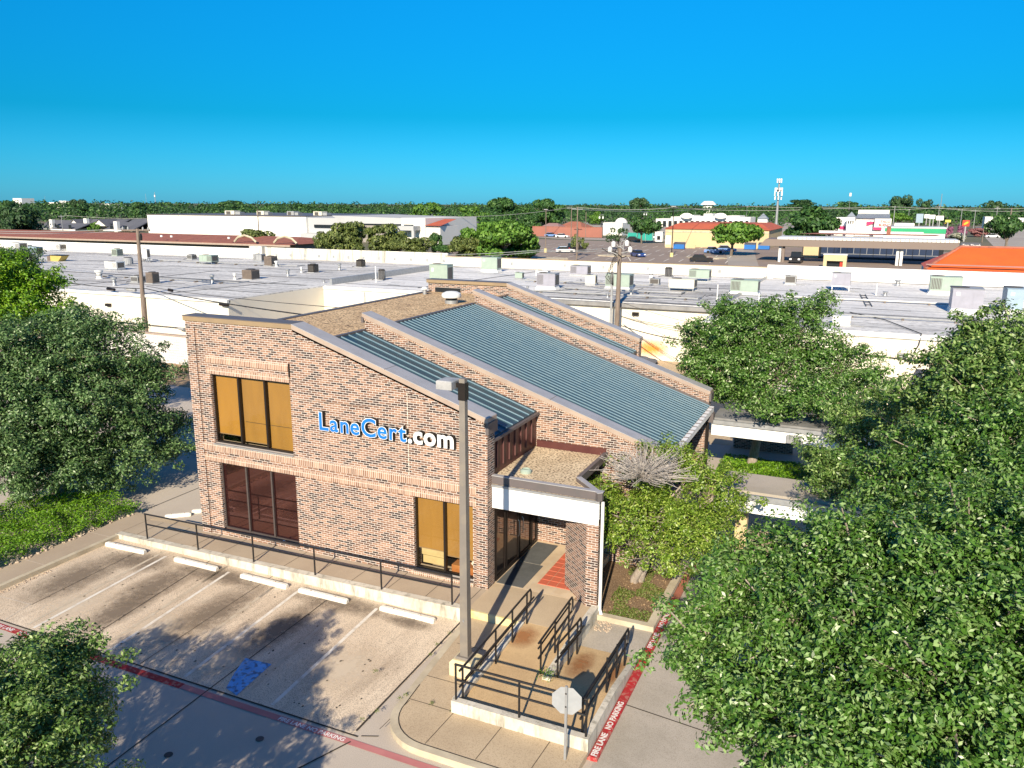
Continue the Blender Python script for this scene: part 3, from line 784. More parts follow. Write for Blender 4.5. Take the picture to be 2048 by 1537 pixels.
# ------------------------------------------------------------------ stop sign seen from behind
t = thing('stop_sign', 'plain metal back of an octagonal road sign on the front walk', 'road sign', (-4.85, 13.58, .15))
MB().box(-4.885, -4.835, 13.56, 13.60, .13, 1.86).build('post', M['galv'], t)
sg = MB()
R8 = .33
pts8 = [(R8 * math.cos(math.pi / 8 + k * math.pi / 4), R8 * math.sin(math.pi / 8 + k * math.pi / 4)) for k in range(8)]
ax = np.array([math.cos(R(12)), math.sin(R(12)), 0]); ay = np.array([-ax[1], ax[0], 0])
c0 = np.array([-4.86, 13.612, 1.5])
vv = [c0 + ax * p[0] + np.array([0, 0, p[1]]) for p in pts8] + [c0 + ay * .006 + ax * p[0] + np.array([0, 0, p[1]]) for p in pts8]
sg.add(vv, [tuple(range(8)), tuple(range(8, 16))[::-1]] + [(i, 8 + i, 8 + (i + 1) % 8, (i + 1) % 8) for i in range(8)])
sg.build('sign_plate', M['sign_back'], t)
for z in (1.38, 1.68): MB().box(-4.875, -4.845, 13.55, 13.561, z, z + .03).build('bolt', M['dark_frame'], t)
# ------------------------------------------------------------------ brick office building
XL, XR, YF = -20.45, -9.4, 19.3
SL = (7.62 - 5.40) / 6.65
def ztop(x, z0=7.62): return z0 if x <= -16.05 else z0 - (x + 16.05) * SL
B = thing('brick_office', 'two storey brick office with sloping teal metal roofs and stepped parapets', 'building', (XL, YF, 0))
# front wall in vertical slices so that the window openings are real
wins = [(-19.6, -16.32, 3.52, 5.9), (-19.5, -16.3, .44, 2.85), (-11.9, -9.9, .5, 2.86)]
fwall = MB()
brk = sorted({XL, XR, -16.05} | {v for q in wins for v in q[:2]})
for a, b in zip(brk[:-1], brk[1:]):
    mid = (a + b) / 2
    cuts = sorted([(q[2], q[3]) for q in wins if q[0] < mid < q[1]])
    z = 0.0
    for c0_, c1_ in cuts:
        fwall.box(a, b, YF, YF + .4, z, c0_); z = c1_
    fwall.prism([(a, z), (b, z), (b, ztop(b)), (a, ztop(a))], 'y', YF, YF + .4)
fwall.build('front_wall', M['brick'], B)
pl = MB()
pl.box(XL - .003, XL + .36, YF - .06, YF - .001, 0, 7.618)
pl.box(XR - .36, XR + .003, YF - .06, YF - .001, 0, ztop(XR - .36) - .12)
pl.prism([(XL + .36, 7.42), (-16.05, 7.42), (XR - .36, ztop(XR - .36) - .2), (XR - .36, ztop(XR - .36) - .002), (-16.05, 7.618), (XL + .36, 7.618)], 'y', YF - .06, YF - .001)
pl.build('brick_border', M['brick'], B)
bd = MB()
bd.box(XL + .362, XR - .362, YF - .05, YF - .001, 3.24, 3.48)
bd.box(XL + .362, XR - .362, YF - .05, YF - .001, 2.87, 3.09)
bd.box(-19.72, -16.3, YF - .045, YF - .001, 6.27, 6.5)
bd.box(-19.72, -16.3, YF - .045, YF - .001, 5.905, 6.11)
bd.build('soldier_course', M['brick_soldier'], B)
MB().box(-11.98, -9.85, YF - .10, YF - .001, .36, .47).build('brick_sill', M['brick_soldier'], B)
MB().box(-16.3, -16.27, YF - .055, YF - .001, 6.1, 6.52).build('corner_trim', M['dark_frame'], B)
# thin cable and control joint on the front wall
MB().tube([(-16.27, YF - .02, 5.4), (-16.0, YF - .02, 5.42), (-13.4, YF - .02, 5.45)], .012, 6).build('conduit', M['coping_side'], B)
MB().box(-12.03, -12.015, YF - .004, YF + .01, 3.5, ztop(-12.02) - .25).build('control_joint', M['curb_white'], B)

def coping(Y0, Y1, x0, x1, z0, flat=None, parent=B):
    # flat part (brown) then sloping part
    if flat:
        f0, f1 = flat
        MB().box(f0, f1, Y0, Y1, z0, z0 + .15).build('flat_coping', M['coping_brown'], parent)
        MB().box(f0 - .01, f1 + .01, Y0 - .01, Y1 + .01, z0 + .1505, z0 + .175).build('coping_cap', M['coping_dark'], parent)
    e = .15
    def zt(x): return z0 - (x - x0) * SL
    cm = MB()
    cm.prism([(x0, zt(x0)), (x1, zt(x1)), (x1, zt(x1) + e), (x0, zt(x0) + e)], 'y', Y0, Y1)
    c = cm.build('sloping_coping', M['coping_side'], parent)
    cap = MB()
    nseg = max(1, round((x1 - x0) / 3.2))
    for k in range(nseg):
        a = x0 + (x1 - x0) * k / nseg + (.012 if k else 0); b = x0 + (x1 - x0) * (k + 1) / nseg - .012
        cap.prism([(a, zt(a) + e + .001), (b, zt(b) + e + .001), (b, zt(b) + e + .02), (a, zt(a) + e + .02)], 'y', Y0 - .012, Y1 + .012)
    cap.build('coping_cap', M['coping_top'], c)
    dn = MB()
    dn.prism([(x0, zt(x0) - .07), (x1 - .05, zt(x1 - .05) - .07), (x1 - .05, zt(x1 - .05) - .002), (x0, zt(x0) - .002)], 'y', Y0 + .03, Y0 + .055)
    dn.build('dentil_course', M['brick_soldier'], parent)
coping(YF - .09, YF + .5, -16.05, XR + .03, 7.62, (XL - .06, -16.05))
MB().box(XR - .04, XR + .06, YF - .1, YF + .5, 5.08, 5.42).build('coping_end_cap', M['coping_dark'], B)
# parapet walls parallel to the front
def parapet(Y0, Y1, x0, x1, z0, flatx=None):
    w_ = MB()
    pts = [(x0, 0), (x1, 0), (x1, z0 - (x1 + 16.05) * SL), (-16.05, z0)]
    if flatx: pts = [(flatx, 0)] + pts[1:] + [(flatx, z0)]
    w_.prism(pts, 'y', Y0, Y1)
    return w_.build('parapet_wall', M['brick'], B)
parapet(23.1, 23.5, -16.05, -5.5, 7.5)
coping(23.02, 23.58, -16.1, -5.45, 7.5)
parapet(31.6, 32.0, -16.05, -5.5, 7.5)
coping(31.52, 32.08, -16.1, -5.45, 7.5)
parapet(35.1, 35.5, -16.05, XR, 7.5, XL)
coping(35.02, 35.6, -16.05, XR + .03, 7.5, (XL - .06, -16.05))
MB().box(-16.13, -16.04, 23.0, 23.6, 7.32, 7.52).build('coping_end_cap', M['coping_dark'], B)
MB().box(-5.49, -5.4, 31.5, 32.1, 3.7, 4.0).build('coping_end_cap', M['coping_dark'], B)
# back left walls
MB().box(XL, XL + .35, YF + .4, 35.1, 0, 6.98).build('side_wall', M['brick'], B)
MB().box(XL - .05, XL + .2, YF + .45, 35.05, 6.985, 7.09).build('roof_edge', M['coping_dark'], B)
# flat gravel roof
gr = MB().box(XL + .2, -16.15, YF + .42, 35.08, 6.8, 7.05)
gr.build('gravel_roof', M['gravel'], B)
MB().box(-16.15, -16.0, YF + .42, 23.09, 6.9, 7.09).build('ridge_flashing', M['coping_dark'], B)
MB().box(-16.15, -16.0, 23.51, 31.59, 6.9, 7.09).build('ridge_flashing', M['coping_dark'], B)
MB().box(-16.15, -16.0, 32.01, 35.09, 6.9, 7.09).build('ridge_flashing', M['coping_dark'], B)
MB().box(-20.0, -18.6, 35.0, 35.097, 6.95, 7.28).build('dark_louver', M['dark_window'], B)
def metal_roof(y0, y1, x1, n):
    zr = 7.03
    def zt(x): return zr - (x + 16.0) * SL
    rf = MB().prism([(-16.0, zt(-16.0) - .12), (x1, zt(x1) - .12), (x1, zt(x1)), (-16.0, zt(-16.0))], 'y', y0, y1)
    r = rf.build('metal_roof', M['metal_roof'], B)
    sm = MB()
    for k in range(n):
        y = y0 + (y1 - y0) * (k + .5) / n
        sm.prism([(-15.98, zt(-15.98) + .001), (x1 + .01, zt(x1 + .01) + .001), (x1 + .01, zt(x1) + .035), (-15.98, zt(-15.98) + .038)], 'y', y - .011, y + .011)
    sm.build('standing_seam', M['seam'], r)
    return zt(x1)
ze1 = metal_roof(YF + .42, 23.09, -9.5, 8)
ze2 = metal_roof(23.51, 31.59, -5.45, 29)
ze3 = metal_roof(32.01, 35.09, -9.5, 8)
for (ya, yb) in ((23.51, 23.56), (31.54, 31.585)):
    MB().prism([(-15.9, 7.03 - .1 * SL + .0), (-5.5, 7.03 - 10.5 * SL), (-5.5, 7.03 - 10.5 * SL + .1), (-15.9, 7.03 - .1 * SL + .1)], 'y', ya, yb).build('roof_flashing', M['coping_dark'], B)
# maroon panel wall below roof one
pn = MB().box(-9.75, -9.5, YF + .42, 23.09, 3.6, ze1 - .13)
p_ = pn.build('panel_wall', M['maroon'], B)
bt = MB()
for y in np.arange(YF + .75, 23.0, .43): bt.box(-9.5, -9.46, y, y + .035, 3.86, ze1 - .1)
bt.build('batten', M['maroon_seam'], p_)
MB().box(-9.56, -9.40, YF + .42, 23.09, ze1 - .128, ze1 - .04).build('eave_trim', M['coping_dark'], B)
MB().box(-9.75, -9.5, 32.01, 35.09, 0, ze3 - .13).build('panel_wall', M['maroon'], B)
# large roof: gutter, glazed wall below
MB().box(-5.45, -5.28, 23.52, 31.58, ze2 - .22, ze2 - .02).build('gutter', M['white_paint'], B)
for y in np.arange(23.7, 31.5, .5): MB().box(-5.46, -5.27, y, y + .03, ze2 - .02, ze2 + .005).build('gutter_strap', M['coping_dark'], B)
MB().box(-7.2, -7.0, 23.5, 31.6, 0, ze2 + .2).build('shaded_glazing', M['glass_dark'], B)
MB().box(-6.0, -5.5, 31.1, 31.6, 0, 3.3).build('brick_pier', M['brick'], B)
MB().box(-5.49, -5.38, 31.2, 31.3, 0.1, 3.1).build('downspout', M['dark_frame'], B)
MB().box(-5.55, -5.2, 31.05, 31.45, 2.95, 3.3).build('gutter_box', M['coping_dark'], B)

# windows
def window(x0, x1, z0, z1, n, blinds, glass, frame, items=()):
    t = MB()
    d0, d1 = YF + .10, YF + .20
    fwid = .06
    t.box(x0, x1, d0, d1, z0, z0 + fwid); t.box(x0, x1, d0, d1, z1 - fwid, z1)
    for k in range(n + 1):
        xc = x0 + (x1 - x0) * k / n
        a = max(x0, xc - fwid / 2 - (0 if k else 0)); b = min(x1, xc + fwid / 2)
        t.box(a, b, d0 - (.03 if 0 < k < n else 0), d1, z0 + fwid, z1 - fwid)
    f_ = t.build('window', frame, B)
    for k in range(n):
        a = x0 + (x1 - x0) * k / n + .03; b = x0 + (x1 - x0) * (k + 1) / n - .03
        MB().quad((a, d0 + .04, z0 + fwid), (b, d0 + .04, z0 + fwid), (b, d0 + .04, z1 - fwid), (a, d0 + .04, z1 - fwid)).build('pane', glass, f_)
        if blinds and blinds[k] is not None:
            zb, bm = blinds[k]
            MB().box(a - .02, b + .02, d1 + .03, d1 + .045, zb, z1 - .02).build('blind', bm, f_)
            MB().box(a - .02, b + .02, d1 + .02, d1 + .05, zb - .03, zb).build('blind_rail', M['coping_brown'], f_)
    MB().box(x0 - .1, x1 + .1, YF + 1.3, YF + 1.35, z0 - .1, z1 + .1).build('room_back', M['interior'], f_)
    MB().box(x0 - .02, x1 + .02, YF - .07, YF + .12, z0 - .045, z0 - .001).build('sill', M['grey_frame'] if z0 < 3 else M['galv'], f_)
    return f_
w1 = window(-19.6, -16.32, 3.52, 5.9, 3, [(3.83, M['blind_bright']), (3.68, M['blind']), (3.55, M['blind'])], M['glass_clear'], M['dark_frame'])
MB().box(-18.42, -17.5, YF + .222, YF + .228, 4.33, 4.345).build('blind_seam', M['interior'], w1)
MB().box(-17.38, -16.4, YF + .222, YF + .228, 4.33, 4.345).build('blind_seam', M['interior'], w1)
window(-19.5, -16.3, .44, 2.85, 3, None, M['glass_maroon'], M['grey_frame'])
w3 = window(-11.9, -9.9, .5, 2.86, 2, [(1.15, M['blind']), (1.05, M['blind'])], M['glass_clear'], M['dark_frame'])
MB().box(-11.78, -10.98, YF + .3, YF + .34, .62, .86).build('window_board', M['sill_cream'], w3)
MB().box(-11.80, -10.95, YF + .26, YF + .28, .9, 1.12).build('lower_blind', M['sill_cream'], w3)
MB().box(-10.8, -9.95, YF + .32, YF + .7, .5, .72).build('window_shelf', M['rust'], w3)
for (x, y, z, rr, lab) in [(-10.42, YF + .36, .83, .13, 'crumpled white cloth bundle on the shelf left of the light pole'), (-10.02, YF + .36, .9, .12, 'white cloth bundle at the right end of the lower window')]:
    o = MB().ball((x, y, z), rr, rr * .7, rr, 9, 7, .18); tag(o.build('cloth_bundle', M['white_cloth']), lab, 'cloth')
tag(MB().bbox(-16.95, -16.87, YF - .06, YF - .0, .442, .5, .01).build('window_sensor', M['white_paint']), 'tiny white box standing on the maroon window sill', 'box')

# entrance canopy
cz = 3.55
foot = [(-9.5, 19.55), (-6.12, 19.55), (-7.08, 20.52), (-7.08, 23.09), (-9.5, 23.09)]
cs = MB().prism(foot, 'z', cz - .02, cz + .12)
c_ = cs.build('canopy_roof', M['gravel_pale'], B)
rim = MB()
def rimseg(mb, a, b, wd, z0, z1):
    a = np.array(a, float); b = np.array(b, float); d = (b - a) / np.linalg.norm(b - a); nn = np.array([-d[1], d[0]]) * wd
    mb.prism([tuple(a), tuple(b), tuple(b + nn), tuple(a + nn)], 'z', z0, z1)
rimseg(rim, (-9.48, 19.52), (-6.08, 19.52), .14, cz + .0, cz + .24)
rimseg(rim, (-6.08, 19.525), (-7.05, 20.51), .14, cz + .0, cz + .237)
rimseg(rim, (-7.05, 20.515), (-7.05, 23.08), .12, cz + .0, cz + .234)
rim.build('roof_kerb', M['coping_dark'], c_)
cpp = MB()
rimseg(cpp, (-9.49, 19.50), (-6.06, 19.50), .16, cz + .2405, cz + .26)
rimseg(cpp, (-6.06, 19.505), (-7.03, 20.50), .16, cz + .2385, cz + .257)
cpp.build('kerb_cap', M['coping_top'], c_)
MB().box(-9.45, -7.1, 23.02, 23.095, cz + .12, cz + .34).build('wall_flashing', M['maroon'], B)
fs = MB()
fs.box(-9.38, -6.16, 19.5, 19.6, 2.83, cz - .021)
fs.build('canopy_fascia', M['white_paint'], B)
MB().box(-9.38, -6.14, 19.44, 19.5, cz - .06, cz - .0).build('canopy_gutter', M['galv'], B)
fd = MB(); rimseg(fd, (-6.16, 19.605), (-7.06, 20.5), .1, 2.83, cz - .021)
fd.build('canopy_side_fascia', M['white_paint'], B)
MB().prism([(-9.38, 19.61), (-6.3, 19.61), (-7.2, 20.5), (-7.2, 23.05), (-9.38, 23.05)], 'z', 3.0, 3.05).build('canopy_soffit', M['coping_dark'], B)
pr = MB().prism([(-7.45, 20.46), (-6.5, 19.52), (-6.16, 19.52), (-6.16, 19.66), (-7.12, 20.62), (-7.28, 20.62)], 'z', .0, 2.99)
pr.build('angled_brick_pier', M['brick'], B)
MB().tube([(-6.08, 19.6, cz - .05), (-6.08, 19.6, .32), (-6.0, 19.5, .2)], .045, 8).build('downspout', M['white_paint'], B)
MB().lathe(-8.75, 20.5, [(.17, cz + .12), (.17, cz + .2), (.12, cz + .24), (.12, cz + .2)], 14).build('roof_drain', M['ac_green'], c_)
# entrance doors, facing the angled pier
en = MB().box(-9.52, -9.44, 19.72, 23.08, .362, 2.99); en.build('entry_backing', M['dark_frame'], B)
for k, (ya, yb) in enumerate([(19.8, 20.5), (20.56, 21.5), (21.56, 22.5), (22.56, 23.0)]):
    dr = MB()
    dr.box(-9.435, -9.39, ya, ya + .06, .375, 2.95); dr.box(-9.435, -9.39, yb - .06, yb, .375, 2.95)
    dr.box(-9.435, -9.39, ya + .06, yb - .06, .375, .5); dr.box(-9.435, -9.39, ya + .06, yb - .06, 2.55, 2.63)
    d_ = dr.build('door' if k in (1, 2) else 'side_light', M['dark_frame'], B)
    MB().box(-9.43, -9.42, ya + .06, yb - .06, .5, 2.95).build('pane', M['glass_dark'], d_)
    if k in (1, 2):
        MB().tube([(-9.37, (ya + .12 if k == 2 else yb - .12), 1.2), (-9.33, (ya + .12 if k == 2 else yb - .12), 1.25), (-9.33, (ya + .12 if k == 2 else yb - .12), 1.7), (-9.37, (ya + .12 if k == 2 else yb - .12), 1.75)], .015, 6).build('handle', M['galv'], d_)
        MB().box(-9.39, -9.33, ya + .3, ya + .55, 2.45, 2.53).build('door_closer', M['galv'], d_)
# mats on the entry floor
tag(MB().bbox(-9.36, -8.5, 19.75, 21.35, .3645, .378, .004).build('door_mat', M['mat_dark']), 'dark grey rubber mat at the entrance, the nearer of the two', 'mat')
tag(MB().bbox(-9.36, -8.62, 21.38, 22.95, .3645, .380, .004).build('door_mat', M['mat_dark']), 'dark grey rubber mat deep under the canopy beside the doors', 'mat')

# turbine roof vent and small vent on the gravel roof
t = thing('roof_vent', 'domed white metal vent on the gravel roof beside the third parapet', 'vent', (-17.0, 31.2, 7.05))
MB().lathe(-17.0, 31.2, [(.3, 7.05), (.3, 7.2)], 14).build('vent_base', M['galv'], t)
MB().lathe(-17.0, 31.2, [(.26, 7.2), (.26, 7.35)], 14).build('vent_throat', M['dark_window'], t)
MB().lathe(-17.0, 31.2, [(.42, 7.32), (.45, 7.4), (.42, 7.5), (.25, 7.58), (.05, 7.6)], 16).build('vent_hood', M['ac_white'], t)
t = thing('roof_pipe', 'small galvanised pipe vent at the far left edge of the gravel roof', 'vent', (-19.9, 33.8, 7.05))
MB().lathe(-19.9, 33.8, [(.1, 7.05), (.1, 7.3)], 10).build('pipe', M['galv'], t)
MB().lathe(-19.9, 33.8, [(.17, 7.3), (.17, 7.36), (.08, 7.42)], 10).build('cap', M['ac_white'], t)

# ------------------------------------------------------------------ wall sign
t = thing('wall_sign', 'raised blue and white channel letters across the upper brick wall', 'sign', (-15.15, YF - .05, 4.56))
x = -15.16
SZ = .79
# per-letter: blue name then white suffix; letters follow one straight line
for ch, wd, bluef in [('L', .45, 1), ('a', .45, 1), ('n', .44, 1), ('e', .44, 1), ('C', .52, 1), ('e', .44, 1), ('r', .32, 1), ('t', .30, 1), ('.', .24, 0), ('c', .42, 0), ('o', .46, 0), ('m', .66, 0)]:
    s_ = SZ if ch in 'LC' else SZ * .93
    body = text_mb(ch, s_, .07, .03)
    trim = text_mb(ch, s_, .004, .03)
    face = text_mb(ch, s_, .004, .014 if bluef else .026)
    zb = 4.575
    l_ = MB(); place_text(l_, body, (x, YF - .085, zb), (1, 0, 0), (0, 0, 1))
    L_ = l_.build('letter', M['letter_black'], t)
    l_ = MB(); place_text(l_, face, (x, YF - .166, zb), (1, 0, 0), (0, 0, 1))
    l_.build('letter_face', M['letter_blue'] if bluef else M['letter_white'], L_)
    if bluef:
        l_ = MB(); place_text(l_, trim, (x, YF - .1595, zb), (1, 0, 0), (0, 0, 1))
        l_.build('letter_trim', M['letter_white'], L_)
    wv = [p[0] for p in body[0]]
    x += max(wv) + .03

# ------------------------------------------------------------------ covered walkways to the right of the office
t = thing('covered_walkway', 'white edged flat walkway roof joining the brick office, half hidden by trees', 'canopy', (-5.2, 31.4, 0))
MB().box(-5.27, 12, 31.35, 33.0, 2.95, 3.1).build('walkway_roof', M['gutter'], t)
MB().box(-5.27, 12, 31.2, 31.35, 2.42, 2.93).build('fascia', M['white_paint'], t)
MB().box(-5.27, 12, 31.1, 31.2, 2.90, 3.06).build('roof_edge', M['galv'], t)
MB().box(-5.27, 12, 31.36, 33.0, 2.40, 2.45).build('soffit', M['coping_dark'], t)
MB().box(-2.4, -1.85, 31.05, 31.195, 2.48, 2.78).build('light_fixture', M['galv'], t)
for x in (1.5, 7.5): MB().box(x, x + .4, 32.2, 32.6, 0, 2.4).build('brick_column', M['brick'], t)
t = thing('covered_walkway', 'low pale walkway roof with white fascia in front of the courtyard hedge', 'canopy', (-3.6, 23.4, 0))
MB().box(-3.75, 8, 23.6, 25.3, 2.85, 2.98).build('walkway_roof', M['concrete_grey'], t)
MB().box(-3.75, 8, 23.45, 23.6, 2.35, 2.84).build('fascia', M['white_paint'], t)
MB().box(-3.75, 8, 23.35, 23.45, 2.78, 2.95).build('roof_edge', M['galv'], t)
for x in (-3.2, 1.5, 6): MB().box(x, x + .35, 24.4, 24.75, 0, 2.85).build('column', M['store_tan'], t)
sheet('courtyard_walk', M['concrete_walk'], rect(-5.4, 12, 24.0, 39), 0.02)
sheet('walkway_floor', M['concrete_grey'], rect(-5.4, 12, 35.9, 37.6), 0.03)
wb = thing('side_building', 'brick building corner with tan roof behind the right hand trees', 'building', (1.5, 40, 0))
MB().box(3.3, 16, 42, 48, 0, 3.3).build('brick_wall', M['brick'], wb)
MB().box(3.25, 16, 41.95, 48, 3.303, 3.45).build('roof', M['gravel'], wb)
t = thing('low_brick_wall', 'low brick wall behind the courtyard hedge under the walkway roof', 'wall', (-5.3, 37.8, 0))
MB().box(-5.3, -2.6, 37.8, 38.0, 0, 1.5).build('wall', M['brick'], t)
MB().box(-5.35, -2.55, 37.75, 38.05, 1.503, 1.58).build('wall_cap', M['curb_tan'], t)
# ------------------------------------------------------------------ white strip mall behind
ZR = 4.2
mall = thing('strip_mall', 'long white flat roofed strip mall with many rooftop units behind the brick office', 'building', (-44.5, 57.9, 0))
Y1, Y2, Y3, YB = 46.2, 57.9, 50.3, 84.5
XJ, XK = -44.5, -8.0
MB().box(-150, XJ, Y1, Y1 + .3, 0, ZR - .25).build('rear_wall', M['cream_wall'], mall)
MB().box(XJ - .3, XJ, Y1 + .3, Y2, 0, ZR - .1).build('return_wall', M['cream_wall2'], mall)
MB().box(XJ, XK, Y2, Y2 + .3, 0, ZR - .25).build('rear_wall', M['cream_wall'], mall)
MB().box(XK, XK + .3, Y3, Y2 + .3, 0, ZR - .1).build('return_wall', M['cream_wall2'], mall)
MB().box(XK + .3, 70, Y3, Y3 + .3, 0, ZR - .25).build('rear_wall', M['cream_wall'], mall)
# gutters / roof edges
MB().box(-150, XJ + .02, Y1 - .15, Y1 + .1, ZR - .25, ZR - .02).build('gutter', M['ac_white'], mall)
MB().box(XJ + .02, -24, Y2 - .12, Y2 + .1, ZR - .25, ZR - .03).build('gutter', M['ac_white'], mall)
MB().box(-24, XK, Y2 - .35, Y2 + .1, ZR - .33, ZR - .03).build('gutter', M['gutter'], mall)
MB().box(XK + .0, 70, Y3 - .12, Y3 + .1, ZR - .25, ZR - .03).build('gutter', M['ac_white'], mall)
# roofs
MB().box(-150, XJ, Y1 + .1, YB, ZR - .1, ZR).build('roof', M['roof_grey'], mall)
rf = MB().box(XJ, -9.6, Y2 + .1, YB, ZR - .1, ZR - .004); rf.build('roof', M['roof_pale'], mall)
MB().box(-9.6, 70, Y3 + .1, YB, ZR - .1, ZR - .002).build('roof', M['roof_pale'], mall)
MB().box(-26, -9.7, Y2 + .2, 74, ZR - .05, ZR + .01).build('roof', M['roof_grey'], mall)
MB().box(-9, 70, Y3 + .12, 58.5, ZR - .05, ZR + .015).build('roof', M['roof_grey'], mall)
# parapets
MB().box(-150, -74.5, YB - 1.0, YB - .7, ZR - .1, 5.45).build('parapet', M['store_white'], mall)
MB().box(-74.5, -46.5, YB, YB + .3, ZR - .1, 5.6).build('parapet', M['parapet_stained'], mall)
MB().box(-76.3, -74.2, YB - .7, YB + .3, ZR - .1, 5.75).build('parapet', M['parapet_stained'], mall)
MB().box(-46.5, -9.7, YB - .5, YB - .2, ZR - .1, 5.25).build('parapet', M['cream_wall2'], mall)
MB().box(-46.6, -9.7, YB - .55, YB - .15, 5.253, 5.33).build('parapet_cap', M['coping_brown'], mall)
MB().box(-9.7, 70, YB, YB + .3, ZR - .1, 5.5).build('parapet', M['store_white'], mall)
MB().box(-9.85, -9.6, Y3 + 10, YB, ZR - .1, ZR + .14).build('roof_divider', M['galv'], mall)
MB().box(XJ - .05, XJ + .2, Y2 + 1, 79, ZR - .1, ZR + .55).build('roof_divider', M['galv'], mall)
tr = MB()
def rs_(a, b, wd=.12): 
    strip(tr, a, b, wd, ZR + .018)
for a, b, wd in [((-100, 58), (-46, 57.4), .35), ((-64, 46.8), (-64.5, 66), .25), ((-52, 47), (-50, 60), .2), ((-80, 66), (-45, 74), .25), ((-90, 70), (-62, 80.5), .2), ((-140, 79), (-75, 81), .3),
                 ((-60, 63.5), (-46, 63), .15), ((-75, 52), (-45, 51), .12), ((-44, 60.5), (-10, 60.3), .15), ((-36, 60), (-33, 83), .2), ((-24, 58.6), (-10, 58.6), .5), ((-26, 62), (-10, 62.5), .25),
                 ((-30, 66), (-10, 65.5), .12), ((-22, 68), (-12, 71), .2), ((-25, 74), (-10, 74.5), .15), ((-8, 58.6), (60, 58.8), .25), ((-8, 67), (60, 67.3), .2), ((-8, 52.5), (60, 53), .1), ((-4, 71), (30, 71.4), .12), ((-45, 82.5), (-10, 83), .2), ((-9, 83.8), (60, 83.9), .4),
                 ((-18, 59.5), (-12.5, 63.5), .25), ((-21, 61), (-15.6, 66), .2), ((-27, 59.5), (-23, 65), .2)]:
    rs_(a, b, wd)
for k in range(46):
    x, y = random.uniform(-27, -10), random.uniform(58.8, 74)
    if k % 3: rs_((x, y), (x + random.uniform(1.5, 6), y + random.uniform(-.3, .3)), random.uniform(.05, .14))
    else: rs_((x, y), (x + random.uniform(-.6, .6), y + random.uniform(1, 3)), random.uniform(.05, .12))
for k in range(90):
    x, y = random.uniform(-115, 18), random.uniform(47, 83)
    if x > XJ and y < 59 and x < XK: continue
    if x > XK and y < 51: continue
    rs_((x, y), (x + random.uniform(.4, 4), y + random.uniform(-.15, .15)), random.uniform(.04, .16))
tr.build('roof_seams', M['tar'], mall)
for k, (x0, x1, y, mt) in enumerate([(-26, -12, 61.2, 'ac_grey'), (-24, -14, 64.4, 'galv'), (-30, -18, 69.5, 'ac_grey'), (-6, 9, 66.2, 'ac_white'), (-2, 14, 56.4, 'ac_grey'), (-85, -60, 73.2, 'ac_grey'), (-70, -52, 55.2, 'galv')]):
    pm = MB().tube([(x0, y, ZR + .16), (x0 + .5, y, ZR + .16), (x1, y + .3, ZR + .16), (x1, y + 1.6, ZR + .16)], .06, 6)
    p4 = pm.build('roof_pipe', M[mt], mall)
    for xx in np.arange(x0 + 1, x1, 3.0): MB().box(xx, xx + .15, y - .12, y + .3, ZR - .01, ZR + .1).build('pipe_block', M['ac_brown'], p4)
for x, y in ((-62, Y1), (-53.2, Y1), (-48.2, Y1), (-13.0, Y2), (-31, Y2), (3.2, Y3), (12, Y3)):
    MB().box(x, x + .33, y - .04, y - .002, 0, ZR - .35).build('wall_pilaster', M['cream_wall2'], mall)
MB().box(-150, XJ, Y1 - .06, Y1 - .002, 0, .45).build('wall_base', M['coping_side'], mall)
vp = MB()
for x in np.arange(-72.5, -47, 2.3): vp.box(x, x + .35, YB - .02, YB - .002, 4.5, 4.85)
for x in (-38, -31.5, -27, -22, -14.5): vp.box(x, x + .3, YB - .52, YB - .502, 4.5, 4.85)
vp.build('scupper', M['ac_grey'], mall)
for x in (-40.1,):
    MB().tube([(x, Y2 - .06, ZR - .35), (x, Y2 - .06, 0)], .05, 6).build('downspout', M['ac_grey'], mall)
MB().box(-31.6, -31.1, Y2 - .1, Y2 - .002, 1.9, 2.4).build('utility_box', M['store_tan'], mall)
for i, (x, yy, z, col) in enumerate([(-16.1, Y2, 3.3, 'dark_frame'), (-57.6, Y1, 3.0, 'dark_frame'), (-1.0, Y3, 2.7, 'galv'), (1.8, Y3, 2.9, 'galv')]):
    MB().box(x, x + .5, yy - .25, yy - .002, z, z + .22).build('wall_light', M[col], mall)
rb = MB().quad((-16.4, 0, 0.01), (-12.9, 0, 0.01), (-12.9, 1.7, 0.01), (-16.4, 1.7, 0.01))
rb.v = [(p[0], Y2 - .006, p[1]) for p in rb.v]
m_ = M['rust_bright'].node_tree
for n_ in m_.nodes:
    if n_.type == 'MAPPING': n_.inputs['Location'].default_value = (-1, 0, -1); n_.inputs['Scale'].default_value = (2, 0, 2)
rb.build('rust_patch', M['rust_bright'], mall)
# orange roof at the right end
t = thing('orange_roof_store', 'long building with a bright orange metal hip roof beyond the strip mall parapet', 'building', (13, 89, 0))
ev = WY(1850, 537, 88); 
xa = float(ev[0]); z0 = 5.35; z1_ = 7.35
o_ = MB()
o_.add([(xa, 87.5, z0), (90, 87.5, z0), (90, 92, z1_), (xa + 3.2, 92, z1_), (xa, 96.5, z0), (90, 96.5, z0)], [(0, 1, 2, 3), (0, 3, 4), (3, 2, 5, 4)])
o_.build('roof', M['tile_orange'], t)
MB().tube([(xa - .05, 87.45, z0 + .05), (xa + 3.2, 92, z1_ + .05)], .16, 6).build('hip_ridge', M['tile_rust'], t)
MB().tube([(xa + 3.2, 92, z1_ + .05), (90, 92, z1_ + .05)], .14, 6).build('ridge', M['tile_rust'], t)
MB().box(xa + .1, 90, 87.7, 96.3, 0, z0 - .02).build('wall', M['store_white'], t)
MB().box(xa, 90, 87.3, 87.45, z0 + .45, z0 + .55).build('snow_guard', M['pink_roof'], t)

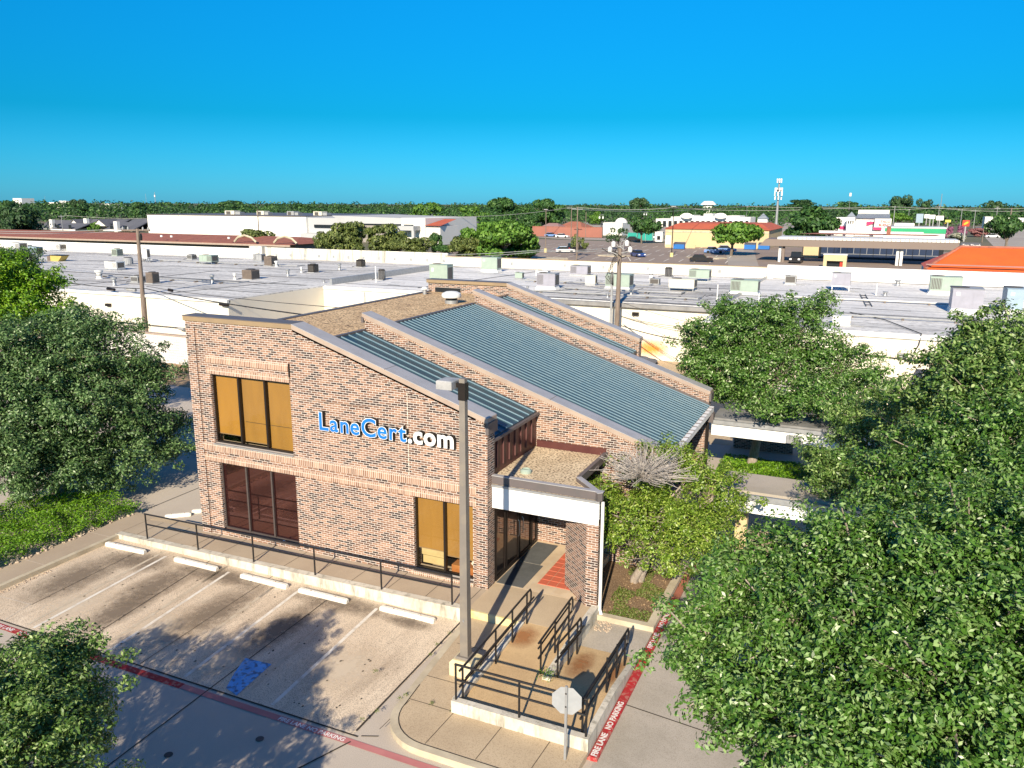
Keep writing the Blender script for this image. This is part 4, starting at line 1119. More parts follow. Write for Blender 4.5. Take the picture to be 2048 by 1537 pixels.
# white brick low wall and utility enclosure on the left
t = thing('garden_wall', 'low white block wall with brown cap beside the brick office corner', 'wall', (-50, 41, 0))
MB().box(-52.2, -38, 41.4, 41.65, 0, 2.05).build('wall', M['white_brick'], t)
MB().box(-52.3, -37.9, 41.35, 41.7, 2.053, 2.14).build('wall_cap', M['coping_side'], t)
MB().box(-54.6, -52.23, 41.2, 41.6, 0, 2.3).build('gate_panel', M['ac_grey'], t)

# ------------------------------------------------------------------ rooftop units
TH_ = 'rooftop units on the strip mall'
def louvers(mb, x0, x1, y, z0, z1, n, proud=.03):
    for k in range(n):
        z = z0 + (z1 - z0) * (k + .5) / n
        mb.box(x0, x1, y - proud, y - .002, z - (z1 - z0) / n * .28, z + (z1 - z0) / n * .28)
def rtu(px, py, pw, ph, col, label, grille='L', curb='galv', depth=None, legs=False, fan=1):
    P = G(px, py, ZR); s = mpp(P)
    w_, h_ = pw * s * .92, ph * s * .97
    d_ = depth or w_ * .62
    x0, x1, y0, y1 = P[0] - w_ / 2, P[0] + w_ / 2, P[1], P[1] + d_
    t = thing('rooftop_unit', label, 'air conditioner', (P[0], P[1], ZR), TH_)
    hc = h_ * (.3 if legs else .2)
    if legs:
        c = MB()
        for sx in (x0 + .05, x1 - .12):
            for sy in (y0 + .05, y1 - .12): c.box(sx, sx + .07, sy, sy + .07, ZR - .01, ZR + hc)
        c.box(x0, x1, y0, y0 + .06, ZR + hc - .08, ZR + hc); c.box(x0, x1, y1 - .06, y1, ZR + hc - .08, ZR + hc)
        c.build('stand', M[curb], t)
    else:
        e_ = -.06 * w_
        v = [(x0 + e_, y0 - .05, ZR - .01), (x1 - e_, y0 - .05, ZR - .01), (x1 - e_, y1, ZR - .01), (x0 + e_, y1, ZR - .01), (x0 + .04, y0 + .04, ZR + hc), (x1 - .04, y0 + .04, ZR + hc), (x1 - .04, y1 - .04, ZR + hc), (x0 + .04, y1 - .04, ZR + hc)]
        MB().add(v, [(3, 2, 1, 0), (4, 5, 6, 7), (0, 1, 5, 4), (1, 2, 6, 5), (2, 3, 7, 6), (3, 0, 4, 7)]).build('curb', M[curb], t)
    za, zb = ZR + hc + .001, ZR + h_
    MB().bbox(x0, x1, y0, y1, za, zb, .02).build('cabinet', M[col], t)
    MB().box(x0 - .03, x1 + .03, y0 - .03, y1 + .03, zb - .004, zb + .03).build('top_panel', M['ac_grey' if col in ('ac_lav', 'ac_brown') else col], t)
    hh = zb - za
    if grille in 'LR':
        ga, gb_ = (x0 + .04, x0 + w_ * .36) if grille == 'L' else (x1 - w_ * .36, x1 - .04)
        g_ = MB().box(ga, gb_, y0 - .012, y0 - .001, za + hh * .12, zb - hh * .1); go = g_.build('grille', M['grille'], t)
        l_ = MB()
        for k in range(7):
            xx = ga + (gb_ - ga) * (k + .5) / 7
            l_.box(xx - .02, xx + .02, y0 - .025, y0 - .0125, za + hh * .12, zb - hh * .1)
        l_.build('guard_bars', M[col], go)
        pa, pb = (x0 + w_ * .42, x1 - .05) if grille == 'L' else (x0 + .05, x1 - w_ * .42)
        MB().box(pa, (pa + pb) / 2 - .02, y0 - .012, y0 - .001, za + hh * .1, zb - hh * .12).build('access_panel', M[col], t)
        MB().box((pa + pb) / 2 + .02, pb, y0 - .012, y0 - .001, za + hh * .1, zb - hh * .12).build('access_panel', M[col], t)
    elif grille == 'F':
        MB().box(x0 + w_ * .08, x1 - w_ * .08, y0 - .012, y0 - .001, za + hh * .1, zb - hh * .1).build('grille', M['grille'], t)
    elif grille == 'P':
        MB().box(x0 + w_ * .1, x0 + w_ * .55, y0 - .012, y0 - .001, za + hh * .1, za + hh * .5).build('access_panel', M[col], t)
        MB().box(x0 + w_ * .66, x1 - w_ * .06, y0 - .012, y0 - .001, za + hh * .05, zb - hh * .15).build('access_panel', M[col], t)
        MB().box(x0 + w_ * .12, x0 + w_ * .24, y0 - .014, y0 - .001, zb - hh * .32, zb - hh * .16).build('label_plate', M['white_paint'], t)
    g_ = MB().box(x1 + .001, x1 + .012, y0 + d_ * .12, y1 - d_ * .12, za + hh * .12, zb - hh * .12); g_.build('side_grille', M['grille'], t)
    for k in range(fan):
        cx_ = x0 + w_ * (k + .5) / fan * (.5 if fan == 1 else 1) + (w_ * .0)
        r_ = min(w_ / fan, d_) * .32
        MB().lathe(cx_, y0 + d_ / 2, [(r_, zb + .028), (r_ * 1.02, zb + .07), (r_ * .9, zb + .075)], 14).build('fan_ring', M['grille'], t)
    cp = MB().tube([(x1 + .05, y0 + .1, ZR + .05), (x1 + .35, y0 + .05, ZR + .05), (x1 + .8, y0 - .1, ZR + .04)], .03, 6)
    cp.build('conduit', M['ac_grey'], t)
    return t
def condenser(px, py, pw, ph, col, label, rnd=False):
    P = G(px, py, ZR); s = mpp(P)
    w_, h_ = pw * s * .88, ph * s * .97
    t = thing('condenser_unit', label, 'air conditioner', (P[0], P[1], ZR), TH_)
    x0, x1, y0, y1 = P[0] - w_ / 2, P[0] + w_ / 2, P[1], P[1] + w_
    MB().box(x0 - .08, x1 + .08, y0 - .08, y1 + .08, ZR - .01, ZR + .07).build('base_rails', M['ac_grey'], t)
    if rnd:
        MB().lathe(P[0], P[1] + w_ / 2, [(w_ / 2, ZR + .072), (w_ / 2, ZR + h_ - .02), (w_ * .46, ZR + h_)], 18).build('cabinet', M[col], t)
        g_ = MB()
        for k in range(18):
            a = 2 * math.pi * k / 18
            g_.box(P[0] + w_ * .505 * math.cos(a) - .012, P[0] + w_ * .505 * math.cos(a) + .012, P[1] + w_ / 2 + w_ * .505 * math.sin(a) - .012, P[1] + w_ / 2 + w_ * .505 * math.sin(a) + .012, ZR + .12, ZR + h_ - .06)
        g_.build('guard_bars', M['ac_grey'], t)
    else:
        MB().bbox(x0, x1, y0, y1, ZR + .072, ZR + h_, .02).build('cabinet', M[col], t)
        l_ = MB(); louvers(l_, x0 + .05, x1 - .05, y0, ZR + .15, ZR + h_ - .12, 8, .02)
        l_.build('louver', M['grille'] if col != 'ac_brown' else M['ac_brown'], t)
        l_ = MB()
        for k in range(8):
            z = ZR + .15 + (h_ - .27) * (k + .5) / 8
            l_.box(x1 + .002, x1 + .02, y0 + .05, y1 - .05, z - .02, z + .02)
        l_.build('louver', M['grille'], t)
    MB().lathe(P[0], P[1] + w_ / 2, [(w_ * .38, ZR + h_ + .001), (w_ * .4, ZR + h_ + .05), (w_ * .34, ZR + h_ + .06)], 14).build('fan_ring', M['grille'], t)
    MB().tube([(x0, y0 + .1, ZR + .15), (x0 - .3, y0 - .05, ZR + .1), (x0 - .55, y0 - .05, ZR + .02)], .03, 6).build('refrigerant_line', M['cable'], t)
    return t
def stack(px, py, pw, ph, label, mat='galv', cap=True):
    P = G(px, py, ZR); s = mpp(P)
    r_, h_ = pw * s * .32, ph * s
    t = thing('flue_vent', label, 'vent', (P[0], P[1], ZR), 'flue vents on the strip mall roof')
    MB().lathe(P[0], P[1], [(r_ * 1.5, ZR - .01), (r_, ZR + .12), (r_, ZR + h_ * .8)], 12).build('pipe', M[mat], t)
    if cap:
        MB().lathe(P[0], P[1], [(r_ * 1.5, ZR + h_ * .72), (r_ * 1.6, ZR + h_ * .8), (r_ * 1.6, ZR + h_ * .94), (r_ * .6, ZR + h_)], 12).build('cap', M[mat], t)
        MB().lathe(P[0], P[1], [(r_ * 1.15, ZR + h_ * .4), (r_ * 1.15, ZR + h_ * .48)], 12).build('band', M['grille'], t)
    return t
# left roof
condenser(269, 566, 22, 14, 'ac_grey', 'low grey condenser box touching the left utility pole')
condenser(299, 568, 20, 23, 'ac_brown', 'brown condenser right behind the left utility pole')
rtu(222, 541, 36, 17, 'ac_white', 'white packaged unit with dark open end left of the utility pole', 'R')
condenser(249, 530, 21, 14, 'ac_grey', 'squat round grey condenser behind the white packaged unit', True)
condenser(229, 513, 17, 15, 'ac_green', 'pale green condenser near the long white parapet')
t = rtu(290, 525, 15, 27, 'ac_white', 'tall pale evaporative cooler just right of the left utility pole', 'N', legs=True)
rtu(110, 502, 30, 13, 'ac_white', 'white unit against the far left parapet above the yellow hopper', 'R')
rtu(28, 500, 34, 14, 'ac_white', 'white unit at the far left end of the roof by the parapet', 'R')
rtu(66, 514, 26, 20, 'ac_blue', 'pale blue unit behind the bright green tree on the left', 'L')
rtu(50, 528, 30, 22, 'ac_white', 'pale tank shaped unit just above the left tree crown', 'P')
rtu(411, 529, 35, 18, 'ac_green', 'pale green unit with open coils in the middle of the left roof', 'R', legs=True)
condenser(379, 520, 15, 11, 'ac_grey', 'small grey louvered box near the end of the white parapet')
condenser(494, 560, 27, 20, 'ac_brown', 'broad brown condenser nearest the return wall corner')
condenser(536, 533, 21, 20, 'ac_brown', 'brown condenser in front of the stained parapet')
rtu(515, 525, 23, 16, 'ac_grey', 'grey twin grille unit at the foot of the stained parapet', 'L')
condenser(622, 546, 17, 17, 'dark_frame', 'near black condenser in the centre of the left roof')
condenser(718, 535, 15, 15, 'dark_frame', 'near black condenser close to the low roof divider')
stack(199, 558, 16, 18, 'wide mushroom shaped vent above the left wall', 'ac_white')
stack(229, 572, 12, 18, 'tall banded flue beside the hanging cable boxes')
stack(425, 568, 9, 19, 'slim flue left of the broad brown condenser')
stack(470, 560, 7, 14, 'thin white vent touching the broad brown condenser', 'ac_white')
stack(576, 553, 9, 15, 'flue between the brown and black condensers')
stack(679, 541, 8, 14, 'flue left of the condenser by the roof divider')
stack(603, 546, 5, 12, 'thin white pipe beside the centre black condenser', 'ac_white')
stack(553, 534, 8, 12, 'curved top flue right of the brown condenser by the parapet', 'ac_white')
t = thing('roof_hopper', 'tilted yellow open hopper on the far left of the roof', 'hopper', G(112, 523, ZR), None)
P = G(112, 523, ZR); s = mpp(P); a_ = 16 * s
MB().prism([(P[0] - a_, ZR), (P[0] + a_ * .4, ZR), (P[0] + a_ * 1.15, ZR + 11 * s), (P[0] - a_, ZR + 11 * s)], 'y', P[1], P[1] + 1.0).build('body', M['yellow_tarp'], t)
MB().box(P[0] - a_ * 1.05, P[0] + a_ * 1.2, P[1] - .05, P[1] + 1.05, ZR + 11 * s, ZR + 12.2 * s).build('rim', M['dark_frame'], t)
MB().box(P[0] - a_ * 1.6, P[0] - a_ * 1.05, P[1], P[1] + 1, ZR, ZR + 10 * s).build('bin', M['ac_brown'], t)
# right roof
rtu(877, 583, 44, 54, 'ac_green', 'tall pale green unit on a flared curb above the rear brick parapet', 'P', 'ac_white')
rtu(978, 545, 38, 30, 'ac_green', 'pale green unit on a flared stand against the back parapet', 'P', 'ac_white')
rtu(1037, 559, 17, 13, 'ac_green', 'little green box unit left of the lilac units', 'N')
rtu(1091, 579, 43, 32, 'ac_lav', 'lilac grey unit on a pale base behind the brick parapet', 'L', 'ac_white')
rtu(1083, 556, 28, 14, 'ac_white', 'low rounded duct unit behind the front lilac unit', 'N')
rtu(1157, 553, 40, 21, 'ac_lav', 'lilac grey unit close to the back parapet', 'L')
rtu(1180, 572, 23, 21, 'ac_cream', 'cream cube unit with slotted front left of the right utility pole', 'L')
rtu(1234, 579, 54, 30, 'ac_green', 'wide unit with brown grille straddling the right utility pole', 'L')
stack(1302, 559, 11, 23, 'silver drum vent right of the right utility pole', 'ac_white')
condenser(1335, 555, 17, 19, 'dark_frame', 'dark round condenser beside the silver drum vent', True)
rtu(1308, 571, 21, 13, 'ac_grey', 'small open framed box unit below the silver drum vent', 'F')
rtu(1362, 583, 55, 24, 'ac_cream', 'long cream unit standing over the gutter edge', 'N', legs=True)
rtu(1397, 563, 44, 23, 'ac_green', 'pale green unit with grey grille on tall legs', 'L', legs=True)
rtu(1487, 589, 58, 28, 'ac_green', 'wide unit with cream slotted grille above the tree behind the walkway', 'L')
rtu(1580, 570, 23, 18, 'ac_grey', 'grey louvered box standing on the pale right roof', 'F')
rtu(1680, 583, 38, 37, 'ac_lav', 'tall lilac unit on a pale stand against the white parapet', 'P', 'ac_white', legs=True)
rtu(1890, 590, 62, 36, 'ac_green', 'wide unit with brown grille below the orange roof', 'L', 'ac_white')
rtu(1932, 628, 60, 50, 'ac_lav', 'large lilac grey box unit nearest the right tree', 'P', 'ac_white', depth=2.2)
rtu(2040, 630, 58, 52, 'ac_blue', 'large pale blue unit at the right edge of the photo', 'P', 'ac_white', depth=2.2)
rtu(1682, 652, 36, 19, 'ac_white', 'low white skylight box near the front edge of the right roof', 'N', 'ac_white', fan=0)
rtu(1558, 652, 22, 16, 'ac_blue', 'low pale box half hidden by the tree top on the right roof', 'N', fan=0)
condenser(760, 561, 16, 21, 'dark_frame', 'dark round condenser on the pale roof just right of the divider', True)
for px, py, h_, lab in [(752, 565, 40, 'tall white vent pipe left of the dark round condenser'), (1434, 600, 38, 'tall white post on the gutter edge right of the cream unit'), (1752, 591, 30, 'white vent pipe on the open right roof'), (1517, 610, 30, 'white post by the wide cream slotted unit'), (1636, 600, 26, 'white post left of the tall lilac unit'), (2043, 640, 50, 'thin white post in front of the pale blue unit')]:
    stack(px, py, 4, h_, lab, 'ac_white', False)
for px, py, w_, h_, lab in [(1770, 592, 10, 9, 'small dark pipe vent right of the white vent pipe'), (1795, 572, 12, 12, 'small open vent frame left of the brown grille unit'), (1112, 566, 6, 14, 'thin vent between the lilac units'), (1262, 590, 7, 12, 'short vent at the foot of the right utility pole'), (985, 575, 6, 8, 'tiny vent above the brick parapet slope'), (1055, 590, 5, 18, 'thin pipe beside the lilac unit base'), (1215, 596, 7, 10, 'short vent on the grey gutter roof'), (648, 566, 5, 6, 'tiny pipe cap above the return wall corner')]:
    stack(px, py, w_, h_, lab, 'galv')
# shallow ladder lying on the roof
t = thing('roof_ladder', 'short dark ladder lying flat on the right roof', 'ladder', G(1735, 600, ZR))
a, b = G(1725, 590, ZR), G(1738, 614, ZR)
for dx in (-.2, .2): MB().tube([(a[0] + dx, a[1], ZR + .05), (b[0] + dx, b[1], ZR + .05)], .035, 6).build('rail', M['dark_frame'], t)
for k in range(5):
    f_ = (k + .5) / 5; MB().tube([(a[0] + (b[0] - a[0]) * f_ - .2, a[1] + (b[1] - a[1]) * f_, ZR + .05), (a[0] + (b[0] - a[0]) * f_ + .2, a[1] + (b[1] - a[1]) * f_, ZR + .05)], .025, 6).build('rung', M['dark_frame'], t)

# ------------------------------------------------------------------ utility poles and cables
def wire(name, label, pts, r=.02, mat='cable', sag=0.0, n=14, group=None):
    out = []
    for a, b in zip(pts[:-1], pts[1:]):
        a, b = np.array(a, float), np.array(b, float)
        for k in range(n + (1 if b is pts[-1] else 0)):
            f_ = k / n; p = a + (b - a) * f_; p[2] -= sag * 4 * f_ * (1 - f_); out.append(p)
    out.append(np.array(pts[-1], float))
    return tag(MB().tube(out, r, 5).build(name, M[mat]), label, 'cable', group)
pL = G(303, 690, 0)
XPL, YPL = float(pL[0]), float(pL[1]) - .5
t = thing('utility_pole', 'leaning brown wooden utility pole in front of the left white wall', 'utility pole', (XPL, YPL, 0))
topL = WY(275, 458, YPL)
MB().tube([(XPL, YPL, 0), tuple(topL)], .2, 10, .13).build('pole', M['wood_pole'], t)
MB().tube([(topL[0] - 1.5, YPL - .2, topL[2] - .15), (topL[0] + 1.1, YPL + .2, topL[2] - .1)], .075, 6).build('crossarm', M['wood_pole'], t)
for dx in (-1.4, -.9, .5, 1.0):
    MB().lathe(topL[0] + dx, YPL + dx * .14, [(.05, topL[2] - .1), (.08, topL[2]), (.04, topL[2] + .15)], 8).build('insulator', M['ac_grey'], t)
MB().lathe(topL[0] + .35, YPL - .1, [(.12, topL[2] - .9), (.14, topL[2] - .6), (.1, topL[2] - .35)], 8).build('fuse_box', M['dark_frame'], t)
xr, yr = float(WY(1233, 655, 56.3)[0]), 56.3
t = thing('utility_pole', 'brown wooden utility pole with tangled cable top behind the brick office', 'utility pole', (xr, yr, 0))
tr_ = WY(1240, 497, yr)
MB().tube([(xr, yr, 0), tuple(tr_)], .19, 10, .15).build('pole', M['wood_pole'], t)
MB().tube([(xr - .45, yr - .1, 0), (xr - .42, yr - .1, 6.6)], .09, 8).build('riser_pipe', M['ac_grey'], t)
for k in range(16):
    a = np.array(tr_) + np.array([random.uniform(-.6, .6), random.uniform(-.3, .3), random.uniform(-.9, .4)])
    b = a + np.array([random.uniform(-1, 1), random.uniform(-.4, .4), random.uniform(-.5, .7)])
    m_ = (a + b) / 2 + np.array([random.uniform(-.3, .3), 0, random.uniform(-.3, .3)])
    MB().tube([a, m_, b], .03, 5).build('cable_end', M['cable_pale' if k % 2 else 'cable'], t)
for k in range(5):
    a = np.array([xr - .1, yr - .2, 8.0 - k * .15]); b = np.array([xr - .45 - .12 * k, yr - .2, 7.4 - .3 * k]); c = np.array([xr - .3, yr - .2, 5.6])
    MB().tube([a, b, c], .022, 5).build('cable_loop', M['cable'], t)
for k, (dx, dz) in enumerate([(-.5, .1), (.5, .2), (.75, -.25), (-.75, -.3)]):
    MB().lathe(tr_[0] + dx, yr, [(.14, tr_[2] + dz), (.16, tr_[2] + dz + .3), (.05, tr_[2] + dz + .4)], 8).build('insulator', M['ac_white'], t)
PG = 'overhead cables near the left pole'
wire('power_line', 'upper pale cable running left from the top of the left pole', [tuple(topL + np.array([-1.4, 0, 0])), tuple(WY(-40, 461, 52))], .022, 'cable_pale', .2)
wire('power_line', 'second pale cable running left from the crossarm of the left pole', [tuple(topL + np.array([-.9, .1, -.15])), tuple(WY(-40, 465, 53))], .022, 'cable_pale', .2)
kL = np.array([XPL, YPL - .15, 5.15])
wire('telephone_cable', 'thick black cable with splice boxes from the left pole to the office roof', [tuple(WY(293, 578, YPL)), tuple(WY(640, 634, 30.5))], .035, 'cable', .12)
wire('telephone_cable', 'thin black cable crossing the return wall to the office roof', [tuple(WY(293, 573, YPL)), tuple(WY(445, 594, YPL + 1)), tuple(WY(760, 622, 34.5))], .02, 'cable', .05)
wire('telephone_cable', 'black cable with fat splice boxes running left along the wall top', [tuple(WY(293, 578, YPL)), tuple(WY(120, 565, YPL - 1)), tuple(WY(-60, 560, YPL - 2))], .03, 'cable', .1)
wire('telephone_cable', 'thin pale cable across the left white wall behind the tree', [tuple(WY(380, 658, YPL)), tuple(WY(240, 645, YPL))], .03, 'cable', .0)
for px, py, w_, lab in [(222, 579, 20, 'black splice box on the cable left of the left pole'), (263, 580, 24, 'grey splice box on the cable touching the left pole'), (341, 581, 10, 'black tilted splice box right of the left pole'), (448, 610, 22, 'black splice sleeve on the cable by the return wall'), (363, 658, 14, 'grey cable box low on the left white wall')]:
    P = WY(px, py, YPL - .1); s = mpp(P)
    o = MB().tube([(P[0] - w_ * s / 2, P[1], P[2] + .02), (P[0] - w_ * s * .4, P[1], P[2] + .02), (P[0] + w_ * s * .4, P[1], P[2] - .02), (P[0] + w_ * s / 2, P[1], P[2] - .02)], .12, 8)
    tag(o.build('splice_box', M['dark_frame' if 'black' in lab else 'ac_grey']), lab, 'splice box')
for k, (ya, yb_, lab) in enumerate([(633, 652, 'upper black cable swooping right from the right pole'), (634, 668, 'middle black cable swooping right from the right pole'), (652, 685, 'thick lowest black cable from the right pole toward the trees'), (634, 660, 'thin slack cable from the right pole past the wall light')]):
    wire('telephone_cable', lab, [tuple(WY(1243, ya, yr)), tuple(WY(1460, yb_ + 6, 47))], .035 if k == 2 else .018, 'cable', .25)
wire('power_line', 'thin cable from the right pole down to the big tree behind the walkway', [tuple(WY(1246, 606, yr)), tuple(WY(1400, 650, 52))], .014, 'cable', .1)
wire('power_line', 'pale cable running left from the right pole over the back parapet', [tuple(tr_ + np.array([0, 0, -.1])), tuple(WY(1085, 503, 66)), tuple(WY(885, 516, 78))], .025, 'cable_pale', .1)
wire('power_line', 'second pale cable from the right pole to the stained parapet', [tuple(tr_ + np.array([0, 0, .1])), tuple(WY(1085, 500, 66)), tuple(WY(840, 510, 80))], .025, 'cable_pale', .15)
wire('conduit', 'black conduit drooping over the edge of the right roof to a wall light', [tuple(G(1700, 625, ZR + .1)), tuple(G(1770, 640, ZR + .1)), tuple(G(1843, 668, ZR + .1)), tuple(WY(1838, 690, Y3 - .2)), tuple(WY(1828, 706, Y3 - .2))], .03, 'cable', .0)
wire('conduit', 'long thin black conduit along the right white wall', [tuple(WY(1640, 697, Y3 - .1)), tuple(WY(1930, 735, Y3 - .1))], .03, 'cable', 0)
# ------------------------------------------------------------------ foliage
def unit(a): return a / (np.linalg.norm(a, axis=1, keepdims=True) + 1e-9)
def leaf_object(name, pos, nrm, size, mat, parent=None, aspect=.45, fold=.12, kind=None):
    n = len(pos)
    ref = unit(rng.normal(size=(n, 3)))
    t = unit(np.cross(nrm, ref)); b = np.cross(nrm, t)
    s = (size * rng.uniform(.65, 1.25, size=n))[:, None]
    V = np.empty((n, 4, 3), np.float32)
    V[:, 0] = pos - t * s * .5
    V[:, 1] = pos + b * s * aspect * .5 + nrm * s * fold
    V[:, 2] = pos + t * s * .5
    V[:, 3] = pos - b * s * aspect * .5 + nrm * s * fold
    off = np.zeros(3)
    q = parent
    while q is not None:
        off += np.array(q.location); q = q.parent
    V -= off.astype(np.float32)
    me = bpy.data.meshes.new(name)
    me.vertices.add(4 * n); me.loops.add(4 * n); me.polygons.add(n)
    me.vertices.foreach_set('co', V.reshape(-1))
    me.loops.foreach_set('vertex_index', np.arange(4 * n, dtype=np.int32))
    me.polygons.foreach_set('loop_start', np.arange(0, 4 * n, 4, dtype=np.int32))
    me.polygons.foreach_set('loop_total', np.full(n, 4, dtype=np.int32))
    me.update(calc_edges=True)
    me.materials.append(mat)
    o = bpy.data.objects.new(name, me); COL.objects.link(o)
    o.parent = parent
    if kind: o['kind'] = kind
    return o
def crown_points(lobes, sp, per, rho, core=.25):
    # leaves gathered in clumps that sit on the shells of the lobes
    P, Nn, cl = [], [], []
    for (c, r) in lobes:
        c = np.array(c, float)
        k = max(6, int(4 * math.pi * r * r * .75 / (sp * sp)))
        d = unit(rng.normal(size=(k, 3)))
        d = d[(d[:, 2] > -.55)]
        rr = r * rng.uniform(.62, 1.08, size=(len(d), 1)); rr[rng.random(len(d)) < .13] *= 1.22
        cc = c + d * rr * np.array([1, 1, .85])
        keep = rng.random(len(cc)) > .17
        cc, d = cc[keep], d[keep]
        for _ in range(int(2 + 3.2 * r)):
            sd = unit(rng.normal(size=(1, 3)))[0]; sd[2] = abs(sd[2]) * .7 - .1
            for s4 in range(3):
                q = c + sd * (r * .9 + rho * (.7 + 1.0 * s4)) + rng.normal(size=3) * rho * .25
                m4 = int(per * (.55 - .12 * s4)); e_ = unit(rng.normal(size=(m4, 3)))
                P.append(q + e_ * rho * (.8 - .14 * s4) * rng.random((m4, 1)) ** .5); Nn.append(unit(e_ * .4 + np.array([0, 0, .6]) + rng.normal(size=(m4, 3)) * .5))
            cc = np.vstack([cc, q[None]]); d = np.vstack([d, sd[None]])
        cl.append((c, cc))
        m = per
        for q, dd in zip(cc, d):
            e_ = unit(rng.normal(size=(m, 3)))
            rad = rho * rng.uniform(.25, 1.0, size=(m, 1)) ** .6 * rng.uniform(.75, 1.3)
            P.append(q + e_ * rad * np.array([1, 1, .7]))
            Nn.append(unit(e_ * .5 + dd * .5 + np.array([0, 0, .55]) + rng.normal(size=(m, 3)) * .55))
        nc = int(len(cc) * per * core)
        e_ = unit(rng.normal(size=(nc, 3)))
        P.append(c + e_ * r * .75 * rng.random((nc, 1)) ** .4); Nn.append(unit(rng.normal(size=(nc, 3))))
    return np.concatenate(P), np.concatenate(Nn), cl
def limb_tree(name, label, base, lobes, mat, leaf, sp, per, rho, trunk_r=.16, bark='bark', cat='tree', twigs=.25, top=None, lean=None, group=None, trunks=None, core=.25, forks=True):
    base = np.array(base, float)
    t = thing(name, label, cat, base, group)
    P, Nn, cl = crown_points(lobes, sp, per, rho, core)
    leaf_object('crown', P, Nn, leaf, mat, t)
    cen = np.mean([c for c, r in lobes], axis=0)
    fork = base + (cen - base) * .45; fork[2] = base[2] + (cen[2] - base[2]) * .5
    for bq in (trunks or [base]):
        bq = np.array(bq, float)
        tr_m = MB()
        mid = bq * .5 + fork * .5 + np.array([.06, -.05, 0])
        tr_m.tube([bq + np.array([0, 0, -.1]), bq + np.array([0, 0, .15]), mid, fork], trunk_r * 1.15, 10, trunk_r * .7)
        for c, r in lobes:
            m_ = (fork + np.array(c)) / 2 + np.array([random.uniform(-.2, .2), random.uniform(-.2, .2), random.uniform(-.1, .25)])
            tr_m.tube([fork - (fork - bq) * .12, m_, np.array(c)], trunk_r * .5, 7, trunk_r * .12)
        tr_m.build('trunk', M[bark], t)
    tw = MB()
    for c, cc in cl:
        for q in cc:
            if random.random() < twigs:
                m_ = (c + q) / 2 + np.array([random.uniform(-.1, .1) for _ in range(3)])
                tw.tube([c, m_, q + (q - c) * .08], trunk_r * .11, 4, trunk_r * .04, caps=False)
    if tw.v: tw.build('twigs', M[bark], t)
    return t
def px_lobes(L): return [(at(a, b, d), r) for a, b, d, r in L]

# big tree filling the lower right
L = [(1405, 1290, 11.5, .72), (1480, 1185, 12, .85), (1430, 1400, 10.6, .5), (1560, 1140, 12.5, .8), (1600, 1260, 11, 1.0), (1535, 1430, 10.2, .85), (1690, 1120, 12, .95),
     (1750, 1290, 10.5, 1.1), (1680, 1470, 9.6, 1.0), (1850, 1170, 11.5, 1.1), (1900, 1390, 10, 1.2), (1800, 1560, 9.2, 1.0), (2000, 1250, 11, 1.1), (2050, 1470, 10, 1.2), (1955, 1090, 12.5, 1.0), (1590, 1570, 9.4, .8), (2090, 1120, 12, 1.0)]
lb = px_lobes(L)
bs = at(1800, 1300, 11); bs[2] = 0
limb_tree('leafy_tree', 'huge dense green tree filling the lower right over the driveway', bs, lb, M['leaf_oak'], .085, .29, 84, .21, .22, 'bark_pale', twigs=.3, core=.5)
L = [(1790, 985, 17, 1.0), (1900, 930, 18, 1.3), (1980, 1000, 16, 1.2), (2040, 890, 18, 1.4), (1870, 1040, 15.5, 1.0), (2080, 1000, 16, 1.2)]
bs = at(1930, 950, 17); bs[2] = 0
limb_tree('leafy_tree', 'dense green tree at the right edge behind the huge driveway tree', bs, px_lobes(L), M['leaf_oak'], .10, .34, 76, .25, .2, 'bark_pale', twigs=.2, core=.5)
L = [(1965, 725, 21, 1.1), (1890, 800, 21, .95), (2035, 720, 21, 1.4), (1805, 860, 22, .9), (1990, 820, 20, 1.5), (1900, 870, 20, 1.1), (2065, 810, 20, 1.5), (1950, 680, 21, .55), (1840, 800, 21.5, .5)]
bs = at(1960, 800, 21); bs[2] = 0
limb_tree('leafy_tree', 'loose topped green tree at the upper right in front of the white wall', bs, px_lobes(L), M['leaf_dusty'], .11, .36, 70, .26, .18, 'bark_pale', twigs=.35)
L = [(1745, 900, 25, 1.15), (1690, 950, 24.5, .8), (1785, 960, 24, 1.0), (1640, 975, 24.2, .45), (1720, 840, 26, .8), (1640, 920, 25, .55), (1800, 850, 25, .9)]
bs = at(1740, 900, 24.6); bs[2] = 0
limb_tree('leafy_tree', 'dusty green tree between the two covered walkways', bs, px_lobes(L), M['leaf_dusty'], .11, .36, 66, .26, .14, 'bark_pale', twigs=.4)
# tree behind the walkway
L = [(1500, 665, 35.5, 1.8), (1430, 695, 36, 1.4), (1590, 685, 36, 1.8), (1545, 625, 36, .8), (1625, 625, 36, .75), (1405, 745, 35, 1.0), (1675, 745, 35.5, 1.6), (1560, 755, 34.5, 1.9),
     (1470, 780, 35, 1.2), (1735, 790, 35, 1.1), (1640, 800, 31.8, 1.1), (1455, 640, 36, .75), (1548, 815, 31.6, .85), (1395, 665, 36, .5), (1700, 835, 31.5, .8), (1440, 725, 34.5, 1.2)]
limb_tree('leafy_tree', 'broad green tree with pale trunk rising behind the covered walkway', (-4.1, 35.2, 0), px_lobes(L), M['leaf_oak'], .135, .44, 66, .33, .22, 'bark_pale', twigs=.2, core=.4)
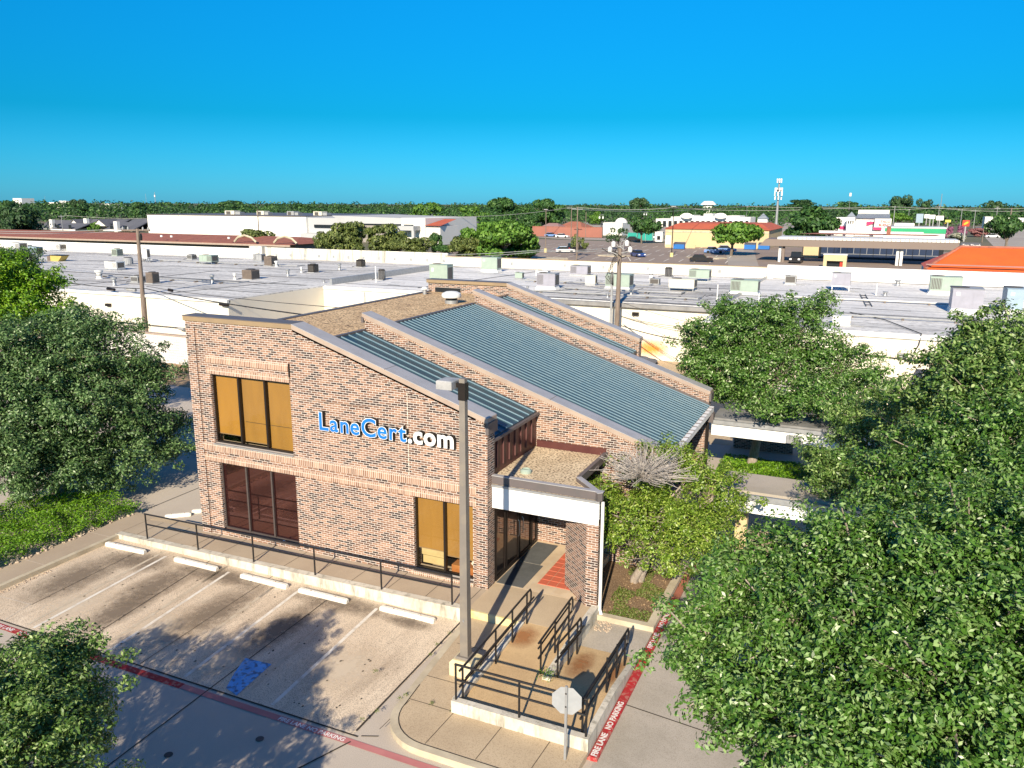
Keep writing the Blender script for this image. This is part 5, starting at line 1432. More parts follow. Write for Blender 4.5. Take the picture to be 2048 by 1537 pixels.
# half bare tree in the bed
L = [(1290, 945, 23, .85), (1200, 985, 22.6, .55), (1350, 1030, 22.5, 1.0), (1255, 1040, 22, .9), (1400, 1065, 22, 1.0), (1320, 1110, 21.5, .8), (1440, 985, 23, .75), (1218, 1060, 21.8, .5), (1385, 945, 23, .7), (1440, 1120, 21, .8), (1340, 905, 23.8, .45), (1290, 1000, 23, .6)]
lb = px_lobes(L)
tt = limb_tree('leafy_tree', 'small yellow green tree with bare grey twigs in the planting bed', (-5.75, 22.0, .1), lb[1:], M['leaf_yellow'], .095, .33, 66, .24, .13, 'bark_pale', twigs=.45, trunks=[(-5.75, 22.0, .1), (-5.6, 22.15, .1)])
P, Nn, cl = crown_points(lb[:1], .42, 30, .25, .1)
leaf_object('sparse_leaves', P, Nn, .09, M['leaf_yellow'], tt)
tw = MB()
c = at(1285, 955, 22.2)
for k in range(230):
    a = random.uniform(0, 2 * math.pi); el = random.uniform(.0, 1.1)
    d = np.array([math.cos(a) * math.cos(el) * 1.25, math.sin(a) * math.cos(el), math.sin(el) * .8])
    ln = random.uniform(.6, 1.35)
    p1 = c + d * ln * .5 + np.array([random.uniform(-.12, .12) for _ in range(3)]); p2 = c + d * ln
    tw.tube([c + d * .1, p1, p2], .016, 4, .007, caps=False)
    for j in range(3):
        q = p1 + (p2 - p1) * random.random(); tw.tube([q, q + np.array([random.uniform(-.3, .3), random.uniform(-.3, .3), random.uniform(-.05, .3)])], .006, 3, .003, caps=False)
tw.build('bare_twigs', M['twig'], tt)
# left trees
L = [(200, 700, 35, 1.7), (110, 725, 35, 1.9), (262, 765, 35, 1.4), (60, 805, 34, 2.0), (170, 825, 34, 2.1), (280, 845, 34.5, 1.5), (342, 855, 35, .75), (40, 915, 33, 1.7), (130, 925, 33, 1.5),
     (250, 915, 33.5, 1.3), (330, 905, 34, .75), (150, 655, 36, 1.1), (10, 705, 35, 1.7), (55, 970, 32.5, .8), (300, 745, 35, .75), (215, 965, 33, .7), (-40, 800, 34, 2), (-60, 900, 33, 1.6)]
limb_tree('leafy_tree', 'large grey green tree in the left planting beside the shaded lane', (-28.0, 19.5, 0), px_lobes(L), M['leaf_left'], .125, .42, 66, .32, .17, 'bark', twigs=.12, core=.45, trunks=[(-28.0, 19.5, 0), (-27.6, 20.3, 0), (-28.9, 19.9, 0)])
L = [(40, 605, 42, 1.8), (0, 575, 42, 1.8), (88, 640, 41, 1.0), (-40, 620, 42, 2.0), (60, 570, 42, .9)]
limb_tree('leafy_tree', 'bright lime green tree behind the large tree at the left edge', (-38, 22, 0), px_lobes(L), M['leaf_bright'], .15, .44, 60, .34, .16, 'bark', twigs=.1, core=.4)
L = [(15, 530, 46, 1.2), (50, 555, 46, .8), (-20, 550, 46, 1.5)]
limb_tree('leafy_tree', 'dusty tree top peeking above the lime green tree at the left edge', (-42, 24, 0), px_lobes(L), M['leaf_left'], .15, .46, 55, .34, .15, 'bark', twigs=.1)
# near tree bottom left, casting the dappled shade on the lot
lb = [(G(a, b, z), r) for a, b, z, r in [(70, 1355, 3.7, .75), (130, 1335, 3.8, .5), (165, 1390, 3.4, .45), (85, 1445, 3.4, .9), (0, 1400, 3.8, 1.1), (140, 1505, 3.2, .6), (30, 1545, 3.2, 1.0), (112, 1290, 4.0, .3), (160, 1308, 3.9, .2), (192, 1425, 3.2, .22)]]
lb += [(np.array(p), r) for p, r in [((-9.5, 6.1, 3.2), .55), ((-10.4, 5.6, 3.4), .85), ((-8.9, 5.6, 2.9), .65), ((-11.6, 5.6, 3.3), .95), ((-12.9, 6.7, 3.4), .9), ((-13.9, 6.3, 3.2), 1.0), ((-10.0, 4.6, 2.9), .9), ((-12.6, 4.8, 3.0), 1.1), ((-14.3, 5.0, 3.0), 1.0), ((-11.2, 4.2, 2.9), 1.0), ((-9.0, 4.2, 2.7), .8), ((-15.3, 6.4, 3.3), .8), ((-10.7, 2.9, 2.8), 1.0), ((-13.2, 3.2, 2.9), 1.1), ((-15.8, 4.2, 3.0), 1.0)]]
limb_tree('leafy_tree', 'near green tree at the bottom left corner shading the parking lot', (-11.4, 4.6, 0), lb, M['leaf_dusty'], .078, .31, 86, .22, .10, 'bark', twigs=.2, core=.3)

# low leafy ground cover and weeds
def scatter(name, polyfn, x0, x1, y0, y1, n, z0, h, leaf, mat, aspect=.5, label=None):
    X = rng.uniform(x0, x1, n); Y = rng.uniform(y0, y1, n)
    k = polyfn(X, Y); X, Y = X[k], Y[k]
    bump_ = .5 + .5 * np.sin(X * 2.1 + np.cos(Y * 1.7) * 2) * np.cos(Y * 2.6 + np.sin(X * 1.3))
    Z = z0 + h * (.35 + .65 * bump_) * rng.random(len(X)) ** .35
    P = np.stack([X, Y, Z], 1)
    Nn = unit(np.stack([rng.normal(size=len(X)) * .55, rng.normal(size=len(X)) * .55 - .15, np.full(len(X), .8)], 1))
    return leaf_object(name, P, Nn, leaf, mat, None, aspect, .1, 'stuff')
scatter('ground_cover', lambda x, y: (x < -24.1 - .06 * np.sin(y * 9)) & (x > -28.7) & (y < 19.9), -29, -24.0, 8, 19.9, 62000, .05, .7, .085, M['cover'])
scatter('ground_cover', lambda x, y: y < 35.7, -5.3, 4, 32.3, 35.8, 20000, .05, .45, .12, M['cover'])
scatter('bed_weeds', lambda x, y: (np.sin(x * 5 + y * 3) + np.sin(y * 4 - x * 2) + .9 * (y < 20.3) > -.2), -6.05, -4.75, 19.7, 22.9, 5200, .1, .14, .075, M['weed'], .35)
wx = np.concatenate([np.array(p)[None, :] + rng.normal(size=(40, 2)) * np.array([.03, .04]) for p in weeds_at])
P = np.concatenate([wx, .16 + rng.random((len(wx), 1)) * .06], 1)
leaf_object('joint_weeds', P, unit(rng.normal(size=(len(P), 3)) * .6 + np.array([0, 0, .6])), .04, M['weed'], None, .3, .1, 'stuff')
wx = rng.normal(size=(160, 3)) * np.array([.10, .12, .06]) + np.array([-6.2, 15.9, .42])
leaf_object('joint_weeds', wx, unit(rng.normal(size=(160, 3))), .06, M['cover'], None, .3, .1, 'stuff')
leaf_object('fallen_leaves', np.stack([rng.uniform(-6.1, -4.7, 500), rng.uniform(19.7, 23, 500), rng.uniform(.125, .15, 500)], 1), unit(rng.normal(size=(500, 3)) * .3 + np.array([0, 0, 1])), .07, M['mulch'], None, .5, .1, 'stuff')

# ------------------------------------------------------------------ far trees
def far_proto(seed, kind):
    r_ = np.random.default_rng(seed)
    n_l = {'round': 24, 'wide': 20, 'tall': 16, 'thin': 10}[kind]
    P, Nn = [], []
    for k in range(n_l):
        a = r_.uniform(0, 2 * math.pi); q = r_.uniform(0.15, .72)
        z = {'round': r_.uniform(.16, .84), 'wide': r_.uniform(.50, .84), 'tall': r_.uniform(.25, .88), 'thin': r_.uniform(.4, .85)}[kind]
        sh = max(.25, math.sqrt(max(0, 1 - ((z - .55) / .45) ** 2)))
        c = np.array([math.cos(a) * q * sh, math.sin(a) * q * sh, z]); rr = r_.uniform(.25, .38) * (.85 if kind != 'thin' else .6)
        m = 190 if kind != 'thin' else 55
        e_ = unit(r_.normal(size=(m, 3))); 
        P.append(c + e_ * np.array([rr, rr, rr * .5]) * r_.uniform(.75, 1.1, size=(m, 1))); Nn.append(unit(e_ + np.array([0, 0, .3]) + r_.normal(size=(m, 3)) * .5))
    return np.concatenate(P), np.concatenate(Nn)
def far_mesh(seed, kind, mat, lf=.13):
    P, Nn = far_proto(seed, kind)
    o = leaf_object('crown', P, Nn, lf, mat); 
    tm = MB(); tm.tube([(0, 0, -.02), (.02, 0, .25), (0, .02, .6)], .05, 7, .025)
    for k in range(4):
        a = k * 1.7 + seed; tm.tube([(.02, 0, .28), (.3 * math.cos(a), .3 * math.sin(a), .62)], .025, 5, .01)
    q = tm.build('trunk', M['bark'])
    return o, q
protos = {}
def far_tree(px, by, ty, wpx, mat='leaf_far', kind='round', label=None, group=None, base=None, seed=None, lf=.13):
    key = (mat, kind, (seed if seed is not None else int(px)) % 3, lf)
    P = G(px, by, 0) if base is None else np.array(base, float)
    d = mpp(P); h_ = max(2.5, float(WY(px, ty, P[1])[2])); rad = wpx * d / 2
    t = thing('tree', label, 'tree', (P[0], P[1], 0), group)
    if key not in protos:
        protos[key] = far_mesh(key[2] * 7 + len(protos), kind, M[mat], lf)
        cr_, tr2 = protos[key]
    else:
        a, b = protos[key]
        cr_, tr2 = a.copy(), b.copy(); COL.objects.link(cr_); COL.objects.link(tr2)
    for o in (cr_, tr2):
        o.parent = t
        o.scale = (rad, rad, h_); o.rotation_euler = (0, 0, px * .37)
    return t
for px, by, ty, wd, mt, kd, lab in [
    (45, 478, 408, 110, 'leaf_far_dark', 'round', 'dark spreading tree at the far left beside the grey roofed houses'),
    (12, 482, 440, 60, 'leaf_far_dark', 'round', 'dark tree at the left edge behind the red tiled roof'),
    (191, 476, 438, 40, 'leaf_far_bright', 'thin', 'thin yellow green tree in front of the grey roofed houses'),
    (515, 500, 457, 88, 'leaf_olive', 'wide', 'olive tree in front of the long red tiled roof'),
    (700, 512, 442, 105, 'leaf_olive', 'round', 'broad olive tree left of the grey storefront'),
    (768, 512, 447, 100, 'leaf_olive', 'round', 'broad olive tree covering the grey storefront'),
    (800, 514, 480, 70, 'leaf_olive', 'wide', 'low olive tree at the foot of the storefront awning'),
    (872, 512, 465, 36, 'leaf_far', 'tall', 'slim green tree right of the storefront'),
    (890, 516, 488, 60, 'leaf_far', 'wide', 'low green tree just above the end of the stained parapet'),
    (1010, 522, 440, 150, 'leaf_far_bright', 'round', 'large bright green tree left of the brown parking lot'),
    (1045, 520, 462, 85, 'leaf_far_bright', 'round', 'bright green tree beside the light pole of the brown lot'),
    (975, 520, 468, 95, 'leaf_olive', 'round', 'greyish olive tree in front of the large bright green tree'),
    (925, 520, 472, 80, 'leaf_olive', 'round', 'greyish olive tree with sparse top above the back parapet'),
    (1055, 522, 500, 60, 'leaf_far', 'wide', 'low dark green bush tree at the corner of the brown lot'),
    (1000, 450, 394, 95, 'leaf_far', 'round', 'tall dark green tree topping the horizon in the middle'),
    (1085, 452, 396, 110, 'leaf_far', 'round', 'broad green tree topping the horizon above the pink brown roofs'),
    (940, 455, 408, 90, 'leaf_far_bright', 'round', 'bright tree below the horizon left of the tall dark tree'),
    (858, 450, 402, 90, 'leaf_far_bright', 'round', 'bright rounded tree on the horizon above the white storefront'),
    (1275, 440, 393, 55, 'leaf_far_dark', 'round', 'dark domed tree standing out on the horizon above the yellow store'),
    (1155, 512, 462, 40, 'leaf_olive', 'thin', 'sparse tree in the brown lot behind the tall pole'),
    (1236, 500, 452, 58, 'leaf_far_dark', 'thin', 'dark sparse tree in front of the round oak in the brown lot'),
    (1283, 488, 430, 78, 'leaf_far', 'wide', 'round oak at the back of the brown parking lot'),
    (1462, 512, 441, 130, 'leaf_far_bright', 'wide', 'umbrella shaped oak over the light blue car'),
    (1617, 482, 405, 140, 'leaf_far', 'round', 'very large round tree behind the brown canopy'),
    (1192, 450, 420, 40, 'leaf_far_bright', 'round', 'small bright tree behind the pale domed roof'),
    (1300, 470, 452, 30, 'leaf_far', 'round', 'small tree left of the yellow store roof'),
    (1800, 440, 391, 60, 'leaf_far_dark', 'tall', 'tall dark tree on the horizon behind the white restaurant'),
    (1845, 440, 398, 40, 'leaf_far_dark', 'tall', 'dark bluish tree beside the tall dark tree on the horizon'),
    (1795, 452, 425, 60, 'leaf_far_bright', 'wide', 'bright low trees right of the white restaurant'),
    (2010, 506, 430, 90, 'leaf_far', 'wide', 'spreading tree beside the tan pole at the right edge'),
    (1985, 440, 399, 50, 'leaf_far_dark', 'round', 'dark tree on the horizon at the right behind the street'),
    (160, 440, 398, 55, 'leaf_far_dark', 'round', 'tall rounded tree on the horizon above the grey roofs'),
    (285, 440, 401, 70, 'leaf_far', 'round', 'green tree on the horizon above the end of the grey roofs'),
    (30, 440, 398, 70, 'leaf_far', 'round', 'rounded tree on the horizon at the far left'),
    (455, 430, 400, 90, 'leaf_far', 'round', 'rounded green tree rising over the white store roof'),
    (600, 432, 406, 90, 'leaf_far', 'round', 'second green tree rising over the white store roof'),
    (1700, 425, 402, 60, 'leaf_far', 'round', 'green tree on the horizon right of the cell tower'),
    (1600, 420, 399, 80, 'leaf_far_dark', 'round', 'dark clump of tree just right of the cell tower'),
    (655, 512, 462, 66, 'leaf_olive', 'round', 'small olive tree at the left foot of the grey storefront'),
    (835, 516, 474, 80, 'leaf_olive', 'round', 'rounded olive tree below the blue awning'),
    (948, 518, 452, 100, 'leaf_far_bright', 'round', 'green tree between the storefront and the large bright tree'),
    (1060, 470, 430, 70, 'leaf_far', 'round', 'green tree behind the pink brown roofs at their left'),
    (1170, 505, 490, 18, 'leaf_olive', 'wide', 'small rounded shrub at the foot of the tall pole'),
]:
    far_tree(px, by, ty, wd, mt, kd, lab)
for px, by, ty, wd, mt, lab in [(1895, 478, 452, 22, 'flower', 'purple flowering tree left of the red and yellow sign'), (1922, 478, 450, 28, 'flower', 'purple flowering tree below the red and yellow sign'), (1957, 474, 455, 50, 'flower_red', 'rose flowering tree right of the red and yellow sign'), (1912, 482, 464, 46, 'flower_white', 'white flowering shrub above the brown canopy end')]:
    far_tree(px, by, ty, wd, mt, 'round', lab)
# the wooded belt along the horizon
P_, N_, S_ = [], [], []
P2_, N2_, S2_ = [], [], []
def belt(px, d, h_, rad, m, dark):
    dirv = ray(px, 408); dirv = dirv / math.hypot(dirv[0], dirv[1])
    c = np.array([dirv[0] * d, dirv[1] * d, 0])
    e_ = unit(rng.normal(size=(m, 3))); e_[:, 2] = np.abs(e_[:, 2])
    p = c + e_ * np.array([rad, rad, h_]) * rng.uniform(.82, 1.06, size=(m, 1))
    n_ = unit(e_ + rng.normal(size=(m, 3)) * .5)
    (P2_ if dark else P_).append(p); (N2_ if dark else N_).append(n_); (S2_ if dark else S_).append(np.full(m, d / 1590 * 4.2))
for d in (235, 265, 300, 340, 400, 470, 560, 680, 850, 1100):
    step = 26 if d < 500 else 20
    for px in np.arange(-120, 2180, step):
        x = px + rng.uniform(-12, 12)
        if x > 1030 and d < 460: continue
        if 880 < x <= 1030 and d < 300: continue
        if 55 < x < 312 and d < 480: continue
        if x <= 55 and d < 310: continue
        if 290 < x < 880 and d < 350: continue
        if 1640 < x < 2048 and d < 560: continue
        h_ = rng.uniform(7.0, 10.8) if d < 600 else rng.uniform(8.5, 13.2)
        rad = rng.uniform(13, 24) * d / 1590 * 1.25
        belt(x, d * rng.uniform(.96, 1.04), h_, rad, 120, rng.random() < .4)
leaf_object('woodland', np.concatenate(P_), np.concatenate(N_), np.concatenate(S_), M['leaf_far'], None, .8, .1, 'stuff')
leaf_object('woodland', np.concatenate(P2_), np.concatenate(N2_), np.concatenate(S2_), M['leaf_far_dark'], None, .8, .1, 'stuff')
# ------------------------------------------------------------------ distant ground
sheet('far_parking_lot', M['asphalt_far'], [(-88, 100), (35, 100), (60, 225), (-110, 250)], -0.03)
sheet('far_road', M['road_far'], [(-92, 251), (-20, 251), (-10, 268), (-120, 268)], -0.02)
sheet('service_road', M['road_far'], [(-24, 150), (-18.5, 150), (-34, 251), (-42, 251)], -0.015)
sheet('far_street', M['road_far'], [(26, 200), (48, 200), (75, 520), (50, 520)], -0.01)
sheet('far_plaza', M['road_far'], [(-140, 300), (10, 300), (20, 560), (-180, 560)], -0.02)
lm = MB()
for row, (y0, dy) in enumerate([(150, 7), (163, 8), (180, 8), (197, 8), (214, 9)]):
    for x in np.arange(-78, -25, 3.1):
        xx = x - (y0 - 150) * .12
        strip(lm, (xx, y0), (xx - .8, y0 + dy), .22, -0.008)
struct('far_parking_line', lm, M['white_line'])
im = MB()
for x, y, a in [(-63, 160, 4), (-54, 176, 4), (-33.5, 178, 4.5), (-29, 200, 4)]:
    im.prism([(x + a * math.cos(k * .785), y + a * .8 * math.sin(k * .785)) for k in range(8)], 'z', -.03, .12)
struct('planted_island', im, M['curb_tan'])

def bld(name, label, cat='building', base=(0, 0, 0)): return thing(name, label, cat, base)
def X(px, Y): return float(WY(px, 440, Y)[0])
def Zp(px, py, Y): return float(WY(px, py, Y)[2])

# long red tiled roof
Y = 150
t = bld('tiled_roof_store', 'long low store with a red clay tile roof behind the left parapet', base=(-150, Y, 0))
xa, xb = X(-120, Y), X(612, Y)
z0, z1_ = Zp(300, 489, Y - 6), Zp(300, 470, Y + 4)
z0, z1_ = Zp(430, 486, Y - 6), Zp(430, 470, Y + 5)
print('ROOF', z0, z1_)
MB().box(xa, xb - 1, Y - 3, Y + 14, 0, z0 - .02).build('wall', M['store_taupe'], t)
MB().add([(xa, Y - 6, z0), (xb, Y - 6, z0), (xb - 6, Y + 5, z1_), (xa, Y + 5, z1_), (xb, Y + 16, z0), (xa, Y + 16, z0), (xa, Y - 6, z0 - .3), (xb, Y - 6, z0 - .3)], [(0, 1, 2, 3), (1, 4, 2), (3, 2, 4, 5), (6, 7, 1, 0)]).build('tile_roof', M['tile_red'], t)
MB().box(xa, xb, Y - 6.1, Y - 5.9, z0 - .45, z0 - .05).build('fascia', M['coping_side'], t)
for px in (495, 575):
    x = X(px, Y - 5)
    MB().tube([(x - 3.2, Y - 6.2, 2.6), (x - 2, Y - 6.3, 3.6), (x, Y - 6.3, 4.1), (x + 2, Y - 6.3, 3.6), (x + 3.2, Y - 6.2, 2.6)], .25, 6).build('entrance_arch', M['curb_tan'], t)
for px in (320, 340, 455): MB().lathe(X(px, Y - 6.3), Y - 6.3, [(.3, 3.2), (.3, 3.6)], 8).build('wall_lamp', M['white_paint'], t)
# white big box store
Y = 205
t = bld('big_box_store', 'huge plain white box store with grey storefront end on the left horizon', base=(-180, Y, 0))
xa, xb = X(295, Y), X(612, Y)
zt = Zp(450, 432, Y)
MB().box(xa, xb, Y, Y + 60, 0, zt).build('wall', M['store_white'], t)
MB().box(xa - .2, xb, Y - .2, Y + 60, zt + .005, zt + .25).build('parapet_cap', M['coping_dark'], t)
jn = MB()
for px in (357, 456, 520): jn.box(X(px, Y), X(px, Y) + .15, Y - .03, Y - .002, 0, zt - .1)
jn.build('panel_joint', M['curb_white'], t)
xc = X(684, Y)
MB().box(xb + .02, xc, Y + 1, Y + 50, 0, zt - .3).build('grey_wall', M['store_grey'], t)
MB().box(X(625, Y), X(672, Y), Y + .6, Y + .97, Zp(640, 456, Y), Zp(640, 450, Y)).build('dark_sign', M['dark_window'], t)
MB().box(xb, xc, Y - 3, Y + .95, Zp(640, 472, Y) - 1, Zp(640, 467, Y)).build('awning', M['store_grey'], t)
xe, xf = X(680, Y), X(835, Y)
zt2 = Zp(750, 432, Y)
MB().box(xc + .02, xf, Y - 4, Y + 40, 0, zt2 - 2.2).build('taupe_wall', M['store_taupe'], t)
MB().prism([(xc, zt2), (xf - 2, zt2 - .5), (xf, zt2 - 2.2), (xc + 4, zt2 - 2.2)], 'y', Y - 5, Y + 30).build('upper_band', M['store_grey'], t)
MB().box(X(798, Y), X(818, Y), Y - 4.3, Y - 4.02, Zp(805, 456, Y), Zp(805, 450, Y)).build('dark_sign', M['dark_window'], t)
xg, xh = X(828, Y), X(875, Y)
MB().box(xg, xh, Y - 7, Y + 25, 0, Zp(850, 436, Y)).build('white_block', M['store_white'], t)
MB().box(X(834, Y), X(852, Y), Y - 7.3, Y - 7.02, Zp(843, 457, Y - 7), Zp(843, 450, Y - 7)).build('dark_sign', M['dark_window'], t)
MB().prism([(X(812, Y), 4.2), (X(828, Y), 4.2), (X(832, Y), 2.4), (X(808, Y), 2.4)], 'y', Y - 9, Y - 5).build('blue_awning', M['dumpster_blue'], t)
MB().box(X(832, Y), X(866, Y), Y - 11, Y - 7.35, 4.0, 5.2).build('porch', M['store_grey'], t)
for px in (834, 862): MB().box(X(px, Y), X(px, Y) + .8, Y - 11, Y - 10.2, 0, 4).build('porch_column', M['store_grey'], t)
MB().add([(X(876, Y), Y - 8, 5.3), (X(908, Y), Y - 8, 5.3), (X(900, Y), Y + 4, 7.0), (X(876, Y), Y + 4, 7.0)], [(0, 1, 2, 3)]).build('side_roof', M['red_roof'], t)
MB().box(X(876, Y), X(904, Y), Y - 7, Y + 4, 0, 5.2).build('side_wall', M['store_white'], t)
for px, w_, lab in [(465, 50, 'pale group of rooftop units on the white box store'), (525, 36, 'grey rooftop units right of the pole on the white box store'), (585, 34, 'dark rooftop unit at the right of the white box store'), (640, 40, 'open framed rooftop unit over the grey end of the box store')]:
    P = (X(px, Y + 12), Y + 12)
    u = thing('rooftop_unit', lab, 'air conditioner', (P[0], P[1], zt), 'rooftop units on the white box store')
    wd = w_ * .13 * .5
    MB().bbox(P[0] - wd, P[0] + wd * .3, P[1], P[1] + 3, zt - .05, zt + 1.5, .05).build('cabinet', M['ac_cream' if px != 585 else 'ac_grey'], u)
    MB().box(P[0] + wd * .35, P[0] + wd, P[1] + .3, P[1] + 2.6, zt - .05, zt + 1.1).build('duct', M['ac_grey'], u)
    MB().box(P[0] - wd * .8, P[0] - wd * .2, P[1] - .03, P[1] - .003, zt + .3, zt + 1.3).build('grille', M['grille'], u)
# grey roofed houses
def house(px0, px1, Y, eave, ridge, label, chim=None, gable=False):
    x0, x1 = X(px0, Y), X(px1, Y)
    ze, zr = Zp((px0 + px1) / 2, eave, Y), Zp((px0 + px1) / 2, ridge, Y + 8)
    t = bld('house', label, 'house', ((x0 + x1) / 2, Y, 0)); t['group'] = 'grey roofed houses on the left'
    MB().box(x0 + .6, x1 - .6, Y + .6, Y + 14, 0, ze + .2).build('wall', M['store_tan'], t)
    r_ = MB()
    r_.prism([(Y, ze), (Y + 7.5, zr), (Y + 15, ze), (Y + 15, ze - .3), (Y + 7.5, zr - .3), (Y, ze - .3)], 'x', x0, x1)
    r_.build('roof', M['shingle'], t)
    MB().box(x0 - .15, x1 + .15, Y - .15, Y + .0, ze - .45, ze - .02).build('fascia', M['store_white'], t)
    w_ = MB()
    for k in range(2):
        xx = x0 + (x1 - x0) * (k + .5) / 2
        w_ = MB().box(xx - .8, xx + .8, Y + .52, Y + .59, 1.0, 2.4); w_.build('window', M['dark_window'], t)
    if gable:
        g_ = MB(); xm = (x0 + x1) / 2
        g_.prism([(xm - 4.2, ze), (xm, zr - .3), (xm + 4.2, ze)], 'y', Y - 2, Y + 6); g_.build('gable', M['store_white'], t)
        g_ = MB(); g_.prism([(xm - 4.7, ze - .1), (xm, zr + .1), (xm + 4.7, ze - .1), (xm + 4.7, ze - .35), (xm, zr - .2), (xm - 4.7, ze - .35)], 'y', Y - 2.4, Y + 7); g_.build('gable_roof', M['shingle'], t)
    if chim:
        xx = X(chim, Y)
        MB().box(xx - .9, xx + .9, Y - .6, Y + .8, 0, zr + .4).build('chimney', M['store_white'], t)
house(70, 118, 235, 458, 440, 'leftmost grey roofed house with white gable edge', chim=103)
house(100, 148, 222, 459, 446, 'low grey roofed house in front of the leftmost one')
house(130, 182, 240, 455, 438, 'grey roofed house with small white gable and slim chimney', chim=172, gable=True)
house(180, 232, 245, 452, 438, 'grey roofed house behind the thin yellow green tree', gable=True)
house(205, 262, 225, 460, 444, 'grey roofed house with the tall white chimney', chim=232)
house(238, 300, 240, 456, 438, 'grey roofed house touching the white box store')
# pink brown roofs beyond the brown lot
for px0, px1, Y, e_, r_, lab in [(1065, 1120, 300, 461, 446, 'house with pink brown roof left of the brown lot poles'), (1110, 1165, 320, 456, 443, 'house with pale orange roof behind the poles'), (1085, 1140, 285, 468, 456, 'wide low house with pink brown roof behind the brick fence')]:
    x0, x1 = X(px0, Y), X(px1, Y); ze, zr = Zp(px0, e_, Y), Zp(px0, r_, Y + 8)
    t = bld('house', lab, 'house', ((x0 + x1) / 2, Y, 0))
    MB().box(x0 + .5, x1 - .5, Y + .5, Y + 15, 0, ze + .1).build('wall', M['store_tan'], t)
    MB().add([(x0, Y, ze), (x1, Y, ze), (x1, Y + 16, ze), (x0, Y + 16, ze), (x0 + 4, Y + 8, zr), (x1 - 4, Y + 8, zr)], [(0, 1, 5, 4), (1, 2, 5), (2, 3, 4, 5), (3, 0, 4)]).build('roof', M['pink_roof' if 'pink' in lab else 'tile_rust'], t)
t = bld('brick_fence', 'long red brown brick fence at the far side of the brown lot', 'fence', (-95, 270, 0))
MB().box(X(1065, 270), X(1205, 270), 270, 270.3, 0, 3.4).build('panel', M['brick_fence'], t)
MB().box(X(1065, 270), X(1205, 270), 269.9, 270.4, 3.405, 3.55).build('cap', M['tile_rust'], t)
# white domed building
t = bld('domed_building', 'small white building with a pale dome behind the brown lot', base=(X(1225, 290), 290, 0))
x = X(1228, 290)
MB().box(X(1207, 290), X(1245, 290), 290, 300, 0, Zp(1225, 446, 290)).build('wall', M['store_white'], t)
r_ = X(1240, 290) - X(1228, 290)
MB().ball((x + 1, 296, Zp(1228, 447, 290)), r_, r_, r_ * .85, 16, 10).build('dome', M['store_white'], t)
# teal fence and white cars behind
t = bld('teal_fence', 'teal screen fence behind the round oak', 'fence', (X(1275, 250), 250, 0))
MB().box(X(1255, 250), X(1308, 250), 250, 250.15, .3, 2.6).build('screen', M['teal_tarp'], t)
for px in (1256, 1275, 1292, 1306): MB().box(X(px, 250), X(px, 250) + .15, 249.9, 249.99, 0, 2.7).build('post', M['grey_pole'], t)
# yellow store
Y = 222
t = bld('tan_store', 'tan walled store with a red hip roof at the far side of the brown lot', base=(X(1440, Y), Y, 0))
xa, xb = X(1332, Y), X(1540, Y)
ze = Zp(1400, 459, Y)
zr = Zp(1400, 447, Y + 5)
MB().box(xa, xb, Y, Y + 32, 0, ze).build('wall', M['store_tan'], t)
MB().add([(xa - .4, Y - .4, ze), (xb + .4, Y - .4, ze), (xb + .4, Y + 32.4, ze), (xa - .4, Y + 32.4, ze), (xa + 2.6, Y + 5, zr), (xb - 2.6, Y + 5, zr), (xb - 2.6, Y + 27, zr), (xa + 2.6, Y + 27, zr)], [(0, 1, 5, 4), (1, 2, 6, 5), (2, 3, 7, 6), (3, 0, 4, 7), (4, 5, 6, 7)]).build('roof', M['red_roof'], t)
MB().box(X(1333, Y), X(1344, Y), Y - .1, Y - .003, 0, 3).build('loading_door', M['store_white'], t)
MB().box(xa, xb, Y - .08, Y - .003, ze - .9, ze - .5).build('trim_band', M['curb_tan'], t)
MB().box(X(1335, Y - 5), X(1395, Y - 5), Y - 6, Y - 5.8, 0, .9).build('low_wall', M['store_tan'], t)
# white arched mall far behind
Y = 420
t = bld('white_shops', 'row of white shops with stepped and arched parapets on the horizon', base=(X(1430, Y), Y, 0))
for px0, px1, py in [(1310, 1340, 438), (1340, 1365, 434), (1358, 1385, 431), (1385, 1412, 433), (1405, 1422, 428), (1422, 1452, 434), (1452, 1478, 432), (1478, 1500, 435)]:
    MB().box(X(px0, Y), X(px1, Y), Y + random.uniform(0, 3), Y + 20, 0, Zp(px0, py, Y)).build('shop_front', M['store_white'], t)
for px in (1441, 1373):
    MB().ball((X(px, Y), Y - .3, Zp(px, 432.5, Y)), 3.0, .4, 1.5, 14, 8).build('arch', M['store_white'], t)
wn = MB()
for px in range(1315, 1495, 11):
    w_ = MB().box(X(px, Y - 1), X(px + 6, Y - 1), Y - 1, Y - .2, .2, Zp(px, 442, Y)); w_.build('window', M['dark_window'], t)
def tower(px, Y, top, shoulder, base, half, label, windows=True):
    t = bld('corner_tower', label, 'tower', (X(px, Y), Y, 0))
    a = X(px + half, Y) - X(px, Y); x = X(px, Y)
    zs_, zt_ = Zp(px, shoulder, Y), Zp(px, top, Y)
    MB().box(x - a * .88, x + a * .88, Y, Y + 1.76 * a, 0, zs_).build('shaft', M['store_white'], t)
    MB().add([(x - a, Y - .4, zs_ + .01), (x + a, Y - .4, zs_ + .01), (x + a, Y + 1.9 * a, zs_ + .01), (x - a, Y + 1.9 * a, zs_ + .01), (x, Y + .9 * a, zt_)], [(0, 1, 4), (1, 2, 4), (2, 3, 4), (3, 0, 4), (3, 2, 1, 0)]).build('pyramid_roof', M['roof_blue_grey'], t)
    for k in (-1, 0, 1):
        if windows: MB().box(x + k * a * .5 - a * .12, x + k * a * .5 + a * .12, Y - .06, Y - .003, zs_ - 2.6, zs_ - 1.4).build('window', M['dark_window'], t)
    return t
tower(1525, 300, 427, 438, 0, 11, 'white tower with grey pyramid roof left of the very large round tree')
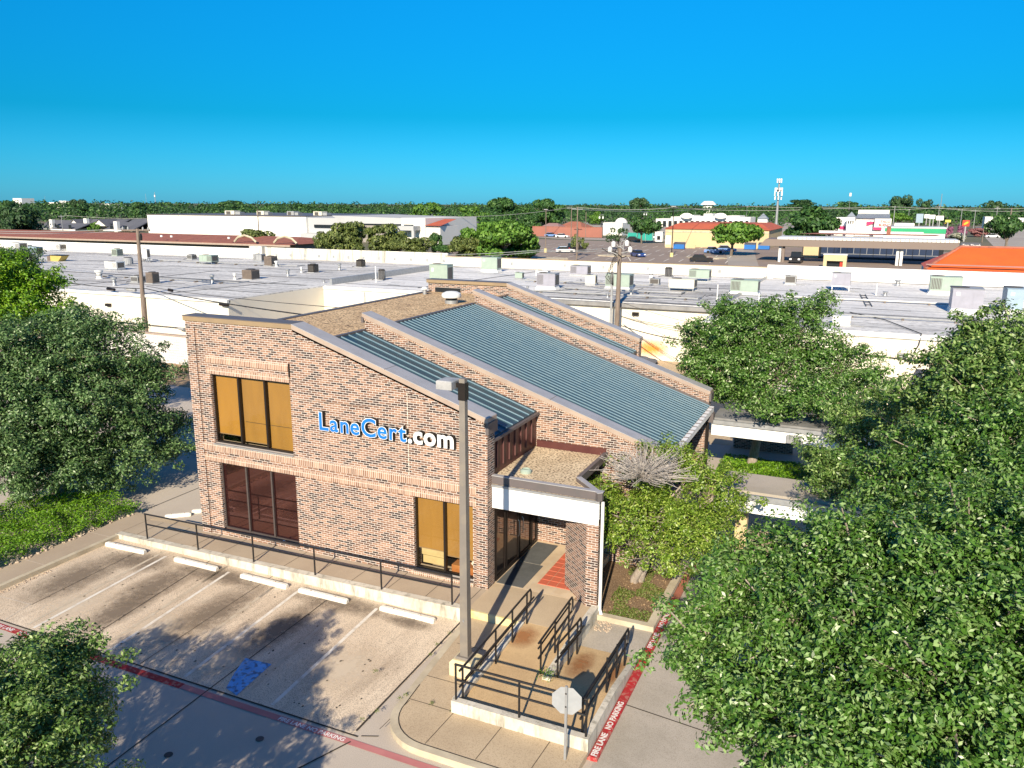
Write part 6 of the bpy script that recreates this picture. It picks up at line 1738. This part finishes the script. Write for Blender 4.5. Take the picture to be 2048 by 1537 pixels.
tower(1702, 330, 424, 434, 0, 9, 'white tower with grey pyramid roof beside the white restaurant')
# white restaurant with red lettering
Y = 335
t = bld('restaurant', 'white restaurant with grey roof and red letters on the right', base=(X(1735, Y), Y, 0))
MB().box(X(1670, Y), X(1712, Y), Y + 2, Y + 18, 0, Zp(1690, 436, Y)).build('wing_wall', M['store_white'], t)
MB().box(X(1712, Y), X(1752, Y), Y + 1, Y + 18, 0, Zp(1730, 437, Y)).build('main_wall', M['store_white'], t)
MB().add([(X(1710, Y), Y, Zp(1730, 437, Y)), (X(1780, Y), Y, Zp(1730, 437, Y)), (X(1780, Y), Y + 10, Zp(1730, 430, Y) + .3), (X(1714, Y), Y + 10, Zp(1730, 430, Y) + .3)], [(0, 1, 2, 3)]).build('grey_roof', M['roof_blue_grey'], t)
MB().box(X(1714, Y), X(1778, Y), Y + 10.2, Y + 20, 0, Zp(1745, 421, Y)).build('upper_wall', M['store_white'], t)
MB().box(X(1716, Y), X(1776, Y), Y + 9.9, Y + 10.15, Zp(1745, 433, Y), Zp(1745, 428, Y)).build('dark_band', M['shingle'], t)
MB().box(X(1750, Y), X(1783, Y), Y - 3, Y + 10, 0, Zp(1765, 438, Y - 3)).build('sign_wall', M['store_white'], t)
MB().box(X(1680, Y), X(1692, Y), Y + 1.9, Y + 1.99, Zp(1686, 460, Y), Zp(1686, 453, Y)).build('awning', M['magenta'], t)
MB().prism([(X(1734, Y), Zp(1740, 444, Y)), (X(1749, Y), Zp(1740, 444, Y)), (X(1749, Y), Zp(1740, 447, Y)), (X(1734, Y), Zp(1740, 452, Y))], 'y', Y + .3, Y + .9).build('awning', M['magenta'], t)
MB().box(X(1748, Y), X(1765, Y), Y - 5, Y - 3.1, Zp(1756, 460, Y - 3), Zp(1756, 455, Y - 3)).build('awning', M['magenta'], t)
tx = MB()
sc = (X(1781, Y - 3) - X(1760, Y - 3))
for body, py in [('TACO', 446), ('BUENO', 453)]:
    place_text(tx, text_mb(body, sc * .34, .05, .03), (X(1761.5 if body == 'TACO' else 1758.5, Y - 3), Y - 3.06, Zp(1768, py, Y - 3)), (1, 0, 0), (0, 0, 1))
tx.build('lettering', M['sign_red'], t)
# green fascia strip building
Y = 285
t = bld('green_band_shop', 'flat roofed shop with a bright green fascia on the right', base=(X(1830, Y), Y, 0))
MB().box(X(1770, Y), X(1894, Y), Y + .2, Y + 15, 0, Zp(1830, 457, Y)).build('wall', M['store_white'], t)
MB().box(X(1772, Y), X(1895, Y), Y, Y + .19, Zp(1830, 467, Y), Zp(1830, 458, Y)).build('fascia', M['green_roof'], t)
MB().box(X(1770, Y), X(1896, Y), Y - .05, Y + 15, Zp(1830, 457, Y) + .004, Zp(1830, 455, Y)).build('parapet_cap', M['ac_white'], t)
# filling station style canopy and store
Y = 172
t = bld('brown_canopy', 'long brown edged fuel station canopy with white top on the right', 'canopy', (X(1720, Y), Y, 0))
zt, zb = Zp(1700, 482, Y), Zp(1700, 496, Y)
xa, xb = X(1522, Y), X(1925, Y)
MB().prism([(xa, zb), (xb, zb), (xb, zt), (xa + 1.2, zt)], 'y', Y, Y + 9).build('fascia', M['canopy_brown'], t)
MB().box(xa + 3.5, xb, Y - .1, Y + 9, zt + .01, zt + .45).build('roof_edge', M['ac_white'], t)
ed = MB()
for px in range(1580, 1925, 9): ed.box(X(px, Y), X(px, Y) + .12, Y - .13, Y - .105, zt, zt + .5)
ed.build('roof_edge_joint', M['coping_side'], t)
for px in (1562, 1569, 1800, 1808): MB().box(X(px, Y + 1), X(px, Y + 1) + .5, Y + 1, Y + 1.6, -.05, zb).build('column', M['canopy_brown' if px % 2 else 'ac_white'], t)
Y2_ = 190
t = bld('fuel_store', 'store with dark blue glass front and rust tile roof under the brown canopy', base=(X(1750, Y2_), Y2_, 0))
MB().box(X(1610, Y2_), X(1895, Y2_), Y2_, Y2_ + 16, 0, 4.0).build('wall', M['dark_window'], t)
MB().box(X(1612, Y2_), X(1643, Y2_), Y2_ - .3, Y2_ - .01, 0, 3.5).build('tan_panel', M['store_tan'], t)
for k in range(9):
    a, b = X(1648 + k * 26.5, Y2_), X(1648 + (k + 1) * 26.5 - 1.2, Y2_)
    f_ = MB().box(a, b, Y2_ - .2, Y2_ - .01, .2, 3.6).build('store_window', M['glass_blue'], t)
    MB().box(a, b, Y2_ - .27, Y2_ - .21, 1.0, 1.1).build('mullion', M['grey_pole'], f_)
    MB().box((a + b) / 2 - .05, (a + b) / 2 + .05, Y2_ - .27, Y2_ - .21, 1.12, 3.6).build('mullion', M['grey_pole'], f_)
zr = Zp(1750, 468, Y2_ + 8)
MB().add([(X(1600, Y2_), Y2_ - 1, 5.2), (X(1890, Y2_), Y2_ - 1, 5.2), (X(1875, Y2_ + 8), Y2_ + 8, zr), (X(1640, Y2_ + 8), Y2_ + 8, zr)], [(0, 1, 2, 3)]).build('tile_roof', M['tile_rust'], t)
MB().box(X(1640, Y2_ + 8), X(1850, Y2_ + 8), Y2_ + 8, Y2_ + 9, zr - .1, zr + .5).build('roof_edge', M['ac_white'], t)
MB().box(X(1776, Y2_), X(1784, Y2_), Y2_ - .5, Y2_ + 3, 5.3, 7.0).build('roof_panel', M['tile_red'], t)
Y = 160
t = bld('pay_kiosk', 'small cream kiosk in front of the dark blue glass store', 'kiosk', (X(1678, Y), Y, 0))
a, b = X(1654, Y), X(1701, Y)
zk = Zp(1678, 511, Y)
MB().box(a, b, Y, Y + 3, zk * .55, zk).build('header', M['sill_cream'], t)
MB().box(a, a + .6, Y, Y + 3, -.05, zk * .55 - .01).build('side_pier', M['sill_cream'], t); MB().box(b - .6, b, Y, Y + 3, -.05, zk * .55 - .01).build('side_pier', M['sill_cream'], t)
MB().box(a + .62, b - .62, Y + 1, Y + 2.8, -.05, zk * .5).build('window', M['dark_window'], t)
MB().box(a - .1, b + .1, Y - .1, Y + 3.1, zk + .01, zk + .15).build('roof_edge', M['ac_white'], t)
MB().box(X(1688, Y + .5), X(1694, Y + .5), Y + .5, Y + .9, 0, 1.2).build('red_cooler', M['sign_red'], t)
# shop sign by the orange roof
Y = 120
t = bld('shop_sign', 'dark sign with white script and red base behind the orange roof', 'sign', (X(1942, Y), Y, 0))
MB().box(X(1928, Y), X(1968, Y), Y, Y + .5, Zp(1945, 495, Y), Zp(1945, 486, Y)).build('panel', M['shingle'], t)
MB().box(X(1930, Y), X(1966, Y), Y, Y + .5, Zp(1945, 498, Y), Zp(1945, 495.2, Y)).build('base', M['sign_red'], t)
for px in (1932, 1962): MB().box(X(px, Y), X(px, Y) + .25, Y + .1, Y + .4, 0, Zp(1945, 498.2, Y)).build('leg', M['grey_pole'], t)
tx = MB(); place_text(tx, text_mb('Tom Thumb', (X(1968, Y) - X(1928, Y)) * .185, .02, .006, shear=.25), (X(1930, Y), Y - .03, Zp(1945, 493.5, Y)), (1, 0, 0), (0, 0, 1))
tx.build('lettering', M['white_text'], t)
# red and yellow pole sign, billboards
def board(px0, px1, py0, py1, Y, mat, label, legs=1, name='billboard'):
    t = bld(name, label, 'sign', (X((px0 + px1) / 2, Y), Y, 0))
    MB().box(X(px0, Y), X(px1, Y), Y, Y + .5, Zp(px0, py1, Y), Zp(px0, py0, Y)).build('panel', M[mat], t)
    for k in range(legs):
        xx = X(px0 + (px1 - px0) * (k + .5) / legs, Y)
        MB().box(xx - .2, xx + .2, Y + .1, Y + .4, 0, Zp(px0, py1, Y) - .01).build('leg', M['grey_pole'], t)
    return t
t = board(1926, 1940, 441, 453, 300, 'sign_red', 'square red sign with yellow leaf shape on a pole', name='pole_sign')
sg = MB(); c0 = (X(1933, 300), Zp(1933, 447, 300)); rr = X(1939, 300) - X(1933, 300)
sg.prism([(c0[0] + rr * (.95 * math.cos(a) * math.cos(.6) - .42 * math.sin(a) * math.sin(.6)), c0[1] + rr * (.95 * math.cos(a) * math.sin(.6) + .42 * math.sin(a) * math.cos(.6))) for a in np.linspace(0, 2 * math.pi, 16)[:-1]], 'y', 299.9, 299.98)
sg.build('yellow_emblem', M['sign_yellow'], t)
board(1848, 1858, 429, 437, 430, 'ac_white', 'white street sign board over the road, left of the two', 1)
board(1857, 1870, 430, 438, 420, 'ac_white', 'white street sign board over the road beside the green and white one', 2)
board(1872, 1887, 432, 441, 400, 'store_white', 'white board with a lime patch over the road', 1)
board(1832, 1846, 428, 446, 450, 'ac_blue', 'pale blue shop end on the distant street', 1, 'distant_shop')
board(1891, 1902, 440, 445, 380, 'sign_lime', 'lime yellow banner beside the distant street', 1)
# low white shops at far right and far hints
for px0, px1, py, Y, lab in [(1970, 2000, 434, 480, 'white low shop at the far right beyond the street'), (2005, 2048, 436, 470, 'white low shop at the right edge behind the spreading tree'), (1790, 1830, 447, 380, 'pale low building right of the white restaurant')]:
    t = bld('low_shop', lab, base=(X(px0, Y), Y, 0))
    MB().box(X(px0, Y), X(px1, Y), Y, Y + 10, 0, Zp(px0, py, Y)).build('wall', M['store_white'], t)
    MB().box(X(px0, Y), X(px1, Y), Y - .1, Y - .003, .3, 2.2).build('window', M['dark_window'], t)
for px0, px1, py, lab in [(31, 48, 397, 'white block of flats poking over the trees at the far left'), (100, 125, 405, 'white flat topped building over the trees on the left horizon'), (122, 136, 402, 'small white roof house over the trees on the left horizon'), (205, 238, 408, 'pale long roof over the trees on the left horizon')]:
    Y = 800; t = bld('distant_building', lab, base=(X(px0, Y), Y, 0))
    MB().box(X(px0, Y), X(px1, Y), Y, Y + 20, 0, Zp(px0, py, Y)).build('wall', M['store_white'], t)
    MB().box(X(px0 + (px1 - px0) * .5, Y), X(px0 + (px1 - px0) * .75, Y), Y - .3, Y - .01, Zp(px0, py + 6, Y), Zp(px0, py + 2, Y)).build('window', M['store_grey'], t)
t = bld('water_tank', 'white domed water tank just above the horizon trees', 'tank', (X(1415, 900), 900, 0))
MB().lathe(X(1415, 900), 900, [(6, 0), (6, 14), (9, Zp(1415, 410, 900)), (5, Zp(1415, 403, 900)), (1, Zp(1415, 402.5, 900))], 16).build('tank', M['store_white'], t)
# cell tower and masts
Y = 430
x = X(1553, Y)
t = bld('cell_tower', 'tall grey cell tower with white antenna panels above the horizon', 'tower', (x, Y, 0))
MB().tube([(x, Y, 0), (x, Y, Zp(1553, 360, Y))], .75, 10, .35).build('mast', M['grey_pole'], t)
for py, n_, rad in [(362, 6, 1.1), (380, 6, 1.7), (388, 6, 1.9), (396, 4, 1.5)]:
    z = Zp(1553, py, Y)
    for k in range(n_):
        a = 2 * math.pi * k / n_ + py
        MB().box(x + rad * math.cos(a) - .28, x + rad * math.cos(a) + .28, Y + rad * math.sin(a) - .2, Y + rad * math.sin(a) + .2, z - 1.0, z + 1.0).build('antenna', M['ac_white'], t)
    MB().lathe(x, Y, [(rad * .9, z - .1), (rad * .9, z + .1)], 10).build('platform', M['grey_pole'], t)
for px, py, Y, lab, w_ in [(314, 385, 900, 'thin mast with white drum on the left horizon', .5), (296, 388, 900, 'very thin mast left of the drum mast', .25), (1878, 388, 800, 'thin lattice mast on the right horizon', .4), (1696, 388, 800, 'thin pole with a white tip on the right horizon', .2), (95, 392, 900, 'hair thin mast on the far left horizon', .2)]:
    x = X(px, Y); t = bld('radio_mast', lab, 'mast', (x, Y, 0))
    MB().tube([(x, Y, 0), (x, Y, Zp(px, py, Y))], w_, 6, w_ * .6).build('mast', M['grey_pole'], t)
    if px in (314, 1696):
        z = Zp(px, py + (7 if px == 314 else 1), Y); MB().lathe(x, Y, [(1.1, z - 1.8), (1.1, z + 1.2)], 10).build('drum', M['ac_white'], t)
# light poles and utility poles
PGR = 'distant poles'
for k, (px, by, ty, rp, lab, arm) in enumerate([
    (1091, 505, 420, .12, 'dark slim light pole at the left edge of the brown lot', 0), (1153, 520, 414, .16, 'tall wooden pole in the middle of the brown lot', 1.2), (1142, 478, 414, .16, 'pale pole left of the tall wooden pole', 1.5),
    (1171, 475, 424, .14, 'pale pole right of the tall wooden pole', 0), (1202, 468, 428, .14, 'short pole with transformer drums near the domed building', 1.0), (1343, 514, 414, .12, 'dark light pole with yellow base by the tan store', 0),
    (1290, 450, 424, .16, 'pole with transformer drums above the round oak', 1.0), (1390, 445, 416, .14, 'pole over the white arched shops', 1.2), (1492, 448, 412, .14, 'dark pole left of the white tower', 0),
    (1784, 470, 412, .18, 'pole at the right end of the white restaurant', 1.0), (1815, 452, 420, .14, 'pale street light right of the white restaurant', 0), (1874, 455, 412, .16, 'pole with crossarms over the distant street', 2.0),
    (1918, 470, 418, .14, 'white pole left of the square red sign', 1.6), (1945, 470, 420, .14, 'white pole right of the square red sign', 1.6), (1988, 470, 415, .14, 'street light with curved arm at the right', 1.0),
    (2012, 500, 416, .22, 'thick tan wooden pole at the right edge', 0), (1964, 485, 450, .15, 'pale short post beyond the brown canopy', 0), (128, 480, 430, .14, 'pale pole in front of the grey roofed houses', 1.4),
    (520, 500, 420, .16, 'thin brown pole in front of the olive tree and the box store', 0), (865, 480, 428, .12, 'thin dark pole at the white storefront block', 0), (1680, 425, 414, .1, 'short pole above the horizon right of the round tree', 0)]):
    P = G(px, by, 0); z = Zp(px, ty, P[1])
    t = thing('street_pole', lab, 'pole', (P[0], P[1], 0), PGR)
    MB().tube([(P[0], P[1], 0), (P[0], P[1], z)], rp, 7, rp * .7).build('shaft', M['wood_pole' if 'wood' in lab or 'brown' in lab else 'grey_pole' if 'pale' in lab or 'white' in lab or 'street' in lab else 'dark_frame'], t)
    if arm: MB().box(P[0] - arm, P[0] + arm, P[1] - .08, P[1] + .08, z - .55, z - .4).build('crossarm', M['grey_pole'], t)
    if 'drum' in lab:
        for s_ in (-1, 1): MB().lathe(P[0] + s_ * .7, P[1] - .2, [(.32, z - 1.9), (.35, z - 1.2), (.2, z - 1.0)], 8).build('transformer', M['ac_white'], t)
    if 'yellow base' in lab or 'left edge' in lab: MB().lathe(P[0], P[1], [(.4, -.02), (.4, .9)], 10).build('base', M['yellow_curb'], t)
    if 'light' in lab: MB().box(P[0] - .5, P[0] + .5, P[1] - .2, P[1] + .2, z, z + .15).build('lamp_head', M['lamp_grey'], t)
wire('power_line', 'long pale cable over the bright trees to the pale lot pole', [tuple(WY(870, 434, 210)), tuple(WY(1142, 415, 267))], .06, 'cable_pale', 1.0)
wire('power_line', 'pale cable from the tall wooden pole to the light pole by the tan store', [tuple(WY(1153, 415, 170)), tuple(WY(1343, 416, 190)), tuple(WY(1492, 413, 290)), tuple(WY(1784, 414, 330)), tuple(WY(2060, 417, 360))], .06, 'cable_pale', .5)
wire('power_line', 'lower pale cable over the white arched shops', [tuple(WY(1153, 419, 170)), tuple(WY(1390, 419, 380)), tuple(WY(1680, 417, 400)), tuple(WY(1874, 416, 420)), tuple(WY(2060, 422, 430))], .07, 'cable_pale', .8)
wire('power_line', 'pale cable in front of the grey roofed houses', [tuple(WY(128, 431, 190)), tuple(WY(300, 437, 200))], .05, 'cable_pale', .4)
# cars, dumpsters
def car(px, py, L, mat, label, rot=0.0, kind='car', P=None):
    P = G(px, py, -.03) if P is None else P
    t = thing('suv' if kind == 'suv' else 'pickup_truck' if kind == 'pickup' else 'parked_car', label, 'car', (P[0], P[1], -.03), 'parked cars in the distance')
    W_ = L * .21; h1 = L * (.2 if kind == 'car' else .24); h2 = L * (.315 if kind == 'car' else .40)
    bm_ = MB().prism([(-L / 2, .25), (L / 2, .25), (L / 2, h1 * .85), (L * .3, h1), (-L * .42, h1), (-L / 2, h1 * .9)], 'y', -W_, W_)
    b_ = bm_.build('body', M[mat]); b_.parent = t
    top = [(-L * .40, h1), (L * .2, h1), (L * .06, h2), (-L * (.30 if kind == 'car' else .38), h2)] if kind != 'pickup' else [(-L * .05, h1), (L * .25, h1), (L * .14, h2), (-L * .03, h2)]
    c = MB().prism(top, 'y', -W_ * .86, W_ * .86).build('cabin_glass', M['dark_window']); c.parent = t
    rfm = MB().prism([(top[2][0] + .05, h2 + .002), (top[2][0] + .05, h2 + .06), (top[3][0] - .05, h2 + .06), (top[3][0] - .05, h2 + .002)], 'y', -W_ * .84, W_ * .84).build('roof', M[mat]); rfm.parent = t
    for sx in (-.3, .31):
        for sy in (-1, 1):
            wmb = MB(); wmb.tube([(sx * L, sy * W_ * .82, .34), (sx * L, sy * W_ * 1.02, .34)], .34, 12)
            q = wmb.build('wheel', M['tyre']); q.parent = t
    for sy in (-.7, .7):
        q = MB().box(L / 2 - .01, L / 2 + .03, sy * W_ - .2, sy * W_ + .2, h1 * .55, h1 * .8).build('headlight', M['white_paint']); q.parent = t
        q = MB().box(-L / 2 - .03, -L / 2 + .01, sy * W_ - .18, sy * W_ + .18, h1 * .6, h1 * .85).build('tail_light', M['sign_red']); q.parent = t
    t.rotation_euler = (0, 0, rot)
    return t
car(1130, 506, 4.6, 'car_white', 'white sedan parked in the brown lot', 0.5)
car(1152, 503, 4.8, 'car_black', 'black sport utility vehicle next to the white sedan', 0.9, 'suv')
car(1276, 514, 4.5, 'car_blue', 'dark blue sedan parked alone near the back parapet', -.9)
car(1428, 507, 4.8, 'car_sky', 'light blue car in the shade of the umbrella shaped oak', .2)
car(1452, 504, 4.8, 'car_sky', 'second light blue car behind the trunk of the umbrella oak', .3)
car(1403, 524, 4.7, 'car_black', 'dark moving car on the lane behind the back parapet', .1)
car(1592, 526, 5.4, 'car_black', 'dark pickup truck facing the camera left of the tan panel', -1.6, 'pickup')
car(1312, 478, 4.7, 'car_white', 'white car beside the white hut by the tan store', .1)
car(1180, 474, 4.6, 'car_sky', 'bright blue car in front of the brick fence', 0)
car(1103, 474, 4.6, 'car_sky', 'blue car at the left end of the brick fence', 0)
car(1125, 476, 4.6, 'car_white', 'white car along the brick fence', 0)
car(1268, 483, 4.7, 'car_black', 'black car under the round oak', .1)
car(1897, 449, 4.8, 'car_yellow', 'yellow vehicle on the distant street', .2)
car(1905, 476, 4.7, 'car_white', 'white car roof behind the brown canopy end', 0)
car(1985, 476, 4.7, 'car_white', 'white car beyond the end of the brown canopy', 0)
for px, py, lab in [(1357, 499, 'blue dumpster beside the light pole by the tan store'), (1499, 500, 'blue dumpster with dark lid right of the umbrella oak'), (1527, 500, 'blue dumpster at the tip of the brown canopy')]:
    P = G(px, py, 0); t = thing('dumpster', lab, 'dumpster', (P[0], P[1], 0), 'blue dumpsters')
    MB().prism([(P[1], .1), (P[1] + 1.6, .1), (P[1] + 1.6, 1.7), (P[1] - .15, 1.3)], 'x', P[0] - 1.4, P[0] + 1.4).build('bin', M['dumpster_blue'], t)
    MB().prism([(P[1] - .2, 1.31), (P[1] + 1.65, 1.72), (P[1] + 1.65, 1.8), (P[1] - .2, 1.39)], 'x', P[0] - 1.45, P[0] + 1.45).build('lid', M['shingle'], t)
t = thing('hut', 'small white hut beside the tan store', 'hut', G(1317, 484, 0))
P = G(1317, 484, 0)
MB().box(P[0] - 1.2, P[0] + 1.2, P[1], P[1] + 2, 0, 3).build('wall', M['store_white'], t)
MB().box(P[0] - .5, P[0] + .5, P[1] - .06, P[1] - .003, .6, 1.8).build('window', M['dark_window'], t)
MB().box(P[0] - 1.35, P[0] + 1.35, P[1] - .1, P[1] + 2.1, 3.003, 3.15).build('roof', M['ac_white'], t)
# blue tarp and heap behind the fourth parapet, left street lamp
t = thing('scrap_heap', 'heap of dark scrap with a bright blue tarp behind the rear parapet', 'scrap', (-14.2, 53.5, 0))
MB().ball((-14.5, 54, .4), 1.4, .8, .6, 9, 6, .25).build('heap', M['shingle'], t)
MB().ball((-14.2, 53.2, .55), 1.0, .6, .3, 8, 5, .2).build('tarp', M['dumpster_blue'], t)
t = thing('lamp_post', 'short white lamp post at the left edge in the leafy ground cover', 'lamp post', (-27.7, 16.8, 0))
MB().tube([(-27.7, 16.8, 0), (-27.7, 16.8, 1.7)], .09, 8).build('post', M['white_paint'], t)
MB().lathe(-27.7, 16.8, [(.12, 1.71), (.22, 1.95), (.2, 2.1), (.06, 2.2)], 12).build('lamp', M['white_paint'], t)
